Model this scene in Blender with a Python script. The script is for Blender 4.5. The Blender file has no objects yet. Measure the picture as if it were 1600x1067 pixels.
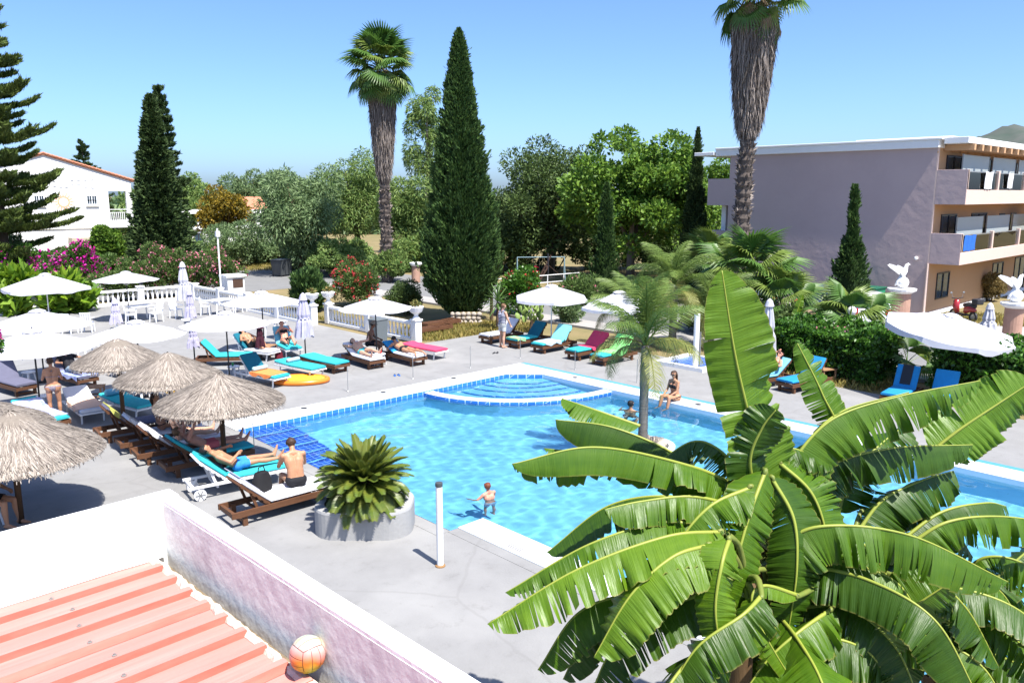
import bpy, bmesh, math, random
import numpy as np
from mathutils import Vector, Matrix, noise as mnoise
rad = math.radians
sin, cos, pi = math.sin, math.cos, math.pi
SC = bpy.context.scene
COL = SC.collection

# ---------------------------------------------------------------- camera
# world axes follow the pool: X runs from the snack-bar roof to the far bank, Y along the pool, Z up, metres
CAM_H, YAW, PITCH, FPX = 6.0, rad(46.5), math.atan(228.5 / 1250.0), 1250.0
cd = bpy.data.cameras.new('camera')
cam = bpy.data.objects.new('camera', cd)
COL.objects.link(cam)
cam.location = (0, 0, CAM_H)
cam.rotation_euler = (pi / 2 - PITCH, 0, -(pi / 2 - YAW))
cd.sensor_width = 36.0
cd.lens = 36.0 * FPX / 1600.0
cd.clip_start = 0.05
cd.clip_end = 9000
SC.camera = cam

# ---------------------------------------------------------------- sky and sun
SUN_EL = rad(62)
SUN_TO = Vector((-0.095, -1.0, 0)).normalized()          # horizontal direction towards the sun
world = bpy.data.worlds.new('World')
SC.world = world
world.use_nodes = True
wn = world.node_tree.nodes
wl = world.node_tree.links
sky = wn.new('ShaderNodeTexSky')
sky.sky_type = 'NISHITA'
sky.sun_disc = False
sky.sun_elevation = SUN_EL
sky.sun_rotation = math.atan2(SUN_TO.x, SUN_TO.y)
sky.altitude = 0
sky.air_density = 0.7
sky.dust_density = 1.5
sky.ozone_density = 10.0
wl.new(sky.outputs[0], wn['Background'].inputs[0])
wn['Background'].inputs[1].default_value = 0.135
sd = bpy.data.lights.new('sun', 'SUN')
sd.energy = 5.0
sd.angle = rad(0.53)
sd.color = (1.0, 0.955, 0.88)
sun = bpy.data.objects.new('sun', sd)
COL.objects.link(sun)
to_sun = Vector((SUN_TO.x * cos(SUN_EL), SUN_TO.y * cos(SUN_EL), sin(SUN_EL)))
sun.rotation_euler = to_sun.to_track_quat('Z', 'Y').to_euler()
sun.location = (0, -20, 40)
SC.view_settings.view_transform = 'Standard'
SC.view_settings.look = 'None'
SC.view_settings.gamma = 1.0
SC.view_settings.exposure = 1.05
SC.render.engine = 'CYCLES'
SC.cycles.max_bounces = 8
SC.cycles.use_denoising = True
SC.cycles.denoiser = 'OPENIMAGEDENOISE'
SC.cycles.transparent_max_bounces = 24
SC.cycles.caustics_reflective = False
SC.cycles.caustics_refractive = True

# ---------------------------------------------------------------- survey helpers: sight lines to real points
_f = Vector((cos(YAW), sin(YAW), 0))
_r = Vector((sin(YAW), -cos(YAW), 0))
def sight(px, py):
    x = (px - 800) / FPX
    y = -(py - 533.5) / FPX
    return _r * x + _f * (cos(PITCH) + y * sin(PITCH)) + Vector((0, 0, -sin(PITCH) + y * cos(PITCH)))
def G(px, py, z=0.0):
    d = sight(px, py)
    t = (z - CAM_H) / d.z
    return Vector((0, 0, CAM_H)) + d * t
def D(px, py, dist):
    d = sight(px, py)
    t = dist / d.dot(_f)
    return Vector((0, 0, CAM_H)) + d * t

# ---------------------------------------------------------------- materials
MATS = {}
def mat(name, col, rough=0.7, spec=0.3, var=0.0, scale=8.0, col2=None, bump=0.0, bscale=40.0, transl=0.0, metal=0.0,
        island=0.0, stretch=None, coat=0.0, mottle=None, mscale=1.2):
    if name in MATS:
        return MATS[name]
    m = bpy.data.materials.new(name)
    m.use_nodes = True
    nt = m.node_tree
    N, L = nt.nodes, nt.links
    b = N['Principled BSDF']
    b.inputs['Base Color'].default_value = (*col, 1)
    b.inputs['Roughness'].default_value = rough
    b.inputs['Specular IOR Level'].default_value = spec
    b.inputs['Metallic'].default_value = metal
    b.inputs['Coat Weight'].default_value = coat
    tc = N.new('ShaderNodeTexCoord')
    vec = tc.outputs['Object']
    if stretch:
        mp = N.new('ShaderNodeMapping')
        mp.inputs['Scale'].default_value = stretch
        L.new(vec, mp.inputs['Vector'])
        vec = mp.outputs['Vector']
    out = None
    if col2 is None and (var > 0 or island > 0):
        col2 = tuple(c * 0.55 for c in col)
    if col2 is not None:
        mx = N.new('ShaderNodeMix')
        mx.data_type = 'RGBA'
        mx.inputs['A'].default_value = (*col, 1)
        mx.inputs['B'].default_value = (*col2, 1)
        if island > 0:
            gm = N.new('ShaderNodeNewGeometry')
            mr = N.new('ShaderNodeMath')
            mr.operation = 'MULTIPLY'
            mr.inputs[1].default_value = island
            L.new(gm.outputs['Random Per Island'], mr.inputs[0])
            L.new(mr.outputs[0], mx.inputs['Factor'])
        else:
            nz = N.new('ShaderNodeTexNoise')
            nz.inputs['Scale'].default_value = scale
            nz.inputs['Detail'].default_value = 7
            nz.inputs['Roughness'].default_value = 0.65
            L.new(vec, nz.inputs['Vector'])
            cr = N.new('ShaderNodeMapRange')
            cr.inputs['From Min'].default_value = 0.5 - 0.28
            cr.inputs['From Max'].default_value = 0.5 + 0.28
            cr.inputs['To Max'].default_value = max(var, 0.001)
            L.new(nz.outputs['Fac'], cr.inputs['Value'])
            L.new(cr.outputs['Result'], mx.inputs['Factor'])
        out = mx.outputs['Result']
        if mottle:
            nz2 = N.new('ShaderNodeTexNoise')
            nz2.inputs['Scale'].default_value = mscale
            nz2.inputs['Detail'].default_value = 9
            L.new(vec, nz2.inputs['Vector'])
            r2 = N.new('ShaderNodeMapRange')
            r2.inputs['From Min'].default_value = 0.52
            r2.inputs['From Max'].default_value = 0.72
            r2.inputs['To Max'].default_value = 0.85
            L.new(nz2.outputs['Fac'], r2.inputs['Value'])
            mx2 = N.new('ShaderNodeMix')
            mx2.data_type = 'RGBA'
            L.new(out, mx2.inputs['A'])
            mx2.inputs['B'].default_value = (*mottle, 1)
            L.new(r2.outputs['Result'], mx2.inputs['Factor'])
            out = mx2.outputs['Result']
        L.new(out, b.inputs['Base Color'])
    if bump > 0:
        nb = N.new('ShaderNodeTexNoise')
        nb.inputs['Scale'].default_value = bscale
        nb.inputs['Detail'].default_value = 5
        L.new(vec, nb.inputs['Vector'])
        bp = N.new('ShaderNodeBump')
        bp.inputs['Strength'].default_value = bump
        bp.inputs['Distance'].default_value = 0.02
        L.new(nb.outputs['Fac'], bp.inputs['Height'])
        L.new(bp.outputs['Normal'], b.inputs['Normal'])
    if transl > 0:
        tr = N.new('ShaderNodeBsdfTranslucent')
        tr.inputs['Color'].default_value = (*[min(1, c * 1.5) for c in col], 1)
        if out is not None:
            L.new(out, tr.inputs['Color'])
        ms = N.new('ShaderNodeMixShader')
        ms.inputs[0].default_value = transl
        L.new(b.outputs[0], ms.inputs[1])
        L.new(tr.outputs[0], ms.inputs[2])
        L.new(ms.outputs[0], N['Material Output'].inputs['Surface'])
    MATS[name] = m
    return m

# ---------------------------------------------------------------- mesh helpers
class MB:
    def __init__(s):
        s.v, s.f, s.mi = [], [], []
    def add(s, vs, fs, m=0, M=None):
        o = len(s.v)
        if M is not None:
            vs = [M @ Vector(v) for v in vs]
        s.v += [tuple(v) for v in vs]
        s.f += [tuple(i + o for i in f) for f in fs]
        s.mi += [m] * len(fs)
        return s
    def box(s, x0, x1, y0, y1, z0, z1, m=0, M=None):
        vs = [(x, y, z) for z in (z0, z1) for y in (y0, y1) for x in (x0, x1)]
        return s.add(vs, [(0, 2, 3, 1), (4, 5, 7, 6), (0, 1, 5, 4), (2, 6, 7, 3), (0, 4, 6, 2), (1, 3, 7, 5)], m, M)
    def bar(s, a, b, w, h, up=(0, 0, 1), m=0):
        a, b = Vector(a), Vector(b)
        d = (b - a).normalized()
        sd_ = d.cross(Vector(up))
        if sd_.length < 1e-4:
            sd_ = d.cross(Vector((0, 1, 0)))
        sd_.normalize()
        u = sd_.cross(d).normalized()
        vs = []
        for p in (a, b):
            for i, j in ((-1, -1), (1, -1), (1, 1), (-1, 1)):
                vs.append(p + sd_ * (i * w / 2) + u * (j * h / 2))
        return s.add(vs, [(3, 2, 1, 0), (4, 5, 6, 7), (0, 1, 5, 4), (1, 2, 6, 5), (2, 3, 7, 6), (3, 0, 4, 7)], m)
    def tube(s, pts, rs, n=8, m=0, cap=True):
        pts = [Vector(p) for p in pts]
        if not hasattr(rs, '__len__'):
            rs = [rs] * len(pts)
        vs, fs = [], []
        ref = None
        for i, p in enumerate(pts):
            d = (pts[min(i + 1, len(pts) - 1)] - pts[max(i - 1, 0)])
            d = d.normalized() if d.length > 1e-9 else Vector((0, 0, 1))
            if ref is None:
                ref = Vector((1, 0, 0)) if abs(d.x) < 0.9 else Vector((0, 1, 0))
            a = (ref - d * ref.dot(d)).normalized()
            b = d.cross(a)
            ref = a
            for k in range(n):
                t = 2 * pi * k / n
                vs.append(p + (a * cos(t) + b * sin(t)) * rs[i])
        for i in range(len(pts) - 1):
            for k in range(n):
                fs.append((i * n + k, i * n + (k + 1) % n, (i + 1) * n + (k + 1) % n, (i + 1) * n + k))
        if cap:
            fs.append(tuple(range(n - 1, -1, -1)))
            fs.append(tuple(range((len(pts) - 1) * n, len(pts) * n)))
        return s.add(vs, fs, m)
    def lathe(s, prof, n=16, c=(0, 0, 0), m=0, sx=1.0, sy=1.0):
        vs, fs = [], []
        for r, z in prof:
            for k in range(n):
                t = 2 * pi * k / n
                vs.append((c[0] + r * cos(t) * sx, c[1] + r * sin(t) * sy, c[2] + z))
        for i in range(len(prof) - 1):
            for k in range(n):
                fs.append((i * n + k, i * n + (k + 1) % n, (i + 1) * n + (k + 1) % n, (i + 1) * n + k))
        fs.append(tuple(range(n - 1, -1, -1)))
        fs.append(tuple(range((len(prof) - 1) * n, len(prof) * n)))
        return s.add(vs, fs, m)
    def prism(s, poly, z0, z1, m=0):
        n = len(poly)
        vs = [(x, y, z0) for x, y in poly] + [(x, y, z1) for x, y in poly]
        fs = [tuple(range(n - 1, -1, -1)), tuple(range(n, 2 * n))]
        fs += [(i, (i + 1) % n, n + (i + 1) % n, n + i) for i in range(n)]
        return s.add(vs, fs, m)
    def grid(s, rows, m=0, flip=False):
        nr, nc = len(rows), len(rows[0])
        fs = []
        for i in range(nr - 1):
            for j in range(nc - 1):
                q = (i * nc + j, i * nc + j + 1, (i + 1) * nc + j + 1, (i + 1) * nc + j)
                fs.append(q[::-1] if flip else q)
        return s.add([p for r in rows for p in r], fs, m)
    def ball(s, c, r, n=12, m=0, M=None):
        if not hasattr(r, '__len__'):
            r = (r, r, r)
        vs, fs = [], []
        nr = n // 2
        for i in range(nr + 1):
            ph = pi * i / nr
            for k in range(n):
                t = 2 * pi * k / n
                vs.append((c[0] + r[0] * sin(ph) * cos(t), c[1] + r[1] * sin(ph) * sin(t), c[2] + r[2] * cos(ph)))
        for i in range(nr):
            for k in range(n):
                fs.append((i * n + k, (i + 1) * n + k, (i + 1) * n + (k + 1) % n, i * n + (k + 1) % n))
        return s.add(vs, fs, m, M)
    def mesh(s, name, mats, smooth=False):
        me = bpy.data.meshes.new(name)
        me.from_pydata(s.v, [], s.f)
        if not isinstance(mats, (list, tuple)):
            mats = [mats]
        for x in mats:
            me.materials.append(x)
        if len(mats) > 1:
            me.polygons.foreach_set('material_index', s.mi)
        if smooth:
            me.polygons.foreach_set('use_smooth', [True] * len(me.polygons))
        me.update()
        return me
    def build(s, name, mats, parent=None, smooth=False, bevel=0.0, weld=False):
        o = link(name, s.mesh(name, mats, smooth), parent)
        if weld:
            bm = bmesh.new(); bm.from_mesh(o.data)
            bmesh.ops.remove_doubles(bm, verts=bm.verts, dist=1e-5)
            bm.to_mesh(o.data); bm.free()
        if bevel > 0:
            b = o.modifiers.new('bevel', 'BEVEL')
            b.width = bevel; b.segments = 2; b.limit_method = 'ANGLE'; b.angle_limit = rad(40)
        return o
def link(name, data, parent=None):
    o = bpy.data.objects.new(name, data)
    COL.objects.link(o)
    if parent is not None:
        o.parent = parent
    return o
def tag(o, label=None, cat=None, group=None, kind=None):
    if label: o['label'] = label
    if cat: o['category'] = cat
    if group: o['group'] = group
    if kind: o['kind'] = kind
    return o
def thing(name, label, cat, loc=(0, 0, 0), rz=0.0, group=None):
    o = link(name, None)
    o.empty_display_size = 0.1
    o.location = loc
    o.rotation_euler = (0, 0, rz)
    return tag(o, label, cat, group)
def structure(o):
    o['kind'] = 'structure'
    return o
def npmesh(name, V, Fq, mats, parent=None, mi=None):
    me = bpy.data.meshes.new(name)
    k = Fq.shape[1]
    me.vertices.add(len(V)); me.vertices.foreach_set('co', np.ascontiguousarray(V, dtype=np.float32).ravel())
    me.loops.add(Fq.size); me.loops.foreach_set('vertex_index', np.ascontiguousarray(Fq, dtype=np.int32).ravel())
    me.polygons.add(len(Fq))
    me.polygons.foreach_set('loop_start', np.arange(0, Fq.size, k, dtype=np.int32))
    if not isinstance(mats, (list, tuple)):
        mats = [mats]
    for x in mats: me.materials.append(x)
    if mi is not None: me.polygons.foreach_set('material_index', mi)
    me.update(calc_edges=True)
    return link(name, me, parent)
RNG = np.random.default_rng(7)
random.seed(7)
def unit(a):
    return a / np.maximum(np.linalg.norm(a, axis=1, keepdims=True), 1e-9)
def leaves(name, P_, dirs, length, width, mats, parent, mi=None, jit=0.35, flat=None):
    """one rhombic, slightly folded leaf per point; P_ Nx3, dirs Nx3"""
    n = len(P_)
    d = unit(dirs + RNG.normal(0, jit, (n, 3)))
    rn = RNG.normal(0, 1, (n, 3)) if flat is None else flat + RNG.normal(0, 0.35, (n, 3))
    s_ = unit(np.cross(d, rn))
    nn = np.cross(s_, d)
    L_ = (length * RNG.uniform(0.65, 1.3, (n, 1)))
    W_ = (width * RNG.uniform(0.7, 1.25, (n, 1)))
    a = P_ - d * L_ * 0.5
    c = P_ + d * L_ * 0.5 - nn * L_ * 0.12
    b = P_ + s_ * W_ * 0.5 + nn * W_ * 0.15
    e = P_ - s_ * W_ * 0.5 + nn * W_ * 0.15
    V = np.stack([a, b, c, e], 1).reshape(-1, 3)
    return npmesh(name, V, np.arange(4 * n).reshape(n, 4), mats, parent, mi)

# ================================================================ SETTING
M_deck = mat('deck_concrete', (0.25, 0.248, 0.246), 0.85, 0.2, var=0.9, scale=1.3, col2=(0.19, 0.188, 0.187), bump=0.25, bscale=30,
             mottle=(0.28, 0.277, 0.272), mscale=0.5)
def deck_wear(m):
    N, L = m.node_tree.nodes, m.node_tree.links
    b = N['Principled BSDF']; src = b.inputs['Base Color'].links[0].from_socket
    tc = N.new('ShaderNodeTexCoord')
    wp = N.new('ShaderNodeTexNoise'); wp.inputs['Scale'].default_value = 1.1; wp.inputs['Detail'].default_value = 4
    L.new(tc.outputs['Object'], wp.inputs['Vector'])
    mw = N.new('ShaderNodeMix'); mw.data_type = 'VECTOR'; mw.inputs['Factor'].default_value = .25
    L.new(tc.outputs['Object'], mw.inputs['A']); L.new(wp.outputs['Color'], mw.inputs['B'])
    vo = N.new('ShaderNodeTexVoronoi'); vo.feature = 'DISTANCE_TO_EDGE'; vo.inputs['Scale'].default_value = .2; L.new(mw.outputs['Result'], vo.inputs['Vector'])
    r1 = N.new('ShaderNodeMapRange'); r1.inputs['From Min'].default_value = .002; r1.inputs['From Max'].default_value = .005; r1.inputs['To Min'].default_value = .22; r1.inputs['To Max'].default_value = 0; L.new(vo.outputs['Distance'], r1.inputs['Value'])
    # drips, footprints and old patches
    sp = N.new('ShaderNodeTexNoise'); sp.inputs['Scale'].default_value = 2.6; sp.inputs['Detail'].default_value = 8; sp.inputs['Roughness'].default_value = .75; L.new(tc.outputs['Object'], sp.inputs['Vector'])
    r2 = N.new('ShaderNodeMapRange'); r2.inputs['From Min'].default_value = .56; r2.inputs['From Max'].default_value = .74; r2.inputs['To Max'].default_value = .55; L.new(sp.outputs['Fac'], r2.inputs['Value'])
    ad = N.new('ShaderNodeMath'); ad.operation = 'MAXIMUM'; L.new(r1.outputs[0], ad.inputs[0]); L.new(r2.outputs[0], ad.inputs[1])
    mx = N.new('ShaderNodeMix'); mx.data_type = 'RGBA'; L.new(src, mx.inputs['A']); mx.inputs['B'].default_value = (.155, .15, .145, 1); L.new(ad.outputs[0], mx.inputs['Factor'])
    L.new(mx.outputs['Result'], b.inputs['Base Color'])
deck_wear(M_deck)
M_soil = mat('dry_ground', (0.27, 0.20, 0.11), 0.95, 0.1, var=1.0, scale=0.35, col2=(0.12, 0.12, 0.05), bump=0.5, bscale=6)
M_asph = mat('asphalt', (0.2, 0.2, 0.2), 0.9, 0.2, var=0.9, scale=0.8, col2=(0.15, 0.15, 0.15), bump=0.3, bscale=60)
M_pave = mat('pavement', (0.34, 0.32, 0.3), 0.9, 0.2, var=0.8, scale=1.5, col2=(0.26, 0.25, 0.24))
M_white = mat('white_paint', (0.78, 0.78, 0.78), 0.6, 0.3, var=0.4, scale=2.5, col2=(0.66, 0.65, 0.63), bump=0.1, bscale=25)
M_cop = mat('white_coping', (0.66, 0.69, 0.70), 0.5, 0.35, var=0.8, scale=3, col2=(0.55, 0.58, 0.6), bump=0.08, bscale=30)

g = MB()
gx = (-3000, -200, -60, -20, 8.5, 19.96, 60, 200, 3000)
gy = (-3000, -200, -60, -20, 20.36, 60, 200, 3000)
for i in range(len(gx) - 1):
    for j in range(len(gy) - 1):
        if gx[i] == 8.5 and gy[j] == -20:
            continue
        g.add([(gx[i], gy[j], -.03), (gx[i + 1], gy[j], -.03), (gx[i + 1], gy[j + 1], -.03), (gx[i], gy[j + 1], -.03)], [(0, 1, 2, 3)])
ground = structure(g.build('ground', M_soil, weld=True))

g = MB()
g.box(28.8, 36.5, -30, 62, -0.2, -0.015).box(20, 28.8, 48.0, 62, -0.2, -0.015).box(-60, 20, 49.5, 60, -0.2, -0.015)
structure(g.build('road', M_asph))
g = MB()
g.box(36.5, 42.3, -20, 26, -0.2, 0.02).box(27.3, 28.8, -30, 48, -0.2, 0.08)
structure(g.build('pavement', M_pave))

# pool deck: grid with the basin left out
POOL_X0, POOL_X1, POOL_Y1 = 8.6, 19.0, 19.4
xs = [-40, 8.55, 9.4, 19.0, 19.95, 24.4]
ys = [-20, 10.7, 19.4, 20.35, 26.0, 47.2]
g = MB()
for i in range(len(xs) - 1):
    for j in range(len(ys) - 1):
        x0, x1, y0, y1 = xs[i], xs[i + 1], ys[j], ys[j + 1]
        if x0 >= 8.5 and x1 <= 19.96 and y1 <= 20.36:
            continue
        if x0 >= 19.0 and y0 >= 26.0:
            continue
        nx, ny = max(1, int((x1 - x0) / 4)), max(1, int((y1 - y0) / 4))
        g.grid([[(x0 + (x1 - x0) * a / nx, y0 + (y1 - y0) * b / ny, 0.0) for a in range(nx + 1)] for b in range(ny + 1)])
g.box(24.4, 24.55, -20, 26, -0.3, 0.0)
deck = structure(g.build('pool_deck', M_deck, weld=True))

# ---- basin
def brick_mat(name, c1, c2, mortar, bw, bh, rough=0.3):
    m = bpy.data.materials.new(name); m.use_nodes = True
    N, L = m.node_tree.nodes, m.node_tree.links
    b = N['Principled BSDF']; b.inputs['Roughness'].default_value = rough
    tc = N.new('ShaderNodeTexCoord')
    sp = N.new('ShaderNodeSeparateXYZ'); L.new(tc.outputs['Object'], sp.inputs[0])
    ad = N.new('ShaderNodeMath'); ad.operation = 'ADD'; L.new(sp.outputs['Y'], ad.inputs[0]); L.new(sp.outputs['Z'], ad.inputs[1])
    cb = N.new('ShaderNodeCombineXYZ'); L.new(sp.outputs['X'], cb.inputs['X']); L.new(ad.outputs[0], cb.inputs['Y'])
    br = N.new('ShaderNodeTexBrick'); br.offset = 0.0
    br.inputs['Color1'].default_value = (*c1, 1); br.inputs['Color2'].default_value = (*c2, 1); br.inputs['Mortar'].default_value = (*mortar, 1)
    br.inputs['Scale'].default_value = 1.0; br.inputs['Mortar Size'].default_value = 0.008
    br.inputs['Brick Width'].default_value = bw; br.inputs['Row Height'].default_value = bh
    L.new(cb.outputs[0], br.inputs['Vector']); L.new(br.outputs['Color'], b.inputs['Base Color'])
    return m
M_basin = mat('pool_paint', (0.26, 0.55, 0.74), 0.5, 0.3, var=0.9, scale=1.2, col2=(0.21, 0.50, 0.72))
M_mosaic = brick_mat('blue_mosaic', (0.012, 0.06, 0.42), (0.02, 0.10, 0.55), (0.35, 0.5, 0.7), 0.16, 0.16)
M_border = brick_mat('border_mosaic', (0.03, 0.16, 0.55), (0.05, 0.24, 0.62), (0.6, 0.7, 0.8), 0.2, 0.4)
M_teal = mat('teal_gutter_tile', (0.07, 0.25, 0.33), 0.4, 0.4, var=0.6, scale=6, col2=(0.12, 0.34, 0.4))
zb = -1.35
g = MB()
outl = [(9.4, -20), (19.0, -20), (19.0, 18.5), (18.1, 19.4), (8.6, 19.4), (8.6, 10.7), (9.4, 10.7)]
n = len(outl)
g.add([(x, y, zb) for x, y in outl], [tuple(range(n))])
for i in range(n):
    a, b = outl[i], outl[(i + 1) % n]
    g.add([(*a, zb), (*b, zb), (*b, -0.28), (*a, -0.28)], [(0, 3, 2, 1)])
basin = structure(g.build('pool_basin', M_basin))
g = MB()
for i in range(n):                                    # blue tile band at the waterline
    a, b = outl[i], outl[(i + 1) % n]
    g.add([(*a, -0.28), (*b, -0.28), (*b, 0.012), (*a, 0.012)], [(0, 3, 2, 1)])
o = g.build('waterline_tiles', M_border, basin)
# coping
g = MB()
g.box(8.55, 19.007, 19.407, 20.35, -0.3, 0.03).box(19.007, 19.7, -20, 20.35, -0.3, 0.03).box(8.78, 9.393, -20, 10.693, -0.3, 0.03)
g.prism([(18.107, 19.407), (19.007, 18.507), (19.007, 19.407)], -0.3, 0.03)
g.add([(8.55, 10.0, .004), (8.78, 10.0, .004), (8.78, 10.7, .004), (8.55, 10.7, .004)], [(0, 1, 2, 3)])
o = g.build('coping', M_cop, basin, bevel=0.012)
g = MB(); g.box(19.7, 19.97, -20, 20.35, -0.3, 0.012)
g.build('gutter_strip', M_teal, basin)
g = MB()
g.box(8.55, 8.78, -20, 10.7, -0.3, 0.006).box(8.3, 8.593, 10.7, 19.4, -0.3, 0.006)
g.build('edge_slab', M_deck, basin)
# mosaic entry steps
for k in range(6):
    g = MB(); y1 = 19.395 - 0.52 * k
    g.box(8.61, 10.05, y1 - 0.52, y1, -1.3, -0.14 - 0.17 * k)
    g.build('entry_step', M_mosaic, basin, bevel=0.01)
    g = MB(); g.box(8.62, 10.06, y1 - 0.53, y1 - 0.47, -0.139 - 0.17 * k, -0.134 - 0.17 * k)
    g.build('step_nosing', M_basin, basin)
# shallow corner pool: ring wall, floor, round steps
def arc(cx, cy, ra, rb, a0, a1, n):
    return [(cx + ra * cos(a0 + (a1 - a0) * i / n), cy + rb * sin(a0 + (a1 - a0) * i / n)) for i in range(n + 1)]
g = MB(); N_ = 40
inn = arc(19.0, 19.4, 4.0, 3.55, pi, 1.5 * pi, N_); out = arc(19.0, 19.4, 4.35, 3.9, pi, 1.5 * pi, N_)
for i in range(N_):
    q = [inn[i], out[i], out[i + 1], inn[i + 1]]
    g.prism(q[::-1], -.11, -0.03)
g.build('ring_wall_top', M_cop, basin)
g = MB(); o3 = arc(19.0, 19.4, 4.34, 3.89, pi, 1.5 * pi, N_); i3 = arc(19.0, 19.4, 4.02, 3.57, pi, 1.5 * pi, N_)
for i in range(N_): g.prism([i3[i], o3[i], o3[i + 1], i3[i + 1]][::-1], -1.34, -.112)
g.build('ring_wall', M_basin, basin)
g = MB()
o2 = arc(19.0, 19.4, 4.36, 3.91, pi, 1.5 * pi, N_)
g.grid([[(*p, -0.33) for p in o2], [(*p, -0.045) for p in o2]])
i2 = arc(19.0, 19.4, 3.99, 3.54, pi, 1.5 * pi, N_)
g.grid([[(*p, -0.45) for p in i2], [(*p, -0.05) for p in i2]], flip=True)
g.build('ring_wall_tiles', M_border, basin)
g = MB()
g.prism([(19.0, 19.4)] + inn, -1.3, -0.62)
g.build('shallow_floor', M_basin, basin)
for k, r in enumerate((3.0, 2.45, 1.95, 1.5)):
    g = MB(); z = -0.5 + 0.1 * k
    pa = arc(19.0, 19.4, r, r * .9, pi + .02, 1.5 * pi - .02, 24)
    g.prism([(19.0, 19.4)] + pa, -0.7, z)
    g.build('round_step', M_basin, basin)
    g = MB(); pb = arc(19.0, 19.4, r - .07, (r - .07) * .9, pi + .02, 1.5 * pi - .02, 24)
    pc = arc(19.0, 19.4, r + .006, r * .9 + .006, pi + .02, 1.5 * pi - .02, 24)
    g.grid([[(*p, z + .004) for p in pb], [(*p, z + .004) for p in pc]])
    g.grid([[(*p, z + .004) for p in pc], [(*p, z - .09) for p in pc]])
    g.build('step_edge_tiles', M_border, basin)
# skimmer lids on the coping
M_dark = mat('dark_plastic', (0.03, 0.03, 0.035), 0.5)
for x, y in ((10.9, 20.1), (13.6, 20.1), (16.4, 20.1), (19.4, 17.4), (19.4, 12.6)):
    g = MB(); g.lathe([(.09, 0), (.09, .012), (.07, .018)], 12, (x, y, 0.03)); g.build('skimmer_lid', M_dark, basin)
# depth sign tile
g = MB(); g.box(8.82, 9.0, 9.1, 9.6, .03, .036); s_ = g.build('depth_tile', M_white, basin)
g = MB()
for a in (0.03, .07, .12): g.box(8.84 + a, 8.86 + a, 9.15, 9.5, .036, .039)
g.build('depth_mark', M_dark, s_)

# ---- water: rippled sheet
def wave(x, y):
    v = 0.0
    for kx, ky, a, p in WV:
        v += a * sin(kx * x + ky * y + p)
    return v
rw = random.Random(3)
WV = []
for i in range(36):
    lam = rw.uniform(0.2, 0.5) if i % 2 else rw.uniform(.5, 1.2); th = rw.uniform(0, 2 * pi); k = 2 * pi / lam
    WV.append((k * cos(th), k * sin(th), 0.0014 * lam ** .95, rw.uniform(0, 6.3)))
m = bpy.data.materials.new('pool_water'); m.use_nodes = True
N, L = m.node_tree.nodes, m.node_tree.links
N.remove(N['Principled BSDF'])
gs = N.new('ShaderNodeBsdfGlass'); gs.inputs['Color'].default_value = (0.80, 0.96, 1.0, 1)
gs.inputs['IOR'].default_value = 1.33; gs.inputs['Roughness'].default_value = 0.0
L.new(gs.outputs[0], N['Material Output'].inputs['Surface'])
st = 0.06
X = np.arange(8.6, 19.0 + st, st); Y = np.arange(-8.0, 19.4 + st, st)
X[-1], Y[-1] = 19.0, 19.4
XX, YY = np.meshgrid(X, Y)
ZZ = np.full(XX.shape, -0.1)
for kx, ky, a, p in WV: ZZ += a * np.sin(kx * XX + ky * YY + p)
Vw = np.stack([XX, YY, ZZ], -1).reshape(-1, 3)
nc = len(X); ii = np.arange(len(Y) - 1)[:, None] * nc + np.arange(nc - 1)[None, :]
Fw = np.stack([ii, ii + 1, ii + nc + 1, ii + nc], -1).reshape(-1, 4)
keep = ~((Vw[Fw[:, 0], 0] < 9.38) & (Vw[Fw[:, 0], 1] < 10.68))
water = npmesh('pool_water', Vw, Fw[keep], m)
water.data.polygons.foreach_set('use_smooth', [True] * len(water.data.polygons))
structure(water)
sd.cycles.is_caustics_light = True                     # sunlight refracted through the ripples onto the basin
water.cycles.is_caustics_caster = True
for o in [basin] + list(basin.children):
    o.cycles.is_caustics_receiver = True

# ================================================================ snack-bar roof under the viewpoint
M_stucco = mat('white_stucco', (0.72, 0.735, 0.71), 0.85, 0.2, var=0.7, scale=2.2, col2=(0.62, 0.625, 0.61), bump=0.5, bscale=9, mottle=(0.52, 0.49, 0.5), mscale=2.4)
M_copw = mat('white_wall_top', (0.8, 0.8, 0.8), 0.8, 0.2, var=0.5, scale=5, col2=(0.7, 0.69, 0.68), bump=0.3, bscale=30)
M_grime = mat('gutter_grime', (0.1, 0.075, 0.045), 0.95, 0.1, var=1, scale=14, col2=(0.28, 0.22, 0.15), bump=0.6, bscale=30)
M_flash = mat('crusted_mortar', (0.62, 0.56, 0.5), 0.95, 0.1, var=1, scale=9, col2=(0.45, 0.38, 0.3), bump=0.8, bscale=25)
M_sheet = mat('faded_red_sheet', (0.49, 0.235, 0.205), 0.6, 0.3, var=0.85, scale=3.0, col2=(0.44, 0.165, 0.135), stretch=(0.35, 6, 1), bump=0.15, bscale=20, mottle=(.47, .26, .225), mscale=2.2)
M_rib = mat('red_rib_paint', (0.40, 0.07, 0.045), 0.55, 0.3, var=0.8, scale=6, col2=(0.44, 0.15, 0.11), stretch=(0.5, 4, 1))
bar = thing('snack_bar', 'low white snack bar building with red corrugated roof below the viewpoint', 'building', (0, 0, 0))
TOPZ, RZ = 3.9, 3.5
g = MB()
g.box(-9, 2.0, 5.55, 5.74, 0, TOPZ - .03); g.build('wall', M_stucco, bar)
g = MB(); g.box(1.88, 2.0, -3.5, 5.548, 0, TOPZ - .03); g.build('wall', M_stucco, bar)
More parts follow.
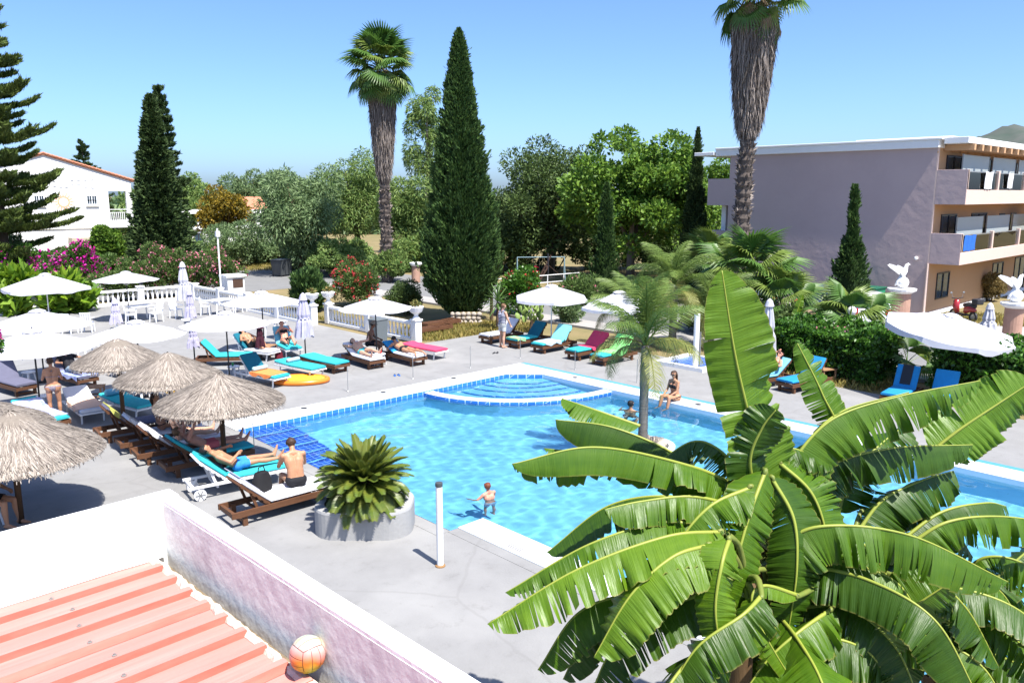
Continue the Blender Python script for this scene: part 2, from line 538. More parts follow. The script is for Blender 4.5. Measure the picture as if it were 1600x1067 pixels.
def rough_cap(x0, x1, y0, y1, z0, z1, nx, ny, seed):
    gg = MB(); rows = []
    def P3(x, y, z): 
        w = mnoise.noise(Vector((x * 2.3 + seed, y * 2.3, z * 2))) * 0.0022
        return (x + w, y + w * .8, z + w * .5)
    prof = [(0, 0), (0, 1), (0.08, 1.0), (.92, 1.0), (1, 1), (1, 0)]
    long_x = (x1 - x0) > (y1 - y0)
    nn = 60
    for i in range(nn + 1):
        t = i / nn; row = []
        for a, h in prof:
            z = z0 + (z1 - z0) * (h - (0.25 if (h == 1 and a in (0, 1)) else 0))
            if long_x: row.append(P3(x0 + (x1 - x0) * t, y0 + (y1 - y0) * a, z))
            else: row.append(P3(x1 + (x0 - x1) * a, y0 + (y1 - y0) * t, z))
        rows.append(row)
    gg.grid(rows)
    gg.add(rows[-1], [tuple(range(len(prof)))])
    return gg
rough_cap(-9, 1.997, 5.553, 5.737, TOPZ - .036, TOPZ + .004, 40, 4, 1).build('wall_cap', M_copw, bar)
rough_cap(1.883, 1.997, -3.5, 5.5515, TOPZ - .036, TOPZ + .003, 40, 4, 5).build('wall_cap', M_copw, bar)
# corrugated sheets: each sheet 1.0 m wide, ribs along X
pitch = 0.232
prof = [(0, 0), (0.150, 0), (0.166, .036), (0.216, .036), (0.232, 0)]
y = 5.52
k = 0
while y > -3.0:
    g = MB(); pts = []
    for r in range(4):
        for (a, h) in prof[:-1]:
            pts.append((y - r * pitch - a, RZ + h))
    pts.append((y - 4 * pitch - 0.02, RZ + .002))
    xe = 1.765 + 0.012 * ((k * 7) % 3 - 1)
    xsn = [-9, -4.5, -2.2, -1, 0, 0.8, 1.4, xe]
    rows = [[(x, yy, zz - 0.0008 * k + 0.006 * mnoise.noise(Vector((x * 1.5, yy * 3, 2)))) for x in xsn] for yy, zz in pts]
    nq = len(xsn) - 1
    g.grid(rows, flip=True)
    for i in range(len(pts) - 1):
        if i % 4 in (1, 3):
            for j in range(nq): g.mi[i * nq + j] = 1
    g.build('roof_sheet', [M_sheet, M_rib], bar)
    y -= 4 * pitch; k += 1
g = MB(); g.box(-9, 1.88, -3.5, 5.55, RZ - .3, RZ - .09); g.build('roof_slab', M_grime, bar)
g = MB()                                                  # crust of mortar along the sheet ends, then the open gutter
rows = []
for i in range(300):
    yy = 5.54 - i * 0.03
    w = 0.022 * mnoise.noise(Vector((yy * 4, 1.3, 0)))
    w2 = .012 * mnoise.noise(Vector((yy * 17, 4.3, 0))); rows.append([(1.735 + w + w2, yy, RZ + .002), (1.752 + w + w2, yy, RZ + .024 + w2), (1.785 + w * .5 + w2, yy, RZ + .02 + w2), (1.80 + w * .4 + w2, yy, RZ - .08)])
g.grid(rows, flip=True); g.build('mortar_strip', M_flash, bar)
g = MB()
rows = []
for i in range(60):
    xx = 1.85 - i * 0.16
    w = 0.02 * mnoise.noise(Vector((xx * 4, 5.3, 0)))
    rows.append([(xx, 5.552, RZ + .03 + w), (xx, 5.525 - abs(w), RZ + .028 + w), (xx, 5.50 - w, RZ + .004)])
g.grid(rows); g.build('mortar_strip', M_copw, bar)

g = MB(); k = 0                                          # roofing screws with washers along the ribs
y = 5.52 - .191
while y > 2.6:
    for xx in (-3.4, -2.2, -1.0, .1, 1.1):
        g.lathe([(.014, 0), (.014, .004), (.007, .006), (.007, .012)], 7, (xx + .03 * sin(y * 9), y, RZ + .037))
    y -= pitch
tag(g.build('roof_screws', mat('zinc_screw', (.3, .28, .26), .5, metal=.5), bar), kind='stuff')
th = rad(1.7)
bar.rotation_euler.z = th
bar.location = (2.0 - (2.0 * cos(th) - 5.74 * sin(th)), 5.74 - (2.0 * sin(th) + 5.74 * cos(th)), 0)
# volleyball resting on the sheets
ball_c = G(481, 1021, RZ + 0.036 + 0.096)
def ball_mat():
    m = bpy.data.materials.new('pastel_ball'); m.use_nodes = True
    N, L = m.node_tree.nodes, m.node_tree.links
    b = N['Principled BSDF']; b.inputs['Roughness'].default_value = 0.4
    tc = N.new('ShaderNodeTexCoord'); nz = N.new('ShaderNodeTexNoise'); nz.inputs['Scale'].default_value = 4.5
    sp = N.new('ShaderNodeVectorMath'); sp.operation = 'DOT_PRODUCT'; sp.inputs[1].default_value = (.3, .52, .8); L.new(tc.outputs['Object'], sp.inputs[0]); L.new(tc.outputs['Object'], nz.inputs['Vector'])
    ad = N.new('ShaderNodeMath'); ad.operation = 'MULTIPLY_ADD'; L.new(sp.outputs['Value'], ad.inputs[0]); ad.inputs[1].default_value = 4.0; ad.inputs[2].default_value = 0.5
    a2 = N.new('ShaderNodeMath'); a2.operation = 'MULTIPLY_ADD'; L.new(nz.outputs['Fac'], a2.inputs[0]); a2.inputs[1].default_value = 0.5; L.new(ad.outputs[0], a2.inputs[2])
    a3 = N.new('ShaderNodeMath'); a3.operation = 'SUBTRACT'; L.new(a2.outputs[0], a3.inputs[0]); a3.inputs[1].default_value = 0.25
    cr = N.new('ShaderNodeValToRGB'); e = cr.color_ramp.elements
    e[0].position = 0.02; e[0].color = (0.02, 0.33, 0.06, 1); e[1].position = 1.0; e[1].color = (0.22, 0.45, 0.52, 1)
    for p, c in ((.16, (.5, .48, .03)), (.3, (.62, .16, .02)), (.45, (.55, .24, .2)), (.62, (.58, .38, .34)), (.8, (.55, .5, .3))):
        q = e.new(p); q.color = (*c, 1)
    L.new(a3.outputs[0], cr.inputs[0]); L.new(cr.outputs[0], b.inputs['Base Color'])
    return m
vb = thing('volleyball', 'pastel rainbow volleyball resting against the parapet on the red roof', 'ball', ball_c, 0)
g = MB(); g.ball((0, 0, 0), 0.1015, 24); g.build('ball_core', M_dark, vb, smooth=True)
MBALL = ball_mat()
vb.scale = (.91, .91, .91)
axes = [(Vector(a), Vector(b)) for a, b in (((1, 0, 0), (0, 1, 0)), ((-1, 0, 0), (0, 1, 0)), ((0, 1, 0), (0, 0, 1)), ((0, -1, 0), (0, 0, 1)), ((0, 0, 1), (1, 0, 0)), ((0, 0, -1), (1, 0, 0)))]
for nrm, t in axes:
    bt = nrm.cross(t)
    for k in range(3):
        g = MB(); rows = []
        for i in range(8):
            for_ = []
            aa = -1 + 2 * (0.015 + 0.97 * i / 7)
            for j in range(4):
                bb = -1 + 2 * ((k + 0.03 + 0.94 * j / 3) / 3)
                p = (nrm + t * math.tan(aa * pi / 4) + bt * math.tan(bb * pi / 4)).normalized()
                edge = (i in (0, 7)) or (j in (0, 3))
                for_.append(tuple(p * (0.1035 if edge else 0.1058)))
            rows.append(for_)
        g.grid(rows)
        g.build('panel', MBALL, vb, smooth=True)

# ================================================================ BUILDINGS, WALLS, STREET
M_mauve = mat('mauve_render', (0.46, 0.36, 0.35), 0.9, 0.15, var=0.8, scale=0.5, col2=(0.40, 0.31, 0.305), bump=1.0, bscale=2.2)
M_peach = mat('peach_render', (0.60, 0.46, 0.40), 0.9, 0.15, var=0.5, scale=0.8, col2=(0.54, 0.41, 0.36), bump=0.3, bscale=3)
M_ochre = mat('ochre_render', (0.52, 0.32, 0.18), 0.9, 0.15, var=0.5, scale=0.8, col2=(0.47, 0.28, 0.16))
M_wframe = mat('dark_window_frame', (0.03, 0.03, 0.035), 0.4)
M_glassd = mat('window_glass', (0.03, 0.05, 0.07), 0.06, 0.6, var=0.5, scale=1.0, col2=(0.06, 0.1, 0.14))
M_frost = mat('frosted_panel', (0.52, 0.57, 0.58), 0.35, 0.4, var=0.3, scale=1.0, col2=(0.46, 0.51, 0.52), transl=0.3)
M_metal = mat('grey_metal', (0.35, 0.36, 0.37), 0.35, 0.5, metal=0.6, var=0.5, scale=12)
M_terra = mat('terracotta', (0.42, 0.15, 0.085), 0.85, 0.2, var=0.9, scale=3, col2=(0.5, 0.24, 0.15), bump=0.3)
M_stone = mat('cream_stone', (0.52, 0.45, 0.35), 0.9, 0.2, var=1.0, scale=4, col2=(0.4, 0.34, 0.27), bump=0.6, bscale=12)
def glass_mat():
    m = bpy.data.materials.new('clear_glass'); m.use_nodes = True
    N, L = m.node_tree.nodes, m.node_tree.links
    N.remove(N['Principled BSDF'])
    t = N.new('ShaderNodeBsdfTransparent'); t.inputs[0].default_value = (.8, .87, .87, 1)
    g_ = N.new('ShaderNodeBsdfGlossy'); g_.inputs['Roughness'].default_value = 0.02
    f = N.new('ShaderNodeFresnel'); x = N.new('ShaderNodeMixShader')
    L.new(f.outputs[0], x.inputs[0]); L.new(t.outputs[0], x.inputs[1]); L.new(g_.outputs[0], x.inputs[2])
    L.new(x.outputs[0], N['Material Output'].inputs['Surface'])
    return m
M_glass = glass_mat()

# ---- apartment block on the right: end wall in the plane X=42.3, balcony side looking down -Y
EW, BY, FY = 42.3, 14.65, 13.2
blk = thing('apartment_block', 'three storey mauve and peach apartment block with balconies at the right', 'building', (0, 0, 0))
g = MB(); g.box(EW, 64, BY, 26.0, -0.1, 8.25); g.build('wall', [M_mauve], blk)
for z0, z1 in ((5.4, 6.95), (-.05, 3.9)):                           # rear balcony blocks beyond the end wall
    g = MB(); g.box(EW + .003, 60, 26.0, 27.45, z0, z1); g.build('rear_balcony', M_mauve, blk)
g = MB(); g.box(EW + .6, EW + .9, 26.5, 26.8, 3.9, 5.4); g.build('column', M_white, blk)
# side face is ochre / peach in the recess
g = MB(); g.box(EW + .12, 64, BY - .06, BY - .002, -0.1, 8.25); facade = g.build('facade', M_ochre, blk)
g = MB(); g.box(EW, EW + .12, BY - .07, BY - .002, -.1, 8.25); g.build('corner_trim', M_peach, blk)
for z0, z1, zf in ((5.55, 7.2, 6.25), (2.66, 4.16, 3.25)):          # balcony floors and parapets
    # end cheek in mauve, front in peach
    g = MB(); g.box(EW, EW + .18, FY, BY - .075, z0, z1); g.build('balcony_cheek', M_mauve, blk, bevel=.01)
    g = MB(); g.box(EW + .18, 62, FY + .18, BY - .065, z0 + .02, z0 + .25); g.build('balcony_floor', M_ochre, blk)
    g = MB(); g.box(EW + .005, 62, FY - .01, FY + .18, z0 - .003, zf); g.build('balcony_front', M_peach, blk, bevel=.01)
    for x0 in (EW + .02, EW + 4.7, EW + 9.4, EW + 14.1):            # piers standing on the front wall
        g = MB(); g.box(x0, x0 + .22, FY, FY + .17, zf, z1 + .003); g.build('balcony_pier', M_peach, blk, bevel=.01)
    for k, x0 in enumerate((EW + .25, EW + 4.93, EW + 9.63)):
        g = MB(); g.box(x0, x0 + 4.44, FY + .08, FY + .1, zf + .002, z1 - .12); g.build('glass_pane', M_glass, blk)
        g = MB(); g.box(x0, x0 + 4.44, FY + .07, FY + .11, z1 - .12, z1 - .07); g.build('hand_rail', M_metal, blk)
    for k, x0 in enumerate((EW + 1.4, EW + 6.0, EW + 10.6)):          # frosted privacy screens between the balconies
        g = MB(); g.box(x0, x0 + 3.9, FY + .7, FY + .74, z1 - .25, z1 + .75); g.build('privacy_screen', M_frost, blk)
        for xx in (x0 - .05, x0 + 3.9):
            g = MB(); g.box(xx, xx + .05, FY + .69, FY + .75, z0 + .25, z1 + .78); g.build('screen_post', M_metal, blk)
def window(x0, x1, z0, z1, y, par, nmul=1, depth=.12):
    g = MB(); g.box(x0, x1, y - .012, y - .004, z0, z1); w = g.build('window', M_glassd, par)
    g = MB(); t = .07
    g.box(x0, x1, y - .05, y - .013, z1 - t, z1).box(x0, x1, y - .05, y - .013, z0, z0 + t)
    g.box(x0, x0 + t, y - .05, y - .013, z0 + t, z1 - t).box(x1 - t, x1, y - .05, y - .013, z0 + t, z1 - t)
    for k in range(nmul):
        xm = x0 + (x1 - x0) * (k + 1) / (nmul + 1)
        g.box(xm - .04, xm + .04, y - .05, y - .013, z0 + t, z1 - t)
    g.build('window_frame', M_wframe, w)
    return w
YF = BY - .06
for zz in (5.85, 2.95):
    window(EW + 1.1, EW + 3.3, zz, zz + 2.1, YF, blk); window(EW + 5.6, EW + 8.1, zz, zz + 2.1, YF, blk)
    window(EW + 10.4, EW + 11.4, zz + 1.0, zz + 2.0, YF, blk, 0); window(EW + 12.6, EW + 13.6, zz + 1.0, zz + 2.0, YF, blk, 0)
window(EW + 1.3, EW + 3.1, .75, 2.1, YF, blk); window(EW + 10.2, EW + 12.2, .75, 2.1, YF, blk)
window(EW + 14.5, EW + 18.0, .1, 2.2, YF, blk, 2)
# roof slab: white edge overhanging the end wall, pergola of ochre beam ends towards the balconies
g = MB(); g.box(EW - .2, 64, BY - .1, 26.9, 8.25, 8.62); g.build('roof_edge', M_white, blk, bevel=.02)
g = MB(); g.box(EW - .26, 64, BY - .25, 26.9, 8.62, 8.72); g.build('roof_cap', M_white, blk, bevel=.02)
g = MB(); g.box(EW - .3, 64, 26.95, 28.3, 8.3, 8.5); g.build('rear_canopy', M_white, blk, bevel=.02)
g = MB(); g.box(EW - .02, 64, FY + .1, BY - .26, 8.42, 8.72); g.build('front_canopy', M_white, blk, bevel=.02)
g = MB(); g.box(EW + 3, 58, BY + .4, 20, 8.72, 8.98); g.build('roof_upstand', M_white, blk, bevel=.02)
for k in range(14):
    x0 = EW + .6 + k * 1.15
    g = MB(); g.box(x0, x0 + .25, FY + .02, BY - .08, 8.12, 8.40); g.build('beam_end', M_ochre, blk)
g = MB(); g.box(EW - .003, 64, BY - .055, BY - .001, 8.0, 8.1); g.build('frieze', M_ochre, blk)
g = MB(); 
for zz, y0, y1, hh_ in ((5.32, 15.2, 24.8, .5), (1.6, 17.0, 21.5, .4)):
    pass
g.tube([(EW - .06, BY - .05, 0), (EW - .06, BY - .05, 2.66)], .05, 10); g.build('drain_pipe', M_peach, blk)
g = MB(); g.ball((EW - .12, BY + .5, 2.9), .1, 10); g.build('wall_lamp', M_white, blk)
g = MB(); g.box(EW + .02, 62, BY - .18, BY - .062, -.1, .18); g.build('plinth', M_white, blk)
# laundry and balcony furniture
M_blue = mat('blue_cloth', (0.03, 0.14, 0.5), 0.8, 0.2, var=.6, scale=10)
M_tealc = mat('teal_cloth', (0.02, 0.18, 0.18), 0.85, 0.2, var=.6, scale=10)
M_towelw = mat('white_towel', (0.75, 0.75, 0.76), 0.95, 0.1, var=.4, scale=14, bump=.4)
def hang_cloth(name, label, cat, x0, x1, y, z0, z1, m, group=None):
    g = MB(); rows = []
    for i in range(9):
        z = z1 - (z1 - z0) * i / 8
        rows.append([(x0 + (x1 - x0) * j / 10, y + .03 * sin(j * 1.9 + i * .3), z + .02 * sin(j)) for j in range(11)])
    g.grid(rows, flip=True); r2 = [[(x, yy - .02, z) for x, yy, z in r] for r in rows]; g.grid(r2)
    return tag(g.build(name, m), label, cat, group)
hang_cloth('towel', 'white towel hanging over the upper balcony rail nearest the end wall', 'towel', EW + 2.5, EW + 3.6, FY - .03, 6.3, 7.12, M_towelw)
hang_cloth('towel', 'white towel hanging over the upper balcony rail, second bay', 'towel', EW + 6.2, EW + 7.0, FY - .03, 6.35, 7.12, M_towelw)
hang_cloth('towel', 'blue towel over the lower balcony rail at the building corner', 'towel', EW + .6, EW + 2.3, FY + .06, 3.3, 4.06, M_blue)
hang_cloth('towel', 'dark teal towel inside the lower balcony, second bay', 'towel', EW + 5.2, EW + 7.6, FY + .25, 3.3, 3.95, M_tealc)
hang_cloth('towel', 'teal towel inside the upper balcony beside the white towel', 'towel', EW + .5, EW + 2.3, FY + .25, 6.28, 6.95, M_tealc)
# white awnings far along
g = MB(); rows = [[(53.5 + 6 * i / 6, FY - .1 - 1.6 * j / 3, 5.2 - .5 * j - .15 * sin(i * 2.0)) for i in range(7)] for j in range(4)]
g.grid(rows); tag(g.build('awning', M_towelw), 'white awning stretched beside the far balconies at the right edge', 'awning')
M_yel = mat('yellow_plastic', (0.75, 0.42, 0.02), 0.45, 0.4, var=.3, scale=5)
g = MB(); g.lathe([(2.2, 0), (2.0, .25), (1.2, .8), (.1, 1.2)], 14, (52.5, 9.5, 2.25)); q = g.build('canopy', M_yel)
ys_ = thing('yellow_parasol', 'yellow parasol in front of the far shop at the right edge', 'parasol', (0, 0, 0)); q.parent = ys_
g = MB(); g.tube([(52.5, 9.5, 0), (52.5, 9.5, 2.4)], .04); g.build('pole', M_metal, ys_)
g = MB(); g.grid([[(49 + i, 11.2 - j * 1.2, 2.75 - .3 * j) for i in range(7)] for j in range(3)])
for i in range(2): g.tube([(49.2 + 5.6 * i, 8.9, 0), (49.2 + 5.6 * i, 8.9, 2.2)], .04)
tag(g.build('awning', M_blue), 'blue awning of the shop below the far balconies', 'awning')
# second far structure closing the street
# ---- white gabled house on the left (gable wall in plane Y=78)
HY = 78.0
hs = thing('white_house', 'white two storey house with tiled gable roof behind the tall pine', 'house', (0, 0, 0))
k_ = HY / 72.0
rx, rz_, ex, ez = 17.6 * k_, 9.35, 24.0 * k_, 7.25
lx = rx - (ex - rx) * 1.15
g = MB()
pts = [(lx, 0), (ex, 0), (ex, ez), (rx, rz_), (lx, ez - .3)]
# wall with loggia hole at the right: build from pieces
lo0, lo1, lz0, lz1 = 22.15 * k_, 23.55 * k_, 3.75, 6.35
def wallpiece(poly):
    gg = MB(); n_ = len(poly)
    vs = [(x, HY, z) for x, z in poly] + [(x, HY + .3, z) for x, z in poly]
    fs = [tuple(range(n_)), tuple(range(2 * n_ - 1, n_ - 1, -1))] + [(i, n_ + i, n_ + (i + 1) % n_, (i + 1) % n_) for i in range(n_)]
    gg.add(vs, fs); return gg
zr = lambda x: rz_ + (ez - rz_) * (x - rx) / (ex - rx)
wallpiece([(lx, 3.1), (lo0, 3.1), (lo0, zr(lo0)), (rx, rz_), (lx, ez - .3)]).build('wall', M_white, hs)
wallpiece([(lo0, 3.1), (ex, 3.1), (ex, lz0), (lo0, lz0)]).build('wall', M_white, hs)
wallpiece([(lo0, lz1), (ex, lz1), (ex, ez), (lo0, zr(lo0))]).build('wall', M_white, hs)
wallpiece([(lo1, lz0), (ex, lz0), (ex, lz1), (lo1, lz1)]).build('wall', M_white, hs)
g = MB(); g.box(lx, 20.8 * k_, HY + .1, HY + 11, -.1, 3.1).box(lx, lo0 - .3, HY + .3, HY + 12, 3.1, 6.9); g.build('house_body', M_white, hs)
g = MB(); g.box(lo0 - .3, ex - .1, HY + .31, HY + 3, 3.2, 3.7); g.build('loggia_floor', M_white, hs)
g = MB(); g.tube([(lo0 + .35, HY + 2.6, 3.7), (lo0 + .35, HY + 2.6, 6.3)], .1, 8); g.build('loggia_column', M_white, hs)
g = MB()
g.bar((lo0, HY + .1, 4.72), (lo1, HY + .1, 4.72), .06, .06); g.bar((lo0, HY + .1, 4.45), (lo1, HY + .1, 4.45), .05, .05)
g.build('loggia_rail', M_white, hs)
for i in range(9):
    x = lo0 + .1 + i * (lo1 - lo0 - .2) / 8
    g = MB(); g.bar((x, HY + .1, 3.75), (x, HY + .1, 4.42), .05, .05); g.build('baluster', M_white, hs)
for side in (0, 1):                                            # roof slopes with rows of barrel tiles
    x0, z0, x1, z1 = (rx, rz_, ex + .35, zr(ex + .35)) if side == 0 else (rx, rz_, lx - .35, ez - .45)
    g = MB(); g.add([(x0, HY - .12, z0 + .02), (x1, HY - .12, z1 + .02), (x1, HY + 12, z1 + .02), (x0, HY + 12, z0 + .02),
                     (x0, HY - .12, z0 + .13), (x1, HY - .12, z1 + .13), (x1, HY + 12, z1 + .13), (x0, HY + 12, z0 + .13)],
                    [(0, 1, 2, 3), (7, 6, 5, 4), (0, 4, 5, 1), (1, 5, 6, 2), (2, 6, 7, 3), (3, 7, 4, 0)])
    rf_ = g.build('roof', M_terra, hs)
    g = MB(); L_ = math.hypot(x1 - x0, z1 - z0); nT = int(L_ / .33)
    for i in range(nT):
        t0, t1 = i / nT, (i + 1) / nT
        a = Vector((x0 + (x1 - x0) * t0, HY - .08, z0 + (z1 - z0) * t0 + .19)); b = Vector((x0 + (x1 - x0) * t1, HY - .08, z0 + (z1 - z0) * t1 + .14))
        g.tube([a, b], [.1, .12], 6)
    tag(g.build('verge_tiles', M_terra, rf_), kind='stuff')
M_wwhite = mat('white_joinery', (.75, .76, .78), .5)
for (a, b) in ((16.64, 17.38), (20.45, 21.25)):
    x0, x1 = a * k_, b * k_
    w = window(x0, x1, 5.15, 6.0, HY, hs)
    for c in w.children: c.data.materials[0] = M_wwhite
    g = MB(); g.box(x0 - .1, x1 + .1, HY - .12, HY - .003, 5.0, 5.07); g.build('sill', M_white, w)
    for q in (.27, .73):
        xm = x0 + (x1 - x0) * q
        g = MB(); g.box(xm - .02, xm + .02, HY - .055, HY - .014, 5.2, 5.95).box(x0 + .05, x1 - .05, HY - .056, HY - .0145, 5.53, 5.57); g.build('glazing_bar', M_wwhite, w)
# painted sun emblem and worn, illegible relief lettering
M_orange = mat('sun_emblem_paint', (.72, .33, .16), .8, var=.6, scale=4, col2=(.75, .55, .42))
M_faint = mat('worn_lettering', (.66, .66, .67), .9, var=1, scale=5, col2=(.74, .74, .74))
g = MB(); sx, sz = 18.75 * k_, 5.42
ring = 24
g.add([(sx + .36 * cos(2 * pi * i / ring), HY - .01, sz + .36 * sin(2 * pi * i / ring)) for i in range(ring)] + [(sx + .5 * cos(2 * pi * i / ring), HY - .012, sz + .5 * sin(2 * pi * i / ring)) for i in range(ring)],
      [(i, (i + 1) % ring, ring + (i + 1) % ring, ring + i)[::-1] for i in range(ring)])
for i in range(16):
    t = 2 * pi * i / 16
    c_, s2 = cos(t), sin(t)
    g.add([(sx + .52 * c_ - .06 * s2, HY - .01, sz + .52 * s2 + .06 * c_), (sx + .52 * c_ + .06 * s2, HY - .01, sz + .52 * s2 - .06 * c_), (sx + .98 * c_, HY - .01, sz + .98 * s2)], [(0, 1, 2)])
g.build('sun_emblem', M_orange, hs)
g = MB(); rr = random.Random(5); xx = 17.6 * k_
widths = [.34, .34, .34, .3, .34, .42, .42, .42]
for i, w_ in enumerate(widths):
    hgt = .42 + .05 * i
    z0 = 6.75 - .02 * i
    if i in (0, 1, 6, 7):
        for j in range(10):
            t = 2 * pi * j / 10; t2 = 2 * pi * (j + 1) / 10
            g.bar((xx + w_ / 2 + w_ * .4 * cos(t), HY - .02, z0 + hgt / 2 + hgt * .5 * sin(t)), (xx + w_ / 2 + w_ * .4 * cos(t2), HY - .02, z0 + hgt / 2 + hgt * .5 * sin(t2)), .04, .05, (0, 1, 0))
    else:
        g.bar((xx + .05, HY - .02, z0), (xx + .05, HY - .02, z0 + hgt), .05, .04, (0, 1, 0))
        g.bar((xx + .05, HY - .02, z0 + (0 if i in (2, 3) else hgt)), (xx + w_ * .8, HY - .02, z0 + (0 if i in (2, 3) else hgt)), .05, .04)
        if i in (4, 5): g.bar((xx + .05, HY - .02, z0 + hgt * .5), (xx + w_ * .8, HY - .02, z0 + hgt * .5), .05, .04)
    xx += w_ + .14
g.build('relief_lettering', M_faint, hs)
# cut stone wing at the foot of the house, each block a piece
g = MB(); g.box(18.8 * k_, 20.9 * k_, HY - 1.2, HY - .05, -.1, 2.35); base = g.build('stone_wing', M_stone, hs)
for r in range(6):
    for c in range(7):
        x0 = 18.8 * k_ + c * .325 + (.16 if r % 2 else 0)
        if x0 + .3 > 20.9 * k_: continue
        g = MB(); d_ = .02 + .03 * random.random(); g.box(x0, x0 + .29, HY - 1.2 - d_, HY - 1.19, .1 + r * .38, .1 + r * .38 + .34); g.build('stone_block', M_stone, base, bevel=.02)

# ---- pale pergola villa far behind the bushes
pg = thing('pergola_villa', 'pale villa with white colonnade and red tile roof behind the orange shrub', 'house', D(350, 380, 90), rad(-12))
pg.location.z = 0
g = MB(); g.box(-5.2, 5.4, 0, 6, 0, 2.3); g.build('wall', M_white, pg)
g = MB(); g.box(-5.4, 5.6, -.2, 6, 2.3, 2.55).box(-5.4, 5.6, -.25, 6, 4.0, 4.35); g.build('terrace_slab', M_white, pg)
for i in range(9):
    g = MB(); g.box(-5.2 + i * 1.27, -4.85 + i * 1.27, -.15, .2, 2.55, 4.0); g.build('column', M_white, pg)
g = MB(); g.add([(1.5, 2, 4.35), (5.8, 2, 4.35), (5.8, 6, 5.8), (1.5, 6, 5.8)], [(0, 1, 2, 3)]); g.add([(1.5, 6, 5.8), (5.8, 6, 5.8), (5.8, 10, 4.35), (1.5, 10, 4.35)], [(0, 1, 2, 3)]); g.build('roof', M_terra, pg)
for i in range(3): window(-4.6 + i * 1.5, -3.7 + i * 1.5, .9, 1.9, 0, pg)

# ---- hill on the far right
g = MB(); rows = []
for j in range(26):
    row = []
    for i in range(60):
        ang = rad(2 + i * 0.6); r_ = 1500 + j * 60
        hgt = 158 * math.exp(-((i - 22) / 13) ** 2) * math.exp(-((j - 12) / 7.5) ** 2)
        hgt *= 1 + .16 * mnoise.fractal(Vector((i * .25, j * .25, 1)), 1, 2, 4)
        row.append((r_ * cos(ang), r_ * sin(ang), hgt - 6))
    rows.append(row)
g.grid(rows)
M_hill = mat('hill_scrub', (0.05, 0.075, 0.06), 1.0, 0.0, var=1.0, scale=0.012, col2=(0.11, 0.11, 0.105), bump=0.0)
structure(g.build('hills', M_hill, smooth=True))

# ---- balustrades: rail, plinth, posts and every baluster
def _bal():
    g = MB(); g.lathe([(.06, 0), (.06, .05), (.035, .08), (.06, .2), (.065, .27), (.035, .42), (.03, .5), (.055, .53), (.055, .58)], 10); return g.mesh('baluster', M_white, True)
BALM = _bal()
def balustrade(a, b, label, posts=3, ends=(True, True)):
    a, b = Vector(a), Vector(b)
    L_ = (b - a).length; d = (b - a).normalized()
    t = thing('balustrade', label, 'balustrade', a, math.atan2(d.y, d.x), 'white balustrades round the pool terrace')
    g = MB(); g.box(0, L_, -.13, .13, 0, .14); g.build('plinth', M_white, t, bevel=.01)
    g = MB(); g.box(0, L_, -.12, .12, .72, .84); g.build('top_rail', M_white, t, bevel=.015)
    n_ = posts
    px_ = [L_ * i / (n_ - 1) for i in range(n_)]
    for i, x in enumerate(px_):
        if (i == 0 and not ends[0]) or (i == n_ - 1 and not ends[1]): continue
        g = MB(); g.box(x - .16, x + .16, -.16, .16, 0, .9).box(x - .2, x + .2, -.2, .2, .902, .98); g.build('post', M_white, t, bevel=.012)
    nb = int(L_ / .26)
    for i in range(nb):
        x = (i + .5) * L_ / nb
        if min(abs(x - q) for q in px_) < .2: continue
        o = link('baluster', BALM, t); o.location = (x, 0, .14)
    return t
balustrade((2.5, 47.1, 0), (18.3, 46.9, 0), 'long white balustrade at the far left in front of the oleanders', 7)
balustrade((18.5, 46.3, 0), (18.75, 33.3, 0), 'white balustrade receding between the oleanders and the dark bush', 5)
balustrade((19.6, 33.3, 0), (19.6, 26.4, 0), 'white balustrade in front of the big cypress, ending at an urn', 3)
M_succ = mat('succulent', (0.09, 0.16, 0.05), .7, island=1, col2=(0.3, 0.2, 0.06), transl=.2)
def urn(x, y, label, z=.98, plant=True, ball=False):
    t = thing('urn', label, 'urn', (x, y, z), 0, 'urns on the balustrade posts')
    g = MB()
    if ball: g.lathe([(.14, 0), (.12, .06), (.06, .1), (.16, .2), (.19, .32), (.14, .46), (.02, .5)], 14)
    else: g.lathe([(.16, 0), (.14, .06), (.08, .12), (.1, .2), (.25, .3), (.3, .42), (.33, .5), (.31, .52), (.26, .47)], 16)
    g.build('bowl', M_white, t, smooth=False)
    if plant:
        n_ = 160; th_ = RNG.uniform(0, 2 * pi, n_); ph = RNG.uniform(.1, 1.2, n_)
        dr = np.stack([np.cos(th_) * np.sin(ph), np.sin(th_) * np.sin(ph), np.cos(ph)], 1)
        leaves('plant', dr * RNG.uniform(.1, .3, (n_, 1)) + np.array([0, 0, .48]), dr, .14, .05, M_succ, t)
    return t
urn(19.6, 26.4, 'white urn with yellow succulent at the near end of the balustrade by the cypress')
urn(19.6, 33.3, 'white urn with flowers at the far end of the balustrade near the red oleander')
urn(18.75, 33.3, 'white urn on the post in front of the dark juniper bush')
urn(22.3, 33.0, 'white ball finial behind the balustrade left of the cypress', .9, False, True)
g = MB(); g.box(22.14, 22.46, 32.84, 33.16, 0, .9); tag(g.build('gate_post', M_white, bevel=.02), 'white post carrying the ball finial beside the small hedge', 'post')

